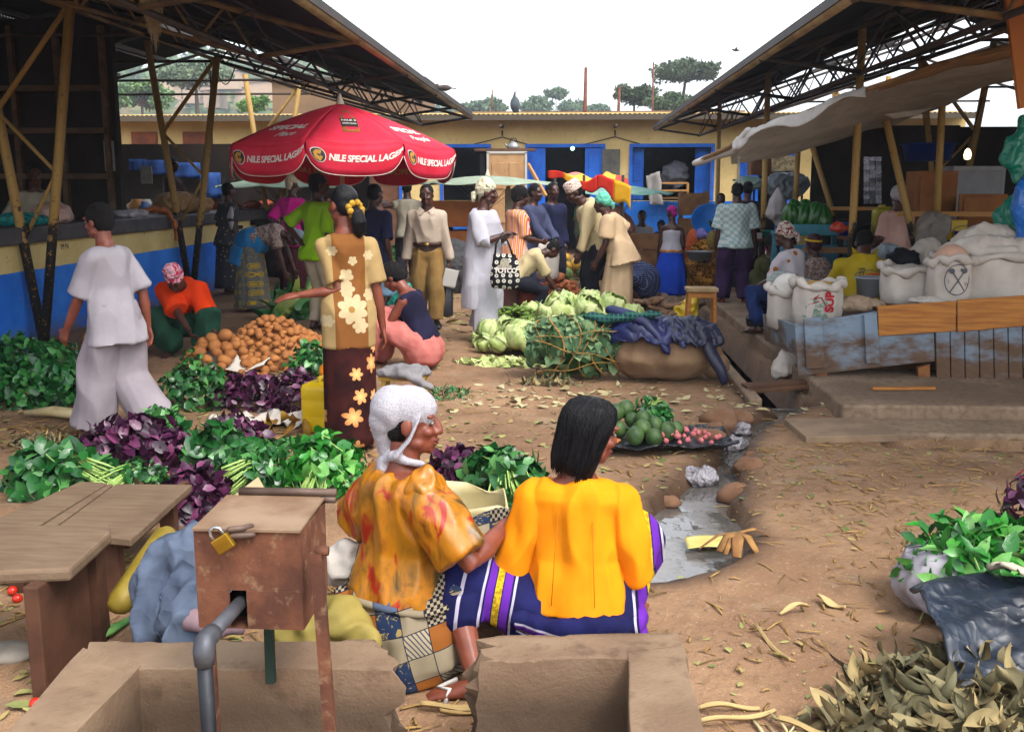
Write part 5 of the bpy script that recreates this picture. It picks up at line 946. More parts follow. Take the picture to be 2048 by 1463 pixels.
for i, a in enumerate((
    (30, 824, .62, .42, .30, LG_D, 330, .085, 'dark green leaf heap at the left edge of the back row'),
    (112, 828, .50, .42, .28, LG_D, 300, .08, 'dark green leaf heap just left of the girl in grey'),
    (178, 812, .40, .40, .26, LG_D, 240, .075, 'dark green leaf heap behind the legs of the girl in grey'),
    (12, 762, .55, .4, .33, LG_D, 240, .085, 'rear dark green leaf heap against the blue wall at the left edge'),
    (85, 772, .55, .4, .30, LG_D, 260, .08, 'rear dark green leaf heap below the column foot'),
    (190, 762, .45, .4, .27, LG_M, 220, .075, 'rear green leaf heap in front of the crouching woman in orange'),
    (372, 828, .46, .40, .33, LG_M, 340, .07, 'green small-leaved heap right of the girl in grey'),
    (478, 826, .50, .40, .24, LP, 330, .07, 'purple amaranth heap in front of the near potatoes'),
    (580, 822, .46, .40, .25, LP, 300, .07, 'purple and green heap beside the yellow jerrycan'),
    (618, 770, .46, .35, .29, LG_M, 240, .08, 'green leaf heap right of the potatoes, by the floral skirt'))):
    greens(a[0], a[1], a[2], a[3], a[4], a[5], a[6], a[7], a[8], 100+i)
greens(65, 1000, .52, .46, .24, LG_M, 300, .10, 'big-leaved green bunch at the left edge with stalks pointing right', 120, stems=(.36, -.1, -.02))
greens(245, 948, .60, .36, .26, LP, 330, .09, 'large purple amaranth heap below the girl in grey', 121)
greens(240, 985, .36, .26, .13, LG_M, 170, .055, 'small pale green bunch in front of the large purple heap', 122, stems=(-.1, -.2, -.02))
greens(415, 968, .36, .36, .26, LG_M, 220, .10, 'broad-leaved green bunch between purple heap and stalky bunch', 123)
greens(505, 1000, .36, .34, .20, LG_M, 210, .085, 'green bunch lying left of the stalky bunch', 124, stems=(-.15, -.2, 0))
greens(640, 1002, .42, .34, .29, LG_B, 260, .085, 'green bunch with thick pale stalks facing us, left of the silver scarf', 125, stems=(-.06, -.22, -.16))
greens(375, 1040, .30, .40, .22, LP, 240, .075, 'purple amaranth heap behind the benches', 126, fwd=-.1)
greens(430, 1098, .28, .3, .12, LP, 170, .07, 'low purple amaranth heap beside the rusty box', 127)
greens(905, 990, .32, .30, .20, LP, 200, .075, 'purple amaranth heap between the two seated women', 128)
greens(1000, 1030, .40, .36, .27, LG_M, 260, .095, 'green heap left of the marigold jacket', 129, stems=(.02, -.2, -.02))
greens(560, 905, .42, .22, .07, LG_M, 90, .08, 'flattened loose green leaves before the white sack in the middle', 130)
greens(60, 905, .6, .3, .07, LDRY, 160, .10, 'trampled yellow stalks and leaves at the left edge', 131, W=.25, name='leaf_litter', cat='leaf litter')
greens(870, 800, .6, .5, .045, LG_M, 300, .06, 'scattered green trimmings beside the folded grey cloth', 132, W=.22, name='leaf_trimmings', cat='leaf trimmings')
greens(300, 905, .36, .3, .20, LG_M, 210, .085, 'green bunch filling the gap behind the broad-leaved bunch', 127)
greens(455, 905, .34, .28, .19, LP, 190, .075, 'purple heap behind the broad-leaved green bunch', 129.5)
# bottom right
greens(0, 0, .66, .52, .27, LG_B, 560, .095, 'bright green bunch on the white bag with stalks to the lower right', 140, at=(1.62, 3.50), z=.12, stems=(.42, -.22, -.02), W=.42)
greens(0, 0, .3, .3, .3, LP, 170, .08, 'purple bunch at the right edge behind the bright green bunch', 141, at=(1.98, 4.02), z=.18, stems=(-.05, -.2, -.06))
greens(0, 0, 1.10, .80, .13, LDRY, 1000, .16, 'heap of wilted olive and brown leaves in the bottom right corner', 142, at=(1.36, 2.50), W=.30, name='wilted_leaf_heap', cat='wilted leaves')
for i in range(3): greens((560, 620, 575)[i], (632, 628, 660)[i]-18, .6, .5, .10, LBAN, 34, .42, ('banana leaves laid flat beside the bending woman in blue', 'banana leaves under the bending woman\'s hands', 'front edge of the banana leaf mat with torn pale leaves')[i], 150+i, W=.5, name='banana_leaves', cat='banana leaves', group='banana leaves on the ground')
greens(890, 530, .6, .5, .42, LG_M, 190, .16, 'pile of green maize leaves behind the man in beige shirt', 155, W=.25)
greens(805, 520, .8, .6, .40, LG_D, 260, .14, 'dark green leaf heap between the navy tee and the beige shirt', 156)
greens(1030, 655, .7, .45, .18, LDRY, 260, .11, 'mixed dry leaves and husks under the green bananas', 157, W=.3, name='husk_heap', cat='husks')
# ------------------------------------------------------------ potatoes
rs = random.Random(5)
POT = G('potato skin', .75, .25); POT.col(POT.mix(POT.noise(7, 4).sstep(.3, .7), '#86522c', '#a8703c')); POT.bump(POT.noise(26, 4), .35, .006); POT = POT.mat
def potato_mesh(seed, L=.052, w=.040):
    mb = MB(); mb.ell((0, 0, 0), (L, w, w*.92), u=14, v=9, fn=lambda q: 1+.16*nz(q.x*1.3+seed*9, q.y*1.3, q.z*1.3)); me = mb.mesh('potato'); me.materials.append(POT); return me
PM = [potato_mesh(i) for i in range(4)]
def heap(cx, cy, r, h, n, sz, group, label, seed, zb=0., name='potato', meshes=PM, cat='potato', pw=1.3, ry=None, jit=.25, bury=.15):
    rs = random.Random(seed); k = 0; ry = ry or r; pts = []; tries = 0
    while k < n and tries < n*60:
        tries += 1; a = rs.uniform(0, 2*PI); q = rs.random()**.5; x, y = math.cos(a)*q*r, math.sin(a)*q*ry; z = h*(1-q**pw)*(1+.15*nz(x*4, y*4, seed))
        s = sz*rs.uniform(.78, 1.2); p = Vector((x, y, z+.03*s))
        if any((p-o).length < .062*s for o in pts): continue
        pts.append(p); o = bpy.data.objects.new(name, rs.choice(meshes)); COL.objects.link(o); zz = zb if zb else GZ(cx+x, cy+y); o.location = (cx+x, cy+y, zz+z+.02*s-bury*.04); o.scale = (s,)*3; o.rotation_euler = (rs.uniform(-.6, .6), rs.uniform(-.6, .6), rs.uniform(0, 6.3)); tag(o, label, cat, group); k += 1
    return pts
q = P(530, 735); c1 = Vector((q.x, q.y+.30, 0))
mb = MB(); mb.ell((c1.x, c1.y, -.02), (.56, .44, .36), u=24); mb.build('potato_mound', POT, None, 'inner bulk of the large rear potato heap, seen between its potatoes', 'potato heap', kind='stuff')
heap(c1.x, c1.y, .70, .41, 285, .84, 'potatoes in the large rear heap', 'brown potato in the large rear heap beside the woman in orange', 6)
q = P(435, 748); c2 = Vector((q.x, q.y+.22, 0))
mb = MB(); mb.sheet(lambda u, v: (c2.x-.3+.72*u+.03*math.sin(v*9), c2.y-.28+.62*v+.03*math.sin(u*8), .035+.20*math.exp(-((u-.45)**2+(v-.5)**2)*9)+.02*nz(u*6, v*6)+.10*max(0, u-.8)*5*(.6+.4*math.sin(v*7))), 26, 22, .004); mb.build('sack_cloth', cloth('white woven sack', '#aba69c', '#bdb8ae'), None, 'white sack cloth spread under the near pile of big potatoes', 'sack', wr=(.010, 9.))
heap(c2.x-.02, c2.y-.02, .33, .25, 46, 1.28, 'big potatoes on the white sack', 'big brown potato piled on the white sack cloth', 8, zb=.07)
heap(P(205, 690).x, P(205, 690).y, .18, .2, 16, 1.3, 'pale roots by the wall', 'pale pinkish root heaped at the wall behind the girl in grey', 9)
# ------------------------------------------------------------ cabbages
CABM = G('pale cabbage leaf', .5, .4); _r = CABM.attr('rnd'); CABM.col(CABM.mix(CABM.noise(9, 5, None, .65).sstep(.4, .62), CABM.ramp(_r, (0, '#7d9446'), (.6, '#a0b066'), (1, '#5f8044')), '#b9c288')); CABM.bump(CABM.noise(14, 5, None, .7), .6, .012); CABM = CABM.mat
def cabbage_mesh(seed):
    rs = random.Random(seed); mb = MB(); mb.ell((0, 0, .095), (.10, .10, .092), u=18, v=12, fn=lambda q: 1+.05*nz(q.x*2, q.y*2, q.z*2+seed), rnd=.4)
    for i in range(6):
        a = rs.uniform(0, 6.28); t0 = rs.uniform(.0, .5); ax = Matrix.Rotation(a, 3, 'Z') @ Matrix.Rotation(rs.uniform(-.5, .5), 3, 'X'); rr = .104+.004*i; op = rs.uniform(0, .03); rn = rs.random()
        mb.sheet(lambda u, v: Vector((0, 0, .095))+ax @ (Vector((math.sin((u-.5)*2.2)*math.cos((v-.55)*1.9), math.cos((u-.5)*2.2)*math.cos((v-.55)*1.9), math.sin((v-.55)*1.9)))*(rr+op*(v+abs(u-.5))**2+.006*math.sin(u*25)*v)), 12, 8, .003, rn)
    me = mb.mesh('cabbage'); me.materials.append(CABM); return me
CM = [cabbage_mesh(i) for i in range(5)]
q = P(1010, 715)
heap(q.x+.16, q.y+.42, .50, .11, 30, .86, 'cabbages in the front heap', 'pale green cabbage in the heap at the white tunic woman\'s feet', 11, name='cabbage', meshes=CM, cat='cabbage', pw=1.6, ry=.5)
q = P(1150, 660); heap(q.x+.05, q.y+.25, .62, .20, 18, 1.05, 'cabbages behind the leaf bundle', 'pale cabbage behind the tied leaf bundle and jackets', 12, name='cabbage', meshes=CM, cat='cabbage', ry=.3)
q = P(1120, 478); heap(q.x, q.y, .3, .5, 9, 1.0, 'far cabbages', 'cabbage in the far pile behind the suited man', 13, name='cabbage', meshes=CM, cat='cabbage')
greens(1000, 735, .9, .3, .035, gleaf('cabbage trimmings', '#a3ad6a', '#bcc28c', '#8a9a58', .6, .3), 190, .11, 'pale cabbage leaf trimmings strewn before the cabbage heap', 160, W=.7, name='cabbage_leaves', cat='cabbage leaves', group='cabbage trimmings')
greens(1090, 775, .6, .25, .025, LDRY, 90, .12, 'dry straw coloured leaves strewn below the leaf bundle', 161, W=.3, name='leaf_litter', cat='leaf litter')
# tied bundle of cabbage leaves
rs = random.Random(31); b0 = P(1150, 764); bc = Vector((b0.x, b0.y+.25, .26)); t = thing('leaf_bundle', 'round bundle of dark cabbage leaves bound with dry banana strips', 'leaf bundle', (bc.x, bc.y, 0))
mb = MB(); mb.ell(bc, (.36, .22, .235), u=24); mb.build('core', LG_D, t)
mb = MB()
for i in range(430):
    a = rs.uniform(-.3, PI+.3) if rs.random() < .8 else rs.uniform(0, 6.28); x = rs.uniform(-1, 1); k = math.sqrt(1-.55*x*x); o = Vector((x*.25, -math.cos(a)*-1 if 0 else math.cos(a), math.sin(a))).normalized()
    p = bc+Vector((x*.40, math.cos(a)*.235*k, math.sin(a)*.25*k)); dd = (rdir(rs)*.8+Vector((0, 0, -.4))+o*.25).normalized(); l = rs.uniform(.08, .15); blade(mb, p-dd*l*.5, dd, (o+rdir(rs)*.35).normalized(), l, l*.75, rs.random(), .1, rs.uniform(0, .5))
mb.build('leaves', gleaf('dull cabbage leaves', '#2c4a2c', '#4d6e48', '#8ba070', .6, .3), t)
for k in range(6):
    mb = MB(); x = (-.27, -.16, -.02, .10, .2, .3)[k]; r_ = .26*math.sqrt(1-.55*(x/.4)**2)+.012; mb.tube([bc+Vector((x+.07*math.sin(j*.7+k), math.cos(j*2*PI/20)*r_*.95, math.sin(j*2*PI/20)*r_)) for j in range(21)], .008, 6, flat=.5); mb.build('binding_strip', M('dry banana strip', '#a07838', '#7f5a28', scale=20), t)
for z_, sl_ in ((.12, .03), (.26, -.04), (.4, .02)):
    mb = MB(); mb.tube([bc+Vector((-.36+.72*u, -.25*math.sqrt(max(.05, 1-.55*(-.9+1.8*u)**2))*math.cos((z_-.26)*3)-.012, z_-.26+sl_*(u-.5)*4+.015*math.sin(u*11))) for u in [j/14 for j in range(15)]], .007, 6, flat=.5); mb.build('binding_strip', M('dry banana strip', '#a07838'), t)
# burlap sack with jackets thrown over it
BURL = M('burlap', '#6d5440', '#836a50', scale=4, rough=.95, bump=.5, bscale=130)
s0 = P(1340, 768); sc = Vector((s0.x, s0.y+.26, .22)); mb = MB(); mb.ell(sc, (.46, .27, .23), u=24, v=14); mb.ell(sc+Vector((-.25, 0, 0)), (.25, .25, .22)); mb.ell(sc+Vector((.40, 0, -.10)), (.12, .16, .12)); mb.build('burlap_sack', BURL, None, 'full brown burlap sack lying under the navy jackets', 'sack', vox=.018, wr=(.012, 5., (.7, 1, 1)))
NJ = cloth('navy nylon jacket', '#12173a', '#1c2350', rough=.45, spec=.4); NJ2 = cloth('black blue nylon jacket', '#131626', '#1e2138', rough=.45, spec=.4)
tp = lambda x, y: sc+Vector((x, y, .23*math.sqrt(max(.05, 1-(x/.5)**2-(y/.3)**2))))
def drape(x0, x1, f0, f1, thick, mat, label, seed, off=.03, lift=0., sl=None):
    def f(u, v):
        x = x0+(x1-x0)*u; k = math.sqrt(max(.12, 1-.8*(x/.5)**2)); e = f1+22*nz(u*3.1, seed)+10*nz(u*9, seed+2); a = R(f0+(e-f0)*v); o = off+.030*abs(nz(u*4+seed, v*4))*2+.014*nz(u*11, v*11, seed); dr = max(0, -a)*.10
        return sc+Vector((x+.05*nz(v*3, seed, 2)+.06*(v-.5), -math.cos(a)*(.27*k+o)*1.0+(-.01), math.sin(max(a, -.25))*(.235*k+o)-dr+lift*math.exp(-((u-.2)/.3)**2)))
    mb = MB(); mb.sheet(f, 56, 44, thick)
    if sl: mb.tube(sl, [.065, .07, .06, .052, .045], 14, round_=True, flat=.75)
    return mb.build('jacket', mat, None, label, 'jacket', wr=(.006, 15., (1, 1, .6), seed))
drape(-.02, .40, 125, 28, .02, NJ2, 'dark padded jacket with hanging sleeve on the burlap sack', 3., .05, 0, [tp(.16, -.05)+Vector((0, 0, .06)), tp(.26, -.16)+Vector((0, -.05, .05)), tp(.34, -.22)+Vector((0, -.09, -.03)), tp(.40, -.22)+Vector((.0, -.12, -.13)), tp(.43, -.22)+Vector((.0, -.11, -.22))])
drape(-.50, .08, 118, 22, .016, NJ, 'shiny navy jacket sprawled over bundle and sack', 9., .045, .06, [tp(-.36, .0)+Vector((-.12, 0, .20)), tp(-.28, -.06)+Vector((-.05, 0, .14)), tp(-.2, -.14)+Vector((0, -.05, .09)), tp(-.1, -.2)+Vector((0, -.06, .02)), tp(-.04, -.22)+Vector((0, -.08, -.08))])
mb = MB(); mb.tube([bc+Vector((.12, -.02, .27)), bc+Vector((.26, -.08, .25)), tp(-.30, -.06)+Vector((0, -.04, .15)), tp(-.12, -.1)+Vector((0, -.05, .14))], [.06, .08, .08, .05], 12, round_=True, flat=.5); mb.build('plaid_cloth', fab('green tartan', lambda g: (lambda p: g.mix(((p[0]*26).fract().lt(.3)).mx((p[2]*30).fract().lt(.3)), '#16303a', '#2c5a4a'))(g.xyz())), None, 'green and navy tartan garment between bundle and jackets', 'cloth', vox=.013, wr=(.012, 9.))
# ------------------------------------------------------------ avocado mat in the middle
m0 = P(1310, 915); mc = Vector((m0.x, m0.y+.34, 0)); mz = GZ(mc.x, mc.y)+.03
mb = MB(); mb.sheet(lambda u, v: (mc.x-.42+.92*u+.02*math.sin(v*7), mc.y-.36+.70*v+.10*(u-.5)*1.0, mz+.012*nz(u*5, v*5)+.05*max(0, abs(u-.5)*2-.8)*4*(.5+.5*math.sin(v*12))+.06*max(0, .14-v)*6*(.4+.6*abs(math.sin(u*9)))), 40, 30, .003)
mb.build('plastic_sheet', crumple('black crumpled polythene', '#15161a', '#24262e', 18, .35), None, 'black polythene sheet under the avocados and onions', 'plastic sheet', wr=(.008, 12., (1, 1, 1)))
AV = G('avocado skin', .5, .4); AV.col(AV.mix(AV.noise(12, 4).sstep(.35, .65), '#2c4420', '#4d6834')); AV.bump(AV.noise(70, 3), .4, .004); AV = AV.mat
mb = MB(); mb.ell((0, 0, .052), (.052, .052, .062), u=18, v=12, fn=lambda q: 1-.10*max(0, q.z)); avm = mb.mesh('avocado'); avm.materials.append(AV)
avs = [(-.30, .02, 0), (-.19, .0, 0), (-.09, -.03, .0), (-.02, .04, .0), (.06, .02, .0), (-.24, .10, .0), (-.12, .09, .05), (-.25, .07, .085), (-.17, .15, .10), (-.03, .13, .03), (.03, -.02, .03), (-.12, -.18, 0), (-.01, -.20, 0), (-.05, -.12, .03), (.09, -.08, 0), (-.33, .13, .0), (-.06, .01, .07), (.14, -.01, 0)]
for x, y, z in avs:
    o = bpy.data.objects.new('avocado', avm); COL.objects.link(o); o.location = (mc.x+x, mc.y+y, mz+z+.008); o.rotation_euler = (rs.uniform(-.4, .4), rs.uniform(-.4, .4), rs.uniform(0, 6)); o.scale = (rs.uniform(.9, 1.12),)*3; tag(o, 'round dark green avocado piled on the black polythene sheet', 'avocado', 'avocados on the black sheet')
mb = MB(); mb.ell((0, 0, .018), (.02, .02, .019), u=12, v=8); mb.tube([(0, 0, .034), (0, .002, .045)], [.006, .002], 6); onm = mb.mesh('onion'); onm.materials.append(M('pink onion skin', '#b0545c', '#c97a74', scale=30, rough=.4))
heap(mc.x+.20, mc.y-.06, .24, .05, 76, .95, 'small pink onions on the black sheet', 'small pink onion heaped beside the avocados', 21, zb=mz, name='onion', meshes=[onm], cat='onion', ry=.15)
mb = MB(); rs2 = random.Random(3)
for i in range(160): a, q = rs2.uniform(0, 6.28), rs2.random()**.5; mb.ell((mc.x-.30+.10*q*math.cos(a), mc.y-.13+.07*q*math.sin(a), mz+.012+.02*(1-q)), .008, u=6, v=4)
mb.build('beans', M('orange beans', '#b86a2c', '#cf8a48', scale=60, rough=.4), None, 'small heap of orange beans left of the avocados', 'beans', kind='stuff')
greens(0, 0, .34, .22, .22, LG_D, 150, .075, 'dark green leaf bunch standing behind the avocados', 170, at=(mc.x+.02, mc.y+.12), z=mz, stems=(.05, .1, .05))
mb = MB(); mb.tube([Vector((mc.x-.26+.06*math.cos(a), mc.y+.34+.045*math.sin(a), mz+.06)) for a in [k*2*PI/12 for k in range(13)]], .035, 10); mb.build('rolled_cloth', cloth('white woven sack', '#aba69c'), None, 'ring of rolled white cloth behind the avocados', 'cloth', vox=.012, wr=(.006, 16.))
# ------------------------------------------------------------ roots, melons, bananas, cassava further back
def oblong(name, cols, L, w, n=4, bend=.1, rough=.6):
    out = []; mt = M(name+' skin', *cols, scale=12, rough=rough, bump=.4)
    for i in range(n):
        mb = MB(); mb.tube([(-L/2+L*k/8, bend*L*((k/8-.5)**2)*2+.01*nz(k*.5, i), .01*nz(k*.7, i+5)) for k in range(9)], [w*x for x in (.25, .7, .92, 1, 1, .98, .9, .65, .2)], 10); me = mb.mesh(name); me.materials.append(mt); out.append(me)
    return out
SP_ = oblong('sweet_potato', ('#96512c', '#b06a3a'), .22, .038); BA = oblong('green_banana', ('#3c5c1c', '#6a7f2e'), .2, .022, bend=.5); CS = oblong('cassava', ('#5a3f2c', '#7a5c42'), .34, .035); YM = oblong('yam', ('#a3733c', '#b98a50'), .26, .05)
def oheap(meshes, name, px, py, r, h, n, label, group, seed, ry=None, z=0, s=1.):
    rs = random.Random(seed); q = P(px, py, z); ry = ry or r
    for i in range(n):
        a, k = rs.uniform(0, 6.28), rs.random()**.5; o = bpy.data.objects.new(name, rs.choice(meshes)); COL.objects.link(o); x, y = math.cos(a)*k*r, math.sin(a)*k*ry
        o.location = (q.x+x, q.y+ry+y, z+h*(1-k**1.5)+.02+rs.uniform(-.02, .05)*h*2); o.rotation_euler = (rs.uniform(-.4, .4), rs.uniform(-.35, .35), rs.uniform(0, 6.28)); o.scale = (s*rs.uniform(.8, 1.2),)*3; tag(o, label, name.replace('_', ' '), group)
oheap(SP_, 'sweet_potato', 1120, 622, .36, .42, 85, 'reddish sweet potato in the heap under the bending man\'s hand', 'sweet potatoes in the heap', 41, .3)
oheap(YM, 'yam', 1060, 610, .25, .3, 30, 'tan yam in the heap left of the sweet potatoes', 'yams in the heap', 42)
oheap(BA, 'green_banana', 1035, 660, .42, .22, 90, 'green banana in the loose heap right of the white tunic', 'green bananas in the heap', 43, .25)
oheap(CS, 'cassava', 1305, 650, .38, .22, 60, 'brown cassava root in the heap behind the jackets', 'cassava roots in the heap', 44, .3)
mb = MB(); mb.ell((0, 0, .09), (.10, .10, .09), u=16, v=10); mlm = []
for nm, c in (('melon', ('#2a4a34', '#4a6a44')), ('melon', ('#b0842a', '#c99a3c')), ('melon', ('#5a7a4a', '#8a9a5a'))): me = mb.mesh(nm); me.materials.append(M('melon rind '+c[0], *c, scale=14, rough=.5)); mlm.append(me)
q = P(1115, 560); heap(q.x, q.y+.4, .55, .3, 38, 1.0, 'melons and pumpkins in the far heap', 'small melon or pumpkin in the heap before the suited man', 45, name='melon', meshes=mlm, cat='melon', ry=.5)
mb = MB(); mb.tube([(-.02, 0, 0), (.012, 0, 0)], [.03, .03], 12); cut = mb.mesh('cassava_slice'); cut.materials.append(M('white cassava flesh', '#b9ab98', '#cabda8'))
rs = random.Random(77); q = P(1310, 640)
for i in range(16): o = bpy.data.objects.new('cassava_slice', cut); COL.objects.link(o); o.location = (q.x+rs.uniform(-.28, .32), q.y+rs.uniform(-.03, .15), rs.uniform(.05, .18)); o.rotation_euler = (0, rs.uniform(-.4, .4), -PI/2+rs.uniform(-.5, .5)); tag(o, 'cut white cassava end facing us in the cassava heap', 'cassava slice', 'cut cassava ends')
# ------------------------------------------------------------ the big red umbrella
RED = cloth('red umbrella canvas', '#c02236', '#ca2e46', scale=3, rough=.6, bump=.15); translucent(RED, .12); WHT = M('white print', '#cfc6bd', rough=.6, bump=0); GREYP = M('dark grey print', '#2e2c2b', rough=.6, bump=0); GOLDP = M('gold print', '#b0802a', rough=.6, bump=0); TANP = M('bottle print', '#8d5a2a', '#7a4822', rough=.6, bump=0)
def umbrella(name, c, Rr, ztop, zrim, n, mats, label, flap=0., rot=0., sag=.12, pole=.022, polem=None, tilt=None, cat='umbrella', sector=None):
    t = thing(name, label, cat, (c[0], c[1], 0)); c = Vector((c[0], c[1], 0)); T = (Matrix.Rotation(tilt[0], 3, 'X') @ Matrix.Rotation(tilt[1], 3, 'Y')) if tilt else Matrix.Identity(3); top = Vector((0, 0, ztop))
    def S_(a, q):
        k = int(a//(2*PI/n)); f = (a-k*2*PI/n)/(2*PI/n); rr = Rr*math.cos(PI/n)/math.cos((f-.5)*2*PI/n); h = ztop-zrim; z = -h*(q*.72+.28*q*q)-.06*math.sin(q*PI)*math.sin(f*PI)*-1*.5-.035*q*math.sin(f*PI)
        return c+top+T @ Vector((math.cos(a+rot)*rr*q, math.sin(a+rot)*rr*q, z))
    for k in range(n):
        mb = MB(); a0 = k*2*PI/n; mb.sheet(lambda u, v: S_(a0+(u*.998+.001)*2*PI/n, .02+.98*v), 12, 12, .002); mb.build('canopy_panel', mats[k % len(mats)], t)
        if flap:
            mb = MB()
            def F(u, v): 
                p = S_(a0+(u*.998+.001)*2*PI/n, 1.); h = flap*(1-.55*(abs(u-.5)*2)**7); o = Vector((math.cos(a0+rot+PI/n), math.sin(a0+rot+PI/n), 0)); return p+Vector((0, 0, -h*v))+o*(.02*math.sin(v*PI)+.012*math.sin(u*9+k)*v)
            mb.sheet(F, 20, 5, .002); mb.build('valance', mats[k % len(mats)], t)
            mb = MB(); mb.tube([F(i/24, 1.) for i in range(25)], .004, 5); mb.build('piping', WHT, t)
        rb = MB(); rb.tube([S_(a0, q)-Vector((0, 0, .014)) for q in (.05, .4, .7, 1.)], .006, 5); rb.tube([S_(a0, .55)-Vector((0, 0, .02)), c+Vector((0, 0, ztop-.55))], .005, 5); rb.build('rib', M('umbrella rib', '#6a5a4c', metal=.3), t)
    mb = MB(); mb.tube([c+Vector((0, 0, 0)), c+top], pole, 10); mb.build('pole', polem or M('cream pole', '#b89a6c', '#a4865a'), t)
    mb = MB(); mb.lathe([(.05, ztop-.03), (.035, ztop+.02), (.012, ztop+.09), (.004, ztop+.10)], (c.x, c.y, 0), 12); mb.build('finial', M('white cap', '#b8ac98'), t)
    return t, S_, (F if flap else None), c
uc = At(683, 300, 10.3); U_ROT = R(-93)
NU = 8
UM, US, _F, UC = umbrella('market_umbrella', (uc.x, uc.y), 1.16, 2.44, 1.98, NU, [RED], 'big red umbrella with white lettering and medallions on its valance', .28, U_ROT, tilt=(R(-2.6), 0))
def on_flap(k, geo, cx, cz, off=.007, mat=WHT, name='lettering'):
    vs, fs = subdiv_geo(*geo, .06); a0 = k*2*PI/NU; mb = MB(); W = 2*1.16*math.sin(PI/NU)
    def F(u, v):
        p = US(a0+min(max(u*.998+.001, .001), .999)*2*PI/NU, 1.); h = .28*(1-.55*(abs(u-.5)*2)**7); o = Vector((math.cos(a0+U_ROT+PI/NU), math.sin(a0+U_ROT+PI/NU), 0)); return p+Vector((0, 0, -h*v))+o*(.02*math.sin(v*PI)+.012*math.sin(u*9+k)*v+off)
    mb.add([F((v.x+cx)/W+.5, (cz-v.y)/.28) for v in vs], fs, False); o = mb.build(name, mat, UM); o['k'] = k; o['flap'] = 1
def on_top(k, geo, cu, q0, off=.008, mat=WHT, name='lettering'):
    vs, fs = subdiv_geo(*geo, .05); a0 = k*2*PI/NU; mb = MB(); out = []
    for v in vs:
        q = q0-v.y/1.3; a = a0+2*PI/NU*(.5+(v.x+cu)/(.90*max(q, .2))); a = min(max(a, a0+.01), a0+2*PI/NU-.01); p = US(a, q); e = 1e-3; nn = (US(a+e, q)-US(a-e, q)).cross(US(a, q+e)-US(a, q-e)).normalized(); nn = nn if nn.z > 0 else -nn; out.append(p+nn*off)
    mb.add(out, fs, False); o = mb.build(name, mat, UM); o['k'] = k; o['flap'] = 0
def disc(r, seg=26, sx=1.): return [Vector((0, 0, 0))]+[Vector((r*sx*math.cos(2*PI*i/seg), r*math.sin(2*PI*i/seg), 0)) for i in range(seg)], [(0, 1+i, 1+(i+1) % seg) for i in range(seg)]
for k in range(NU):
    on_flap(k, text_geo('NILE SPECIAL LAGER', .082, .18, .003, 'LEFT', .94), -.255, .155)
    if k in (2, 3, 4, 5, 6): on_flap(k, text_geo('NILE SPECIAL LAGER', .082, .18, .003, 'LEFT', .94), -.255, .155, -.006, M('painted show-through print', '#b87a50')); on_flap(k, disc(.07), -.345, .13, -.006, M('painted show-through print', '#b87a50'), 'medallion')  # inside copies paint the outer print as light shows it through the canvas
    for r_, m_, o_ in ((.070, WHT, .0065), (.063, GREYP, .009)): on_flap(k, disc(r_), -.345, .13, o_, m_, 'medallion')
    on_flap(k, ([Vector(p) for p in ((-.03, -.05, 0), (.02, -.055, 0), (.04, -.01, 0), (.015, .0, 0), (.03, .05, 0), (-.02, .045, 0), (-.045, 0, 0))], [(0, 1, 2, 3, 4, 5, 6)]), -.345, .13, .0115, GOLDP, 'emblem')
    if k % 2 == 1: on_top(k, text_geo('SPECIAL', .135, .25, .006, 'CENTER', .95), .0, .76), on_top(k, text_geo('Place' if k % 4 == 3 else 'People', .125, .45, .002, 'CENTER', .95), .07, .875)
    if k == 0:
        b = [(-.085, -.34), (.085, -.34), (.085, .0), (.04, .12), (.035, .26), (-.035, .26), (-.04, .12), (-.085, .0)]
        on_top(k, ([Vector((x, y, 0)) for x, y in b], [tuple(range(8))]), -.0, .55, .006, TANP, 'bottle_print')
        on_top(k, ([Vector((x, y, 0)) for x, y in ((-.082, -.22), (.082, -.22), (.082, -.02), (-.082, -.02))], [(0, 1, 2, 3)]), -.0, .55, .009, GREYP, 'bottle_label')
        on_top(k, text_geo('NILE S', .055, 0, .002, 'CENTER'), -.0, .62, .011); on_top(k, text_geo('SPECIAL', .04, 0, .001, 'CENTER'), -.0, .68, .011)
# smaller umbrellas and canopies
q = At(975, 360, 16.5); umbrella('market_umbrella', (q.x, q.y), 1.14, fz(344, 16.5)-.06, fz(366, 16.5), 8, [cloth('faded grey green canvas', '#7d8a78', '#8a9684')], 'faded grey green umbrella behind the white headwrap')
q = At(1240, 380, 19); umbrella('market_umbrella', (q.x, q.y), 1.0, fz(370, 19), fz(386, 19), 8, [cloth('pale teal canvas', '#5f8a80', '#7a9a8e')], 'pale teal umbrella beyond the red and yellow one')
q = At(560, 360, 18); umbrella('market_umbrella', (q.x, q.y), 1.2, fz(350, 18)-.02, fz(372, 18), 8, [cloth('pale green canvas', '#8aa08a', '#95aa94')], 'pale green umbrella half hidden behind the red one', polem=None)
t = thing('market_canopy', 'sagging red and yellow cloth canopy tied on thin poles', 'canopy', (At(1175, 400, 16).x, 16, 0))
A_, B_, C_, D_ = At(1096, 345, 15.2), At(1262, 372, 14.6), At(1256, 358, 16.6), At(1140, 349, 17.0)
RY = [cloth('red canopy cloth', '#b8261a', '#c6351f', rough=.6), cloth('yellow canopy cloth', '#d49a1a', '#dca828', rough=.6), cloth('salmon canopy cloth', '#c4675a', '#cf786a', rough=.6)]
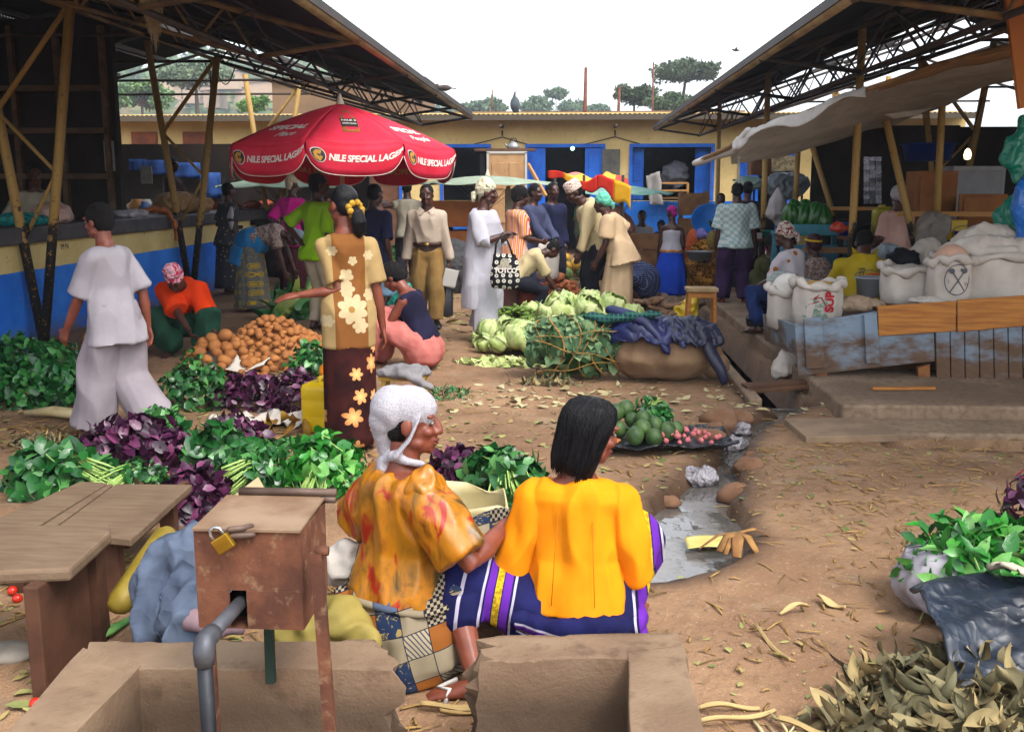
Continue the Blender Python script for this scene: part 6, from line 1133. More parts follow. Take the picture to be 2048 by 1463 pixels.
for k in range(5):
    mb = MB()
    def f(u, v):
        uu = (k+u)/5; a = A_.lerp(B_, uu); b = D_.lerp(C_, uu); p = a.lerp(b, v); p.z += .05*math.sin(uu*9+.5)-.10*math.sin(v*PI)*.4+.10*math.exp(-((uu-.62)/.1)**2); return p
    mb.sheet(f, 8, 10, .003); mb.build('canopy_panel', RY[(2, 1, 0, 1, 0)[k]], t)
    mb = MB(); mb.sheet(lambda u, v: f(u, 0)+Vector((0, -.004, -v*(.10+.26*((k+u)/5)**2)*(1+.2*math.sin((k+u)*5)))), 8, 5, .003); mb.build('valance', RY[(0, 1, 0, 0, 1)[k]], t)
for px, Y in ((1168, 15.6), (1246, 15.0), (1110, 16.8)): mb = MB(); q = At(px, 350, Y); mb.tube([(q.x, Y, 0), (q.x, Y, q.z)], .022, 8); mb.build('pole', M('dark pole', '#2e2a26'), t)
# ------------------------------------------------------------ grey tarpaulin awning on the right
t = thing('tarpaulin_awning', 'long grey tarpaulin awning tied along a pole and patched at its edge', 'awning', (At(1697, 190, 8.8).x, 8.8, 0))
NE = [At(*q) for q in ((1460, 292, 9.6), (1498, 262, 9.3), (1590, 232, 9.1), (1697, 188, 8.9), (1790, 158, 8.6), (1870, 128, 8.3), (1960, 104, 8.0), (2070, 78, 7.6))]
FE = [At(*q) for q in ((1466, 312, 10.4), (1530, 306, 11.3), (1620, 290, 11.6), (1710, 268, 11.4), (1800, 244, 11.), (1890, 212, 10.6), (1970, 172, 10.2), (2080, 132, 9.6))]
def pl(L_, u): u = min(max(u, 0), .9999)*(len(L_)-1); i = int(u); return L_[i].lerp(L_[i+1], u-i)
def AWN(u, v): p = pl(NE, u).lerp(pl(FE, u), v); p.z += -.16*math.sin(v*PI)*(.7+.3*math.sin(u*7))+.006*math.sin(u*34+v*5)+.012*nz(u*14, v*7); return p
mb = MB(); mb.sheet(AWN, 80, 20, .004)
g = G('grey tarpaulin', .7, .3); n = g.noise(4, 5); g.col(g.mix(g.noise(9, 5, None, .7).sstep(.58, .66)*.5, g.mix(n.sstep(.35, .65), '#b5ada2', '#cac3b8'), '#96866e')); g.bump(g.noise(16, 4)+g.noise(60, 2)*.4, .4, .015); TARP = translucent(g.mat, .35); mb.build('sheet', TARP, t)
mb = MB(); mb.sheet(lambda u, v: AWN(.02+.46*u, .0)+Vector((0, -.012-.05*v, -.02-.07*v*(1+.5*math.sin(u*13))+.03)), 50, 4, .006); mb.build('rolled_edge', cloth('pale tarpaulin roll', '#a8a5a2', '#bab6b0'), t, wr=(.010, 14., (1, 1, 1)))
mb = MB(); q0, q1 = At(1393, 326, 9.9), At(1468, 300, 9.65); mb.tube([q0, q0.lerp(q1, .5)+Vector((0, 0, .01)), q1, NE[1]], [.035, .042, .05, .04], 12, round_=True); mb.build('rolled_end', cloth('pale tarpaulin roll', '#a8a5a2'), t, wr=(.008, 18., (1, 1, 1)))
mb = MB(); mb.tube([q0+Vector((-.02, 0, 0))]+[p+Vector((0, .02, -.01)) for p in NE], .022, 8); mb.build('ridge_pole', M('bare pole', '#8a6a42', '#6d5232'), t)
mb = MB(); mb.sheet(lambda u, v: AWN(.52+.46*u, .02+.10*v*(.3+.9*u))+Vector((0, -.012, -.012)), 30, 3, .008); mb.build('patch', M('orange brown boards', '#8a6844', '#9c7850', scale=3), t)
for u_, v_ in ((.05, .3),): mb = MB(); p = AWN(u_, v_); mb.tube([p, p+Vector((.01, -.02, -.25))], .012, 6); mb.ell(p, .03); mb.build('tie', cloth('pale tarpaulin roll', '#a8a5a2'), t)
mb = MB(); p = AWN(.60, .55); mb.tube([p+Vector((-.25, 0, .0)), p+Vector((-.1, .02, -.04)), p+Vector((.1, 0, -.02)), p+Vector((.25, .05, .03))], [.015, .035, .03, .012], 8, round_=True); mb.build('torn_fold', TARP, t, wr=(.01, 20.))
# struts behind
for i, (a, b, Y) in enumerate((((1772, 240), (1846, 560), 10.2), ((1622, 285), (1690, 505), 13.6), ((1885, 196), (1872, 470), 10.4), ((1596, 300), (1590, 420), 14.0))):
    mb = MB(); mb.tube([At(*a, Y), At(*b, Y)], .036, 9); mb.build('support_pole', POLEM, None, ['slanting yellow and black steel pole behind the olive jacket', 'slanting ochre pole behind the green melons', 'upright ochre pole right of the brown cabinet', 'upright ochre pole left of the green melons'][i], 'pole')
# ------------------------------------------------------------ grain stall (long box cart) on the platform
OLDB = G('flaking pale blue paint', .8, .25); _p = OLDB.pos(); _n = OLDB.noise(3, 5, OLDB.scl(_p, 1, 1, 2.2), .65); _x, _y, _z = OLDB.xyz(_p)
OLDB.col(OLDB.mix((_n+(_z-.52)*-.55).sstep(.42, .72), OLDB.mix(OLDB.noise(9, 4, _p), '#66788a', '#8494a2'), OLDB.mix(OLDB.noise(20, 3, _p), '#4a382a', '#6a523e'))); OLDB.bump(_n+OLDB.noise(50, 3, OLDB.scl(_p, .3, 1, 2), .6)*.6, .5, .01); OLDB = OLDB.mat
WDO = G('varnished board', .6, .3); _p = WDO.pos(); _n = WDO.noise(5, 5, WDO.scl(_p, .6, 3, 9), .65); WDO.col(WDO.mix(_n.sstep(.3, .7), '#8a5222', '#b0752f')); WDO.bump(_n, .25, .006); WDO = WDO.mat
DKBR = M('dark brown board', '#4a3020', '#5e4029', scale=4)
cy = 7.95; K = lambda px, py, Y=cy: At(px, py, Y)
t = thing('grain_stall', 'long low wooden stall box of flaking blue boards holding grain sacks', 'stall', (2.9, cy, PZ))
def panel(name, pts, th, mat, nrm=Vector((0, 1, 0))): mb = MB(); mb.poly(pts, th, nrm); mb.build(name, mat, t, bevel=.004)
panel('front_board', [K(1592, 648), K(1596, 752), K(1870, 722), K(1866, 606)], .03, OLDB)
mb = MB(); e = [K(1525, 628, 9.3), K(1530, 680, 9.3), K(1594, 712), K(1590, 650)]; mb.poly(e, .03, Vector((1, .1, 0)).normalized()); mb.build('end_board', OLDB, t)
for i in range(7): xa, xb = 1872+i*29, 1872+(i+1)*29-2; panel('plank', [K(xa, 655, cy-.01), K(xa+2, 774, cy-.01), K(xb+2, 774, cy-.01), K(xb, 652, cy-.01)], .028, OLDB)
panel('fascia_board', [K(1756, 612, cy-.03), K(1757, 672, cy-.03), K(1912, 662, cy-.03), K(1912, 602, cy-.03)], .025, WDO); panel('fascia_board', [K(1915, 600, cy-.035), K(1915, 664, cy-.035), K(2090, 648, cy-.035), K(2090, 588, cy-.035)], .025, WDO)
for a in (((1608, 638), (1613, 738), (1650, 735), (1643, 634)), ((1728, 630), (1733, 727), (1760, 726), (1754, 627))): panel('batten', [K(*q, cy-.035) for q in a], .03, OLDB)
for xa in (1630, 1836): panel('leg', [K(xa, 735, cy+.03), K(xa+2, 790, cy+.03), K(xa+26, 788, cy+.03), K(xa+24, 728, cy+.03)], .06, M('raw brown leg', '#84542c', '#6d4424', scale=5))
panel('back_board', [K(1640, 740, cy+.35), K(1640, 775, cy+.35), K(1880, 762, cy+.35), K(1880, 715, cy+.35)], .03, DKBR)
mb = MB(); mb.box((3.15, 8.65, .45), (2.35, 1.3, .03)); mb.build('floor_board', DKBR, t)
mb = MB(); mb.box((3.15, 9.34, .42), (2.45, .03, .2)); mb.build('rear_board', OLDB, t)
mb = MB(); mb.bar(P(1745, 779, PZ+.01)+Vector((0, 0, .01)), P(1870, 778, PZ+.01)+Vector((0, 0, .01)), .02, .02); mb.build('stick', WDO, None, 'long orange stick lying on the platform before the stall', 'stick')
vs_, fs_ = text_geo('n', .03); mb = MB(); q = K(1978, 682, cy-.014); mb.add([q+Vector((v.x, 0, v.y)) for v in vs_], fs_, False); mb.build('scribble', M('faded black paint', '#2a2620'), t)
# sacks
SACK = G('white woven sacking', .8, .25); _n = SACK.noise(5, 4); SACK.col(SACK.mix(_n.sstep(.35, .7), '#b3aaa0', '#c2bab0')); SACK.bump(SACK.noise(7, 4)+SACK.noise(150, 2)*.25, .4, .012); SACK = SACK.mat
def sack(px, py, Y, w, h, label, seed, fill='#b89a80', roll=True, d=None, mat=SACK, grain=True, peak=0.):
    q = At(px, py, Y); d = d or w*.8; t = thing('grain_sack', label, 'sack', (q.x, q.y, q.z), 0, 'open grain sacks on the stall'); prof = [(.84, 0), (.97, .05), (1.0, .3), (1.0, .6), (.98, .85), (.94, .97)]
    mb = MB(); rp = lambda i, th: 1+.045*math.sin(th*3+seed)+.03*math.sin(th*7+i*.8+seed)+.02*nz(math.cos(th)*3, math.sin(th)*3, i+seed)
    mb.loft([(q+Vector((0, 0, z*h)), Vector((w/2*r, 0, 0)), Vector((0, d/2*r, 0))) for r, z in prof], 40, True, .85, rip=rp); mb.build('bag', mat, t, wr=(.010, 8., (1, 1, 1), seed))
    if roll:
        mb = MB(); mb.tube([q+Vector((w/2*.99*rp(5, a)*math.copysign(abs(math.cos(a))**.85, math.cos(a)), d/2*.99*rp(5, a)*math.copysign(abs(math.sin(a))**.85, math.sin(a)), h*.96+.02*math.sin(a*2+seed)+.012*math.sin(a*7))) for a in [k*2*PI/40 for k in range(41)]], [.034+.012*math.sin(k*1.3+seed) for k in range(41)], 10); mb.build('rolled_rim', mat, t, wr=(.008, 22., (1, 1, 1), seed))
    if grain: mb = MB(); mb.ell(q+Vector((0, 0, h*.90)), (w*.44, d*.44, .05+peak), u=22); mb.build('grain', M('grain '+fill, fill, scale=80, bump=.6, bscale=180), t)
    return t, q
z0 = .635
s1, q1 = sack(1630, 650, 8.45, .40, .36, 'white sack of flour with red lettering and green print at the stall end', 1, '#a8823a'); s2, q2 = sack(1572, 655, 8.75, .34, .34, 'plain white flour sack behind the lettered one', 2, '#c9c4bc', peak=.12)
vs_, fs_ = subdiv_geo(*text_geo('SUP', .10, 0, .005), .04); mb = MB()
wrapP = lambda q, w, d, x, z: q+Vector((math.sin(x/w*2)*w/2*1.05, -math.sqrt(max(0.02, 1-math.sin(x/w*2)**2*.8))*d/2*1.09, z))
mb.add([wrapP(q1, .40, .32, .10-v.y, .13+v.x) for v in vs_], fs_, False); mb.build('lettering', M('red sack print', '#a31f2a', bump=0), s1)
mb = MB(); rs = random.Random(2)
for i in range(26): a, b = rs.uniform(-.15, .02), rs.uniform(.04, .22)-0; mb.add([wrapP(q1, .40, .32, a+x, b+z) for x, z in ((0, 0), (rs.uniform(.02, .06), .0), (rs.uniform(.02, .05), rs.uniform(.01, .035)), (0, rs.uniform(.01, .03)))], [(0, 1, 2, 3)], False)
mb.build('green_print', M('green sack print', '#5c7a68', '#8a9a8c', scale=30, bump=0), s1)
mb = MB()
for a, b, c_, d_ in ((-.06, .24, .0, .25), (0, .25, .03, .19), (-.06, .24, -.02, .27), (-.1, .19, -.02, .22)): mb.tube([wrapP(q1, .40, .32, a+(c_-a)*k/5, b+(d_-b)*k/5) for k in range(6)], .004, 4)
mb.build('red_lines', M('red sack print', '#a31f2a'), s1)
sack(1815, 605, 8.6, .46, .30, 'grey white flour sack in the middle of the stall', 3, '#b0a89c', d=.4)
s3, q3 = sack(1962, 610, 8.55, .80, .42, 'widest white sack at the right, topped with folded sacking', 4, '#b0a89c', d=.6); s4, q4 = sack(1896, 605, 8.28, .32, .36, 'white sack marked with a drawn circle and crossed leaves', 5, '#c29a84', d=.3, peak=.10)
mb = MB(); ctr = (.0, .20)
ring = [(ctr[0]+.095*math.cos(a), ctr[1]+.12*math.sin(a)) for a in [k*2*PI/32 for k in range(33)]]
mb.tube([wrapP(q4, .32, .3, *p) for p in ring], .0035, 4)
for a, b in (((-.05, .10), (.05, .27)), ((.06, .11), (-.045, .27))): mb.tube([wrapP(q4, .32, .3, a[0]+(b[0]-a[0])*k/6, a[1]+(b[1]-a[1])*k/6) for k in range(7)], .004, 4); mb.ell(wrapP(q4, .32, .3, *b), (.022, .006, .02))
for ch, x, z in (('A', -.05, .25), ('K', .015, .265), ('I', -.07, .17), ('W', .05, .15)): vs_, fs_ = text_geo(ch, .045); mb.add([wrapP(q4, .32, .302, x+v.x, z+v.y) for v in vs_], fs_, False)
mb.build('drawn_mark', M('grey marker ink', '#4c505c', bump=0), s4)
mb = MB(); qq = q3+Vector((0, .0, .42)); mb.tube([qq+Vector((-.35, -.1, .03)), qq+Vector((-.1, -.12, .08)), qq+Vector((.2, -.1, .05)), qq+Vector((.45, -.12, .02))], [.06, .09, .09, .07], 12, round_=True); mb.tube([qq+Vector((-.2, .1, .10)), qq+Vector((.0, .08, .16)), qq+Vector((.25, .1, .12)), qq+Vector((.4, .1, .05))], [.06, .1, .1, .06], 12, round_=True); mb.ell(qq+Vector((.05, 0, .02)), (.42, .26, .09)); mb.build('folded_sacking', SACK, None, 'folded white sacking heaped on the widest sack', 'sacking', vox=.016, wr=(.02, 8., (1, 1, 1)))
mb = MB(); qq = At(1700, 610, 8.5); mb.tube([qq+Vector((-.16, 0, .0)), qq+Vector((0, -.03, .03)), qq+Vector((.22, 0, 0))], [.06, .08, .06], 12, round_=True, flat=.7); mb.ell(qq, (.24, .16, .05)); mb.build('brown_sacking', M('tan sacking', '#8f7a64', '#a08a72', scale=8), None, 'crumpled tan sacking lying between the white sacks', 'sacking', vox=.014, wr=(.018, 10., (1, 1, 1)))
for a, b in (((1860, 600), 1),):
    mb = MB(); qq = At(*a, 8.15); mb.ell(qq, (.18, .1, .02)); mb.build('sack_cloth', SACK, None, ['flat white cloth edge hanging at the stall end', 'flat white cloth before the sack with the drawn circle'][b], 'cloth', vox=.010, wr=(.012, 12., (1, 1, 1)))
mb = MB(); qq = P(1582, 745, .05); mb.tube([qq+Vector((-.10, .05, .0)), qq+Vector((0, .03, .14)), qq+Vector((.10, .10, .02))], [.07, .12, .08], 12, round_=True); mb.ell(qq+Vector((.0, .05, .02)), (.17, .12, .06)); mb.build('hanging_cloth', SACK, None, 'pale crumpled cloth slumped under the stall end by the drain', 'cloth', vox=.013, wr=(.018, 9., (1, 1, .5)))
mb = MB(); q0 = P(1488, 772, .05); q1_ = P(1628, 762, .08); mb.bar(q0, q1_, .14, .03); mb.bar(q0+Vector((.02, -.12, -.02)), q1_+Vector((0, -.1, -.02)), .05, .025); mb.build('plank', DKBR, None, 'brown plank laid across the drain under the stall', 'plank', bevel=.004)
def bucket(px, py, Y, r, h, mat, label, name='bucket', z=None, handle=True, flare=1.2, cat='bucket'):
    q = At(px, py, Y); q.z = q.z if z is None else z; t = thing(name, label, cat, q); mb = MB(); mb.lathe([(.001, .004), (r/flare, 0), (r, h), (r*1.06, h), (r*1.06, h-.012), (r*.99, h-.014), (r*.97, h-.004), (r/flare*.96, .02), (.001, .02)], q, 24); mb.build('body', mat, t)
    if handle: mb = MB(); mb.tube([q+Vector((r*1.05*math.cos(a), r*.25, h+r*.8*math.sin(a)*.5)) for a in [k*PI/10 for k in range(11)]], .004, 5); mb.build('handle', M('wire', '#5a5a58', metal=.6), t)
    return t
bucket(1740, 592, 8.9, .13, .17, M('translucent white plastic', '#8f949a', '#9aa0a6', rough=.4), 'grey white plastic bucket beside the man in olive jacket')
bucket(1511, 652, 10.6, .11, .10, M('dented aluminium', '#8a8d90', '#6d7074', metal=.7, rough=.35), 'grey metal bowl on the platform by the dark blue skirt', 'bowl', handle=False, cat='bowl')
# ------------------------------------------------------------ tall stool
t = thing('stool', 'tall rough wooden stool with pale seat by the burlap sack', 'stool', P(1405, 690))
sx, sy = P(1402, 692).x, P(1402, 692).y+.12; mb = MB(); mb.box((sx, sy, .575), (.32, .24, .04)); mb.build('seat', M('pale worn wood', '#a8906c', '#8d7452', scale=6), t, bevel=.006)
for a in (-1, 1):
    for b in (-1, 1): mb = MB(); mb.bar((sx+a*.125, sy+b*.085, .555), (sx+a*.145, sy+b*.10, 0), .035, .035); mb.build('leg', WDO, t, bevel=.003)
for b in (-1, 1): mb = MB(); mb.bar((sx-.13, sy+b*.09, .52), (sx+.13, sy+b*.09, .52), .02, .05); mb.build('rail', WDO, t)
mb = MB(); q = P(1372, 648); mb.ell((q.x, q.y+.1, .12), (.15, .14, .13)); mb.tube([(q.x+.05, q.y+.1, .2), (q.x+.1, q.y+.15, .33)], [.1, .05], 10, round_=True); mb.build('plastic_bag', M('yellow plastic', '#b89a10', '#c9ae30', rough=.35, spec=.5), None, 'yellow plastic bag stuffed full behind the tall stool', 'bag', vox=.014, wr=(.018, 10., (1, 1, 1)))
# ------------------------------------------------------------ yellow jerrycan, cut white jerrycan
def jerry(q, w, d, h, mat, label, capm=None, cut=False, rz=0., mouth=True):
    t = thing('jerrycan', label, 'jerrycan', q, 0); Rz = Matrix.Rotation(rz, 3, 'Z'); V = lambda x, y, z: q+Rz @ Vector((x, y, z)); mb = MB()
    secs = [(.9, 0), (1, .04), (1, .30), (.975, .33), (1, .36), (1, .62), (.975, .65), (1, .68), (1, .86)]+([(.97, .9)] if cut else [(.92, .94), (.55, 1.0)])
    mb.loft([(V(0, 0, z*h), Rz @ Vector((w/2*r, 0, 0)), Rz @ Vector((0, d/2*r, 0))) for r, z in secs], 28, not cut, .38, rip=(lambda i, th: 1+(.03*math.sin(th*3) if i == len(secs)-1 else 0)) if cut else None)
    if cut:
        mb.f.append(tuple(range(27, -1, -1))); mb.sm.append(True); mb.mi.append(0)
        for k in range(28): mb.v[-28+k].z += .012*math.sin(k*.9)+(.03 if 6 < k < 11 else 0)
    o = mb.build('body', mat, t, solid=.006 if cut else 0)
    if not cut:
        mb = MB(); mb.tube([V(-w*.22, 0, h*.94), V(-w*.18, 0, h*1.07), V(w*.12, 0, h*1.07), V(w*.2, 0, h*.95)], .018, 8); mb.build('handle', mat, t); mb = MB(); mb.tube([V(w*.32, 0, h*.92), V(w*.32, 0, h*1.05)], [.032, .030], 12); mb.build('cap', capm or mat, t)
    return t
YPL = M('yellow plastic can', '#c9a50a', '#d4b418', scale=5, rough=.4, spec=.45, bump=.1); q = P(640, 868); jerry(Vector((q.x, q.y+.1, 0)), .18, .26, .34, YPL, 'yellow jerrycan standing beside the floral skirt', rz=1.3)
mb = MB(); qq = q+Vector((.02, .22, .28)); mb.ell(qq, (.09, .07, .17)); mb.build('orange_bag', M('orange plastic', '#c96a10', '#d4801a', rough=.4), None, 'orange plastic thing standing behind the yellow jerrycan', 'bag', vox=.012, wr=(.01, 10., (1, 1, 1)))
CAN = M('stained cream plastic', '#a89a6c', '#b8ac84', scale=5, rough=.5, spec=.4, bump=.15)
q = At(938, 1130, 3.75); jerry(Vector((q.x, q.y, .0)), .30, .26, .46, CAN, 'cut open cream jerrycan between the two seated women', cut=True, rz=.15)
# ------------------------------------------------------------ benches at the left
BW = G('old grey brown wood', .8, .25); _p = BW.pos(); _n = BW.noise(4, 5, BW.scl(_p, 1.5, 9, 3), .65); BW.col(BW.mix(BW.noise(1.5, 3, _p).sstep(.5, .75)*.6, BW.mix(_n.sstep(.2, .8), '#5e4b3a', '#725f4c'), '#463526')); BW.bump(_n*.5+BW.noise(40, 3, BW.scl(_p, 1, 6, 2))*.6, .5, .008); BW = BW.mat
BWD = M('dark bench wood', '#3c2418', '#523424', scale=5, bump=.4)
t = thing('bench', 'near low wooden bench with heavy dark plank legs, at the left edge', 'bench', (-1.75, 3.2, 0)); H1 = .43
pp = [P(-160, 1148, H1), P(140, 1136, H1), P(222, 1062, H1), P(220, 1046, H1), P(-160, 1052, H1)]
mb = MB(); mb.poly(pp, .045, Vector((0, 0, -1))); mb.f = [tuple(reversed(f)) for f in mb.f]; mb.build('top', BW, t, bevel=.012)
q = P(92, 1148, H1); mb = MB(); mb.box((q.x-.05, q.y+.15, .195), (.05, .32, .39)); mb.build('leg', BWD, t, bevel=.006); mb = MB(); mb.box((q.x-.75, q.y+.13, .195), (.06, .3, .39)); mb.build('leg', BWD, t, bevel=.006)
mb = MB(); q = P(180, 1060, H1); mb.box((q.x, q.y, .2), (.06, .07, .38)); mb.build('leg', BWD, t); mb = MB(); mb.bar(P(-100, 1085, H1-.07), P(190, 1085, H1-.07), .04, .09); mb.build('rail', BWD, t)
t = thing('bench', 'farther wooden bench of three boards with grooves, beyond the near bench', 'bench', (-1.8, 4.0, 0)); H2 = .28
cs = [(( -60, 1060), (60, 1060), (215, 965), (160, 962)), ((66, 1062), (96, 1062), (226, 968), (218, 966)), ((102, 1062), (262, 1078), (384, 968), (232, 967))]
for c_ in cs: mb = MB(); mb.poly([P(x, y, H2) for x, y in c_], .03, Vector((0, 0, -1))); mb.f = [tuple(reversed(f)) for f in mb.f]; mb.build('board', BW, t, bevel=.004)
for x, y in ((226, 1068), (338, 985), (30, 1055)): mb = MB(); q = P(x, y, H2); mb.box((q.x-.02, q.y+.03, H2/2-.02), (.065, .05, H2-.03)); mb.build('leg', BWD, t)
mb = MB(); mb.bar(P(250, 1080, H2-.06), P(372, 975, H2-.06), .03, .07); mb.build('rail', BWD, t); mb = MB(); mb.bar(P(-20, 1072, H2-.055), P(245, 1082, H2-.055), .03, .07); mb.build('rail', BWD, t)
# ------------------------------------------------------------ rusty padlocked tap box, pipe and concrete trough
RST = G('rusted sheet steel', .8, .3); _p = RST.pos(); _n = RST.noise(7, 5, _p, .65); RST.col(RST.mix(RST.noise(30, 4, _p).sstep(.55, .7)*.6, RST.mix(_n.sstep(.35, .65), '#4a2c20', '#68402c'), '#80664e')); RST.bump(_n+RST.noise(90, 3, _p)*.5, .4, .006); RST = RST.mat
by = 2.22; B = lambda px, py, Y=by: At(px, py, Y); t = thing('tap_box', 'rusty steel box with brass padlock on thin legs over the trough', 'steel box', (B(500, 1250).x, by, 0))
x0, x1 = B(394, 1160).x, B(604, 1160).x; zt_, zb_ = B(500, 1063).z, B(500, 1256).z; dp = .235; xm = (x0+x1)/2; hx0, hx1 = B(460, 1200).x, B(494, 1200).x; hz0, hz1 = B(480, 1250).z, B(480, 1186).z; zs = B(500, 1180).z; th = .004
mb = MB(); mb.box(((x0+hx0)/2, by, (zb_+zs)/2), (hx0-x0, th, zs-zb_)); mb.box(((x1+hx1)/2, by, (zb_+zs)/2), (x1-hx1, th, zs-zb_)); mb.box((xm, by+.0015, (zt_+zs)/2), (x1-x0, th, zt_-zs)); mb.box(((hx0+hx1)/2, by+.07, (hz0+hz1)/2), (hx1-hx0+.02, .004, .1), mi=1); mb.build('front_plate', [RST, M('painted hole shade', '#0c0a09')], t)  # black plate behind the opening, painted in place of the shade inside
mb = MB(); mb.box((x1, by+dp/2, (zt_+zb_)/2), (th, dp, zt_-zb_-.004)); mb.box((x0, by+dp/2, (zt_+zb_)/2), (th, dp, zt_-zb_-.004)); mb.box((xm, by+dp, (zt_+zb_)/2), (x1-x0-.005, th, zt_-zb_-.004)); mb.box((xm, by+dp/2, zb_), (x1-x0-.01, dp-.006, th)); mb.build('side_plate', RST, t)
lid = MB(); lid.box((xm, by+dp/2-.002, zt_+.008), (x1-x0+.004, dp+.012, .006), (R(1.2), 0, 0)); lid.build('lid', M('dusty lid steel', '#86705a', '#6d543f', scale=6), t)
mb = MB(); mb.tube([(x0+.03, by+dp+.01, zt_+.022), (x1+.03, by+dp+.01, zt_+.022)], .011, 10); mb.tube([(x1-.01, by+dp+.0, zt_+.006), (x1+.03, by+dp+.0, zt_+.006)], .009, 8); mb.build('hinge', M('worn hinge steel', '#6d5a4e', '#4a3a32', metal=.3, rough=.55), t)
hs_ = B(470, 1062); mb = MB(); mb.tube([hs_+Vector((-.005, -.022, .012)), hs_+Vector((.02, -.012, .012)), hs_+Vector((.035, .01, .010))], .008, 8, round_=True); mb.tube([hs_+Vector((.0, -.022, -.004)), hs_+Vector((.045, -.010, -.004))], .008, 8, round_=True); mb.build('hasp', M('worn hinge steel', '#6d5a4e'), t)
pk = thing('padlock', 'brass padlock hanging from the hasp of the rusty box', 'padlock', B(447, 1085, by-.03)); c = B(447, 1086, by-.032); mb = MB(); Rk = Matrix.Rotation(R(-33), 3, 'Y'); mb.box(c, (.046, .016, .038), Rk); mb.build('body', M('brass lock', '#a8842a', '#8a6a20', metal=.75, rough=.35, bump=.1), pk, bevel=.003)
mb = MB(); mb.tube([c+Rk @ Vector((-.015, 0, .016)), c+Rk @ Vector((-.015, 0, .032)), c+Rk @ Vector((-.008, 0, .042)), c+Rk @ Vector((.004, .0, .044)), c+Rk @ Vector((.013, 0, .036)), c+Rk @ Vector((.015, 0, .016))], .0042, 8); mb.build('shackle', M('bright steel', '#a8a8aa', metal=.9, rough=.25, bump=0), pk)
for a, b in (((418, 1255, by+.05), (426, 1480, by+.05)), ((538, 1255, by+.19), (542, 1364, by+.17))): mb = MB(); mb.bar(At(*a), At(*b) if b[2] > by+.1 else Vector((At(*a).x, a[2], 0)), .022, .022); mb.build('leg', RST if a[0] < 500 else M('dark green iron', '#14241c', '#1d3026'), t)
mb = MB(); q = B(638, 1100, by-.01); mb.bar((q.x-.004, by-.02, q.z), (q.x+.035, by-.05, 0), .028, .02); mb.tube([(q.x-.004, by-.02, q.z+.003), (q.x+.025, by-.02, q.z+.003)], .012, 8); mb.build('leg', RST, t)
PIPE = M('galvanised pipe', '#4a4c52', '#5e6066', scale=10, rough=.5, metal=.5, bump=.25); pt = thing('water_pipe', 'grey galvanised water pipe bending down out of the rusty box', 'pipe', (xm, by, 0))
a = Vector(((hx0+hx1)/2+.0, by+.05, (hz0+hz1)/2+.01)); e = At(407, 1285, by-.22); mb = MB(); d_ = (e-a).normalized(); mb.tube([a, e-d_*.03], .017, 14); mb.build('outlet', PIPE, pt)
mb = MB(); mb.tube([e-d_*.055, e-d_*.03, e-d_*.008, e+Vector((0, 0, -.018)), e+Vector((0, 0, -.05))], [.022, .023, .024, .024, .022], 14); mb.build('elbow', PIPE, pt); mb = MB(); mb.tube([e+Vector((0, 0, -.03)), Vector((e.x+.004, e.y, .0))], .017, 14); mb.build('standpipe', M('dark pipe', '#1c1d20', '#2c2e33', metal=.4, rough=.5), pt)
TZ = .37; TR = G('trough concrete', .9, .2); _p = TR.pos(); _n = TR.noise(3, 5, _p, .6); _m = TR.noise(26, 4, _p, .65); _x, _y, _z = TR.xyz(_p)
TR.col(TR.mix(TR.noise(9, 5, _p, .6).sstep(.55, .7)*.5, TR.mix(_n.sstep(.3, .7), '#6d5846', '#87725c'), '#48372a')); _c2 = TR.mix((.38-_z+(_n-.5)*.16).sstep(.0, .16)*.78, S(TR, TR.b.inputs['Base Color'].links[0].from_socket), '#3c3026'); TR.col(_c2); TR.bump(_m+_n*.6+TR.noise(110, 3, _p)*.4, .5, .010); TR = TR.mat  # darker towards the foot: damp and shade both put into the colour
t = thing('water_trough', 'broken rectangular concrete trough wall around the tap in the foreground', 'trough', (-.3, 2.4, 0))
def wall_seg(name, p4, zt=TZ, jag=None):
    """p4: image corners of the top face: far left, far right, near right, near left"""
    q = [P(*p, zt) for p in p4]; mb = MB(); nx_, nz_ = 34, 10
    def top(u, v): return q[0].lerp(q[1], u).lerp(q[3].lerp(q[2], u), v)
    def pt(u, v, z): p = top(u, v); n = Vector((nz(p.x*6, p.y*6, z*6), nz(p.x*6+9, p.y*6, z*6), nz(p.x*5, p.y*5+7, z*5)))*.006; ew = jag(u, v, z) if jag else 0; return Vector((p.x+n.x+ew, p.y+n.y, z+n.z*(1 if z > .1 else 0)))
    mb.sheet(lambda u, v: pt(u, 1-v, zt-.004*(v in (0, 1))), nx_, 8); mb.sheet(lambda u, v: pt(u, 1, -.15+(zt+.15)*v), nx_, 12); mb.sheet(lambda u, v: pt(1-u, 0, -.15+(zt+.15)*v), nx_, 12); mb.sheet(lambda u, v: pt(0, v, -.15+(zt+.15)*(1-u)), 12, 8); mb.sheet(lambda u, v: pt(1, v, -.15+(zt+.15)*u), 12, 8)
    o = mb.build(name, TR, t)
    bm = bmesh.new(); bm.from_mesh(o.data); bmesh.ops.remove_doubles(bm, verts=bm.verts, dist=.004); bm.to_mesh(o.data); bm.free(); o.data.polygons.foreach_set('use_smooth', [False]*len(o.data.polygons)); b = o.modifiers.new('b', 'BEVEL'); b.width = .014; b.segments = 3; b.angle_limit = R(50)
jr = lambda u, v, z: (u**12)*(.085*nz(z*11, v*6, 3)+.04*nz(z*34, v*19, 5)-.02) if u > .6 else 0
jl = lambda u, v, z: ((1-u)**12)*(.085*nz(z*12, v*6, 8)+.04*nz(z*31, v*17, 2)+.03-.06*(TZ-z)) if u < .4 else 0
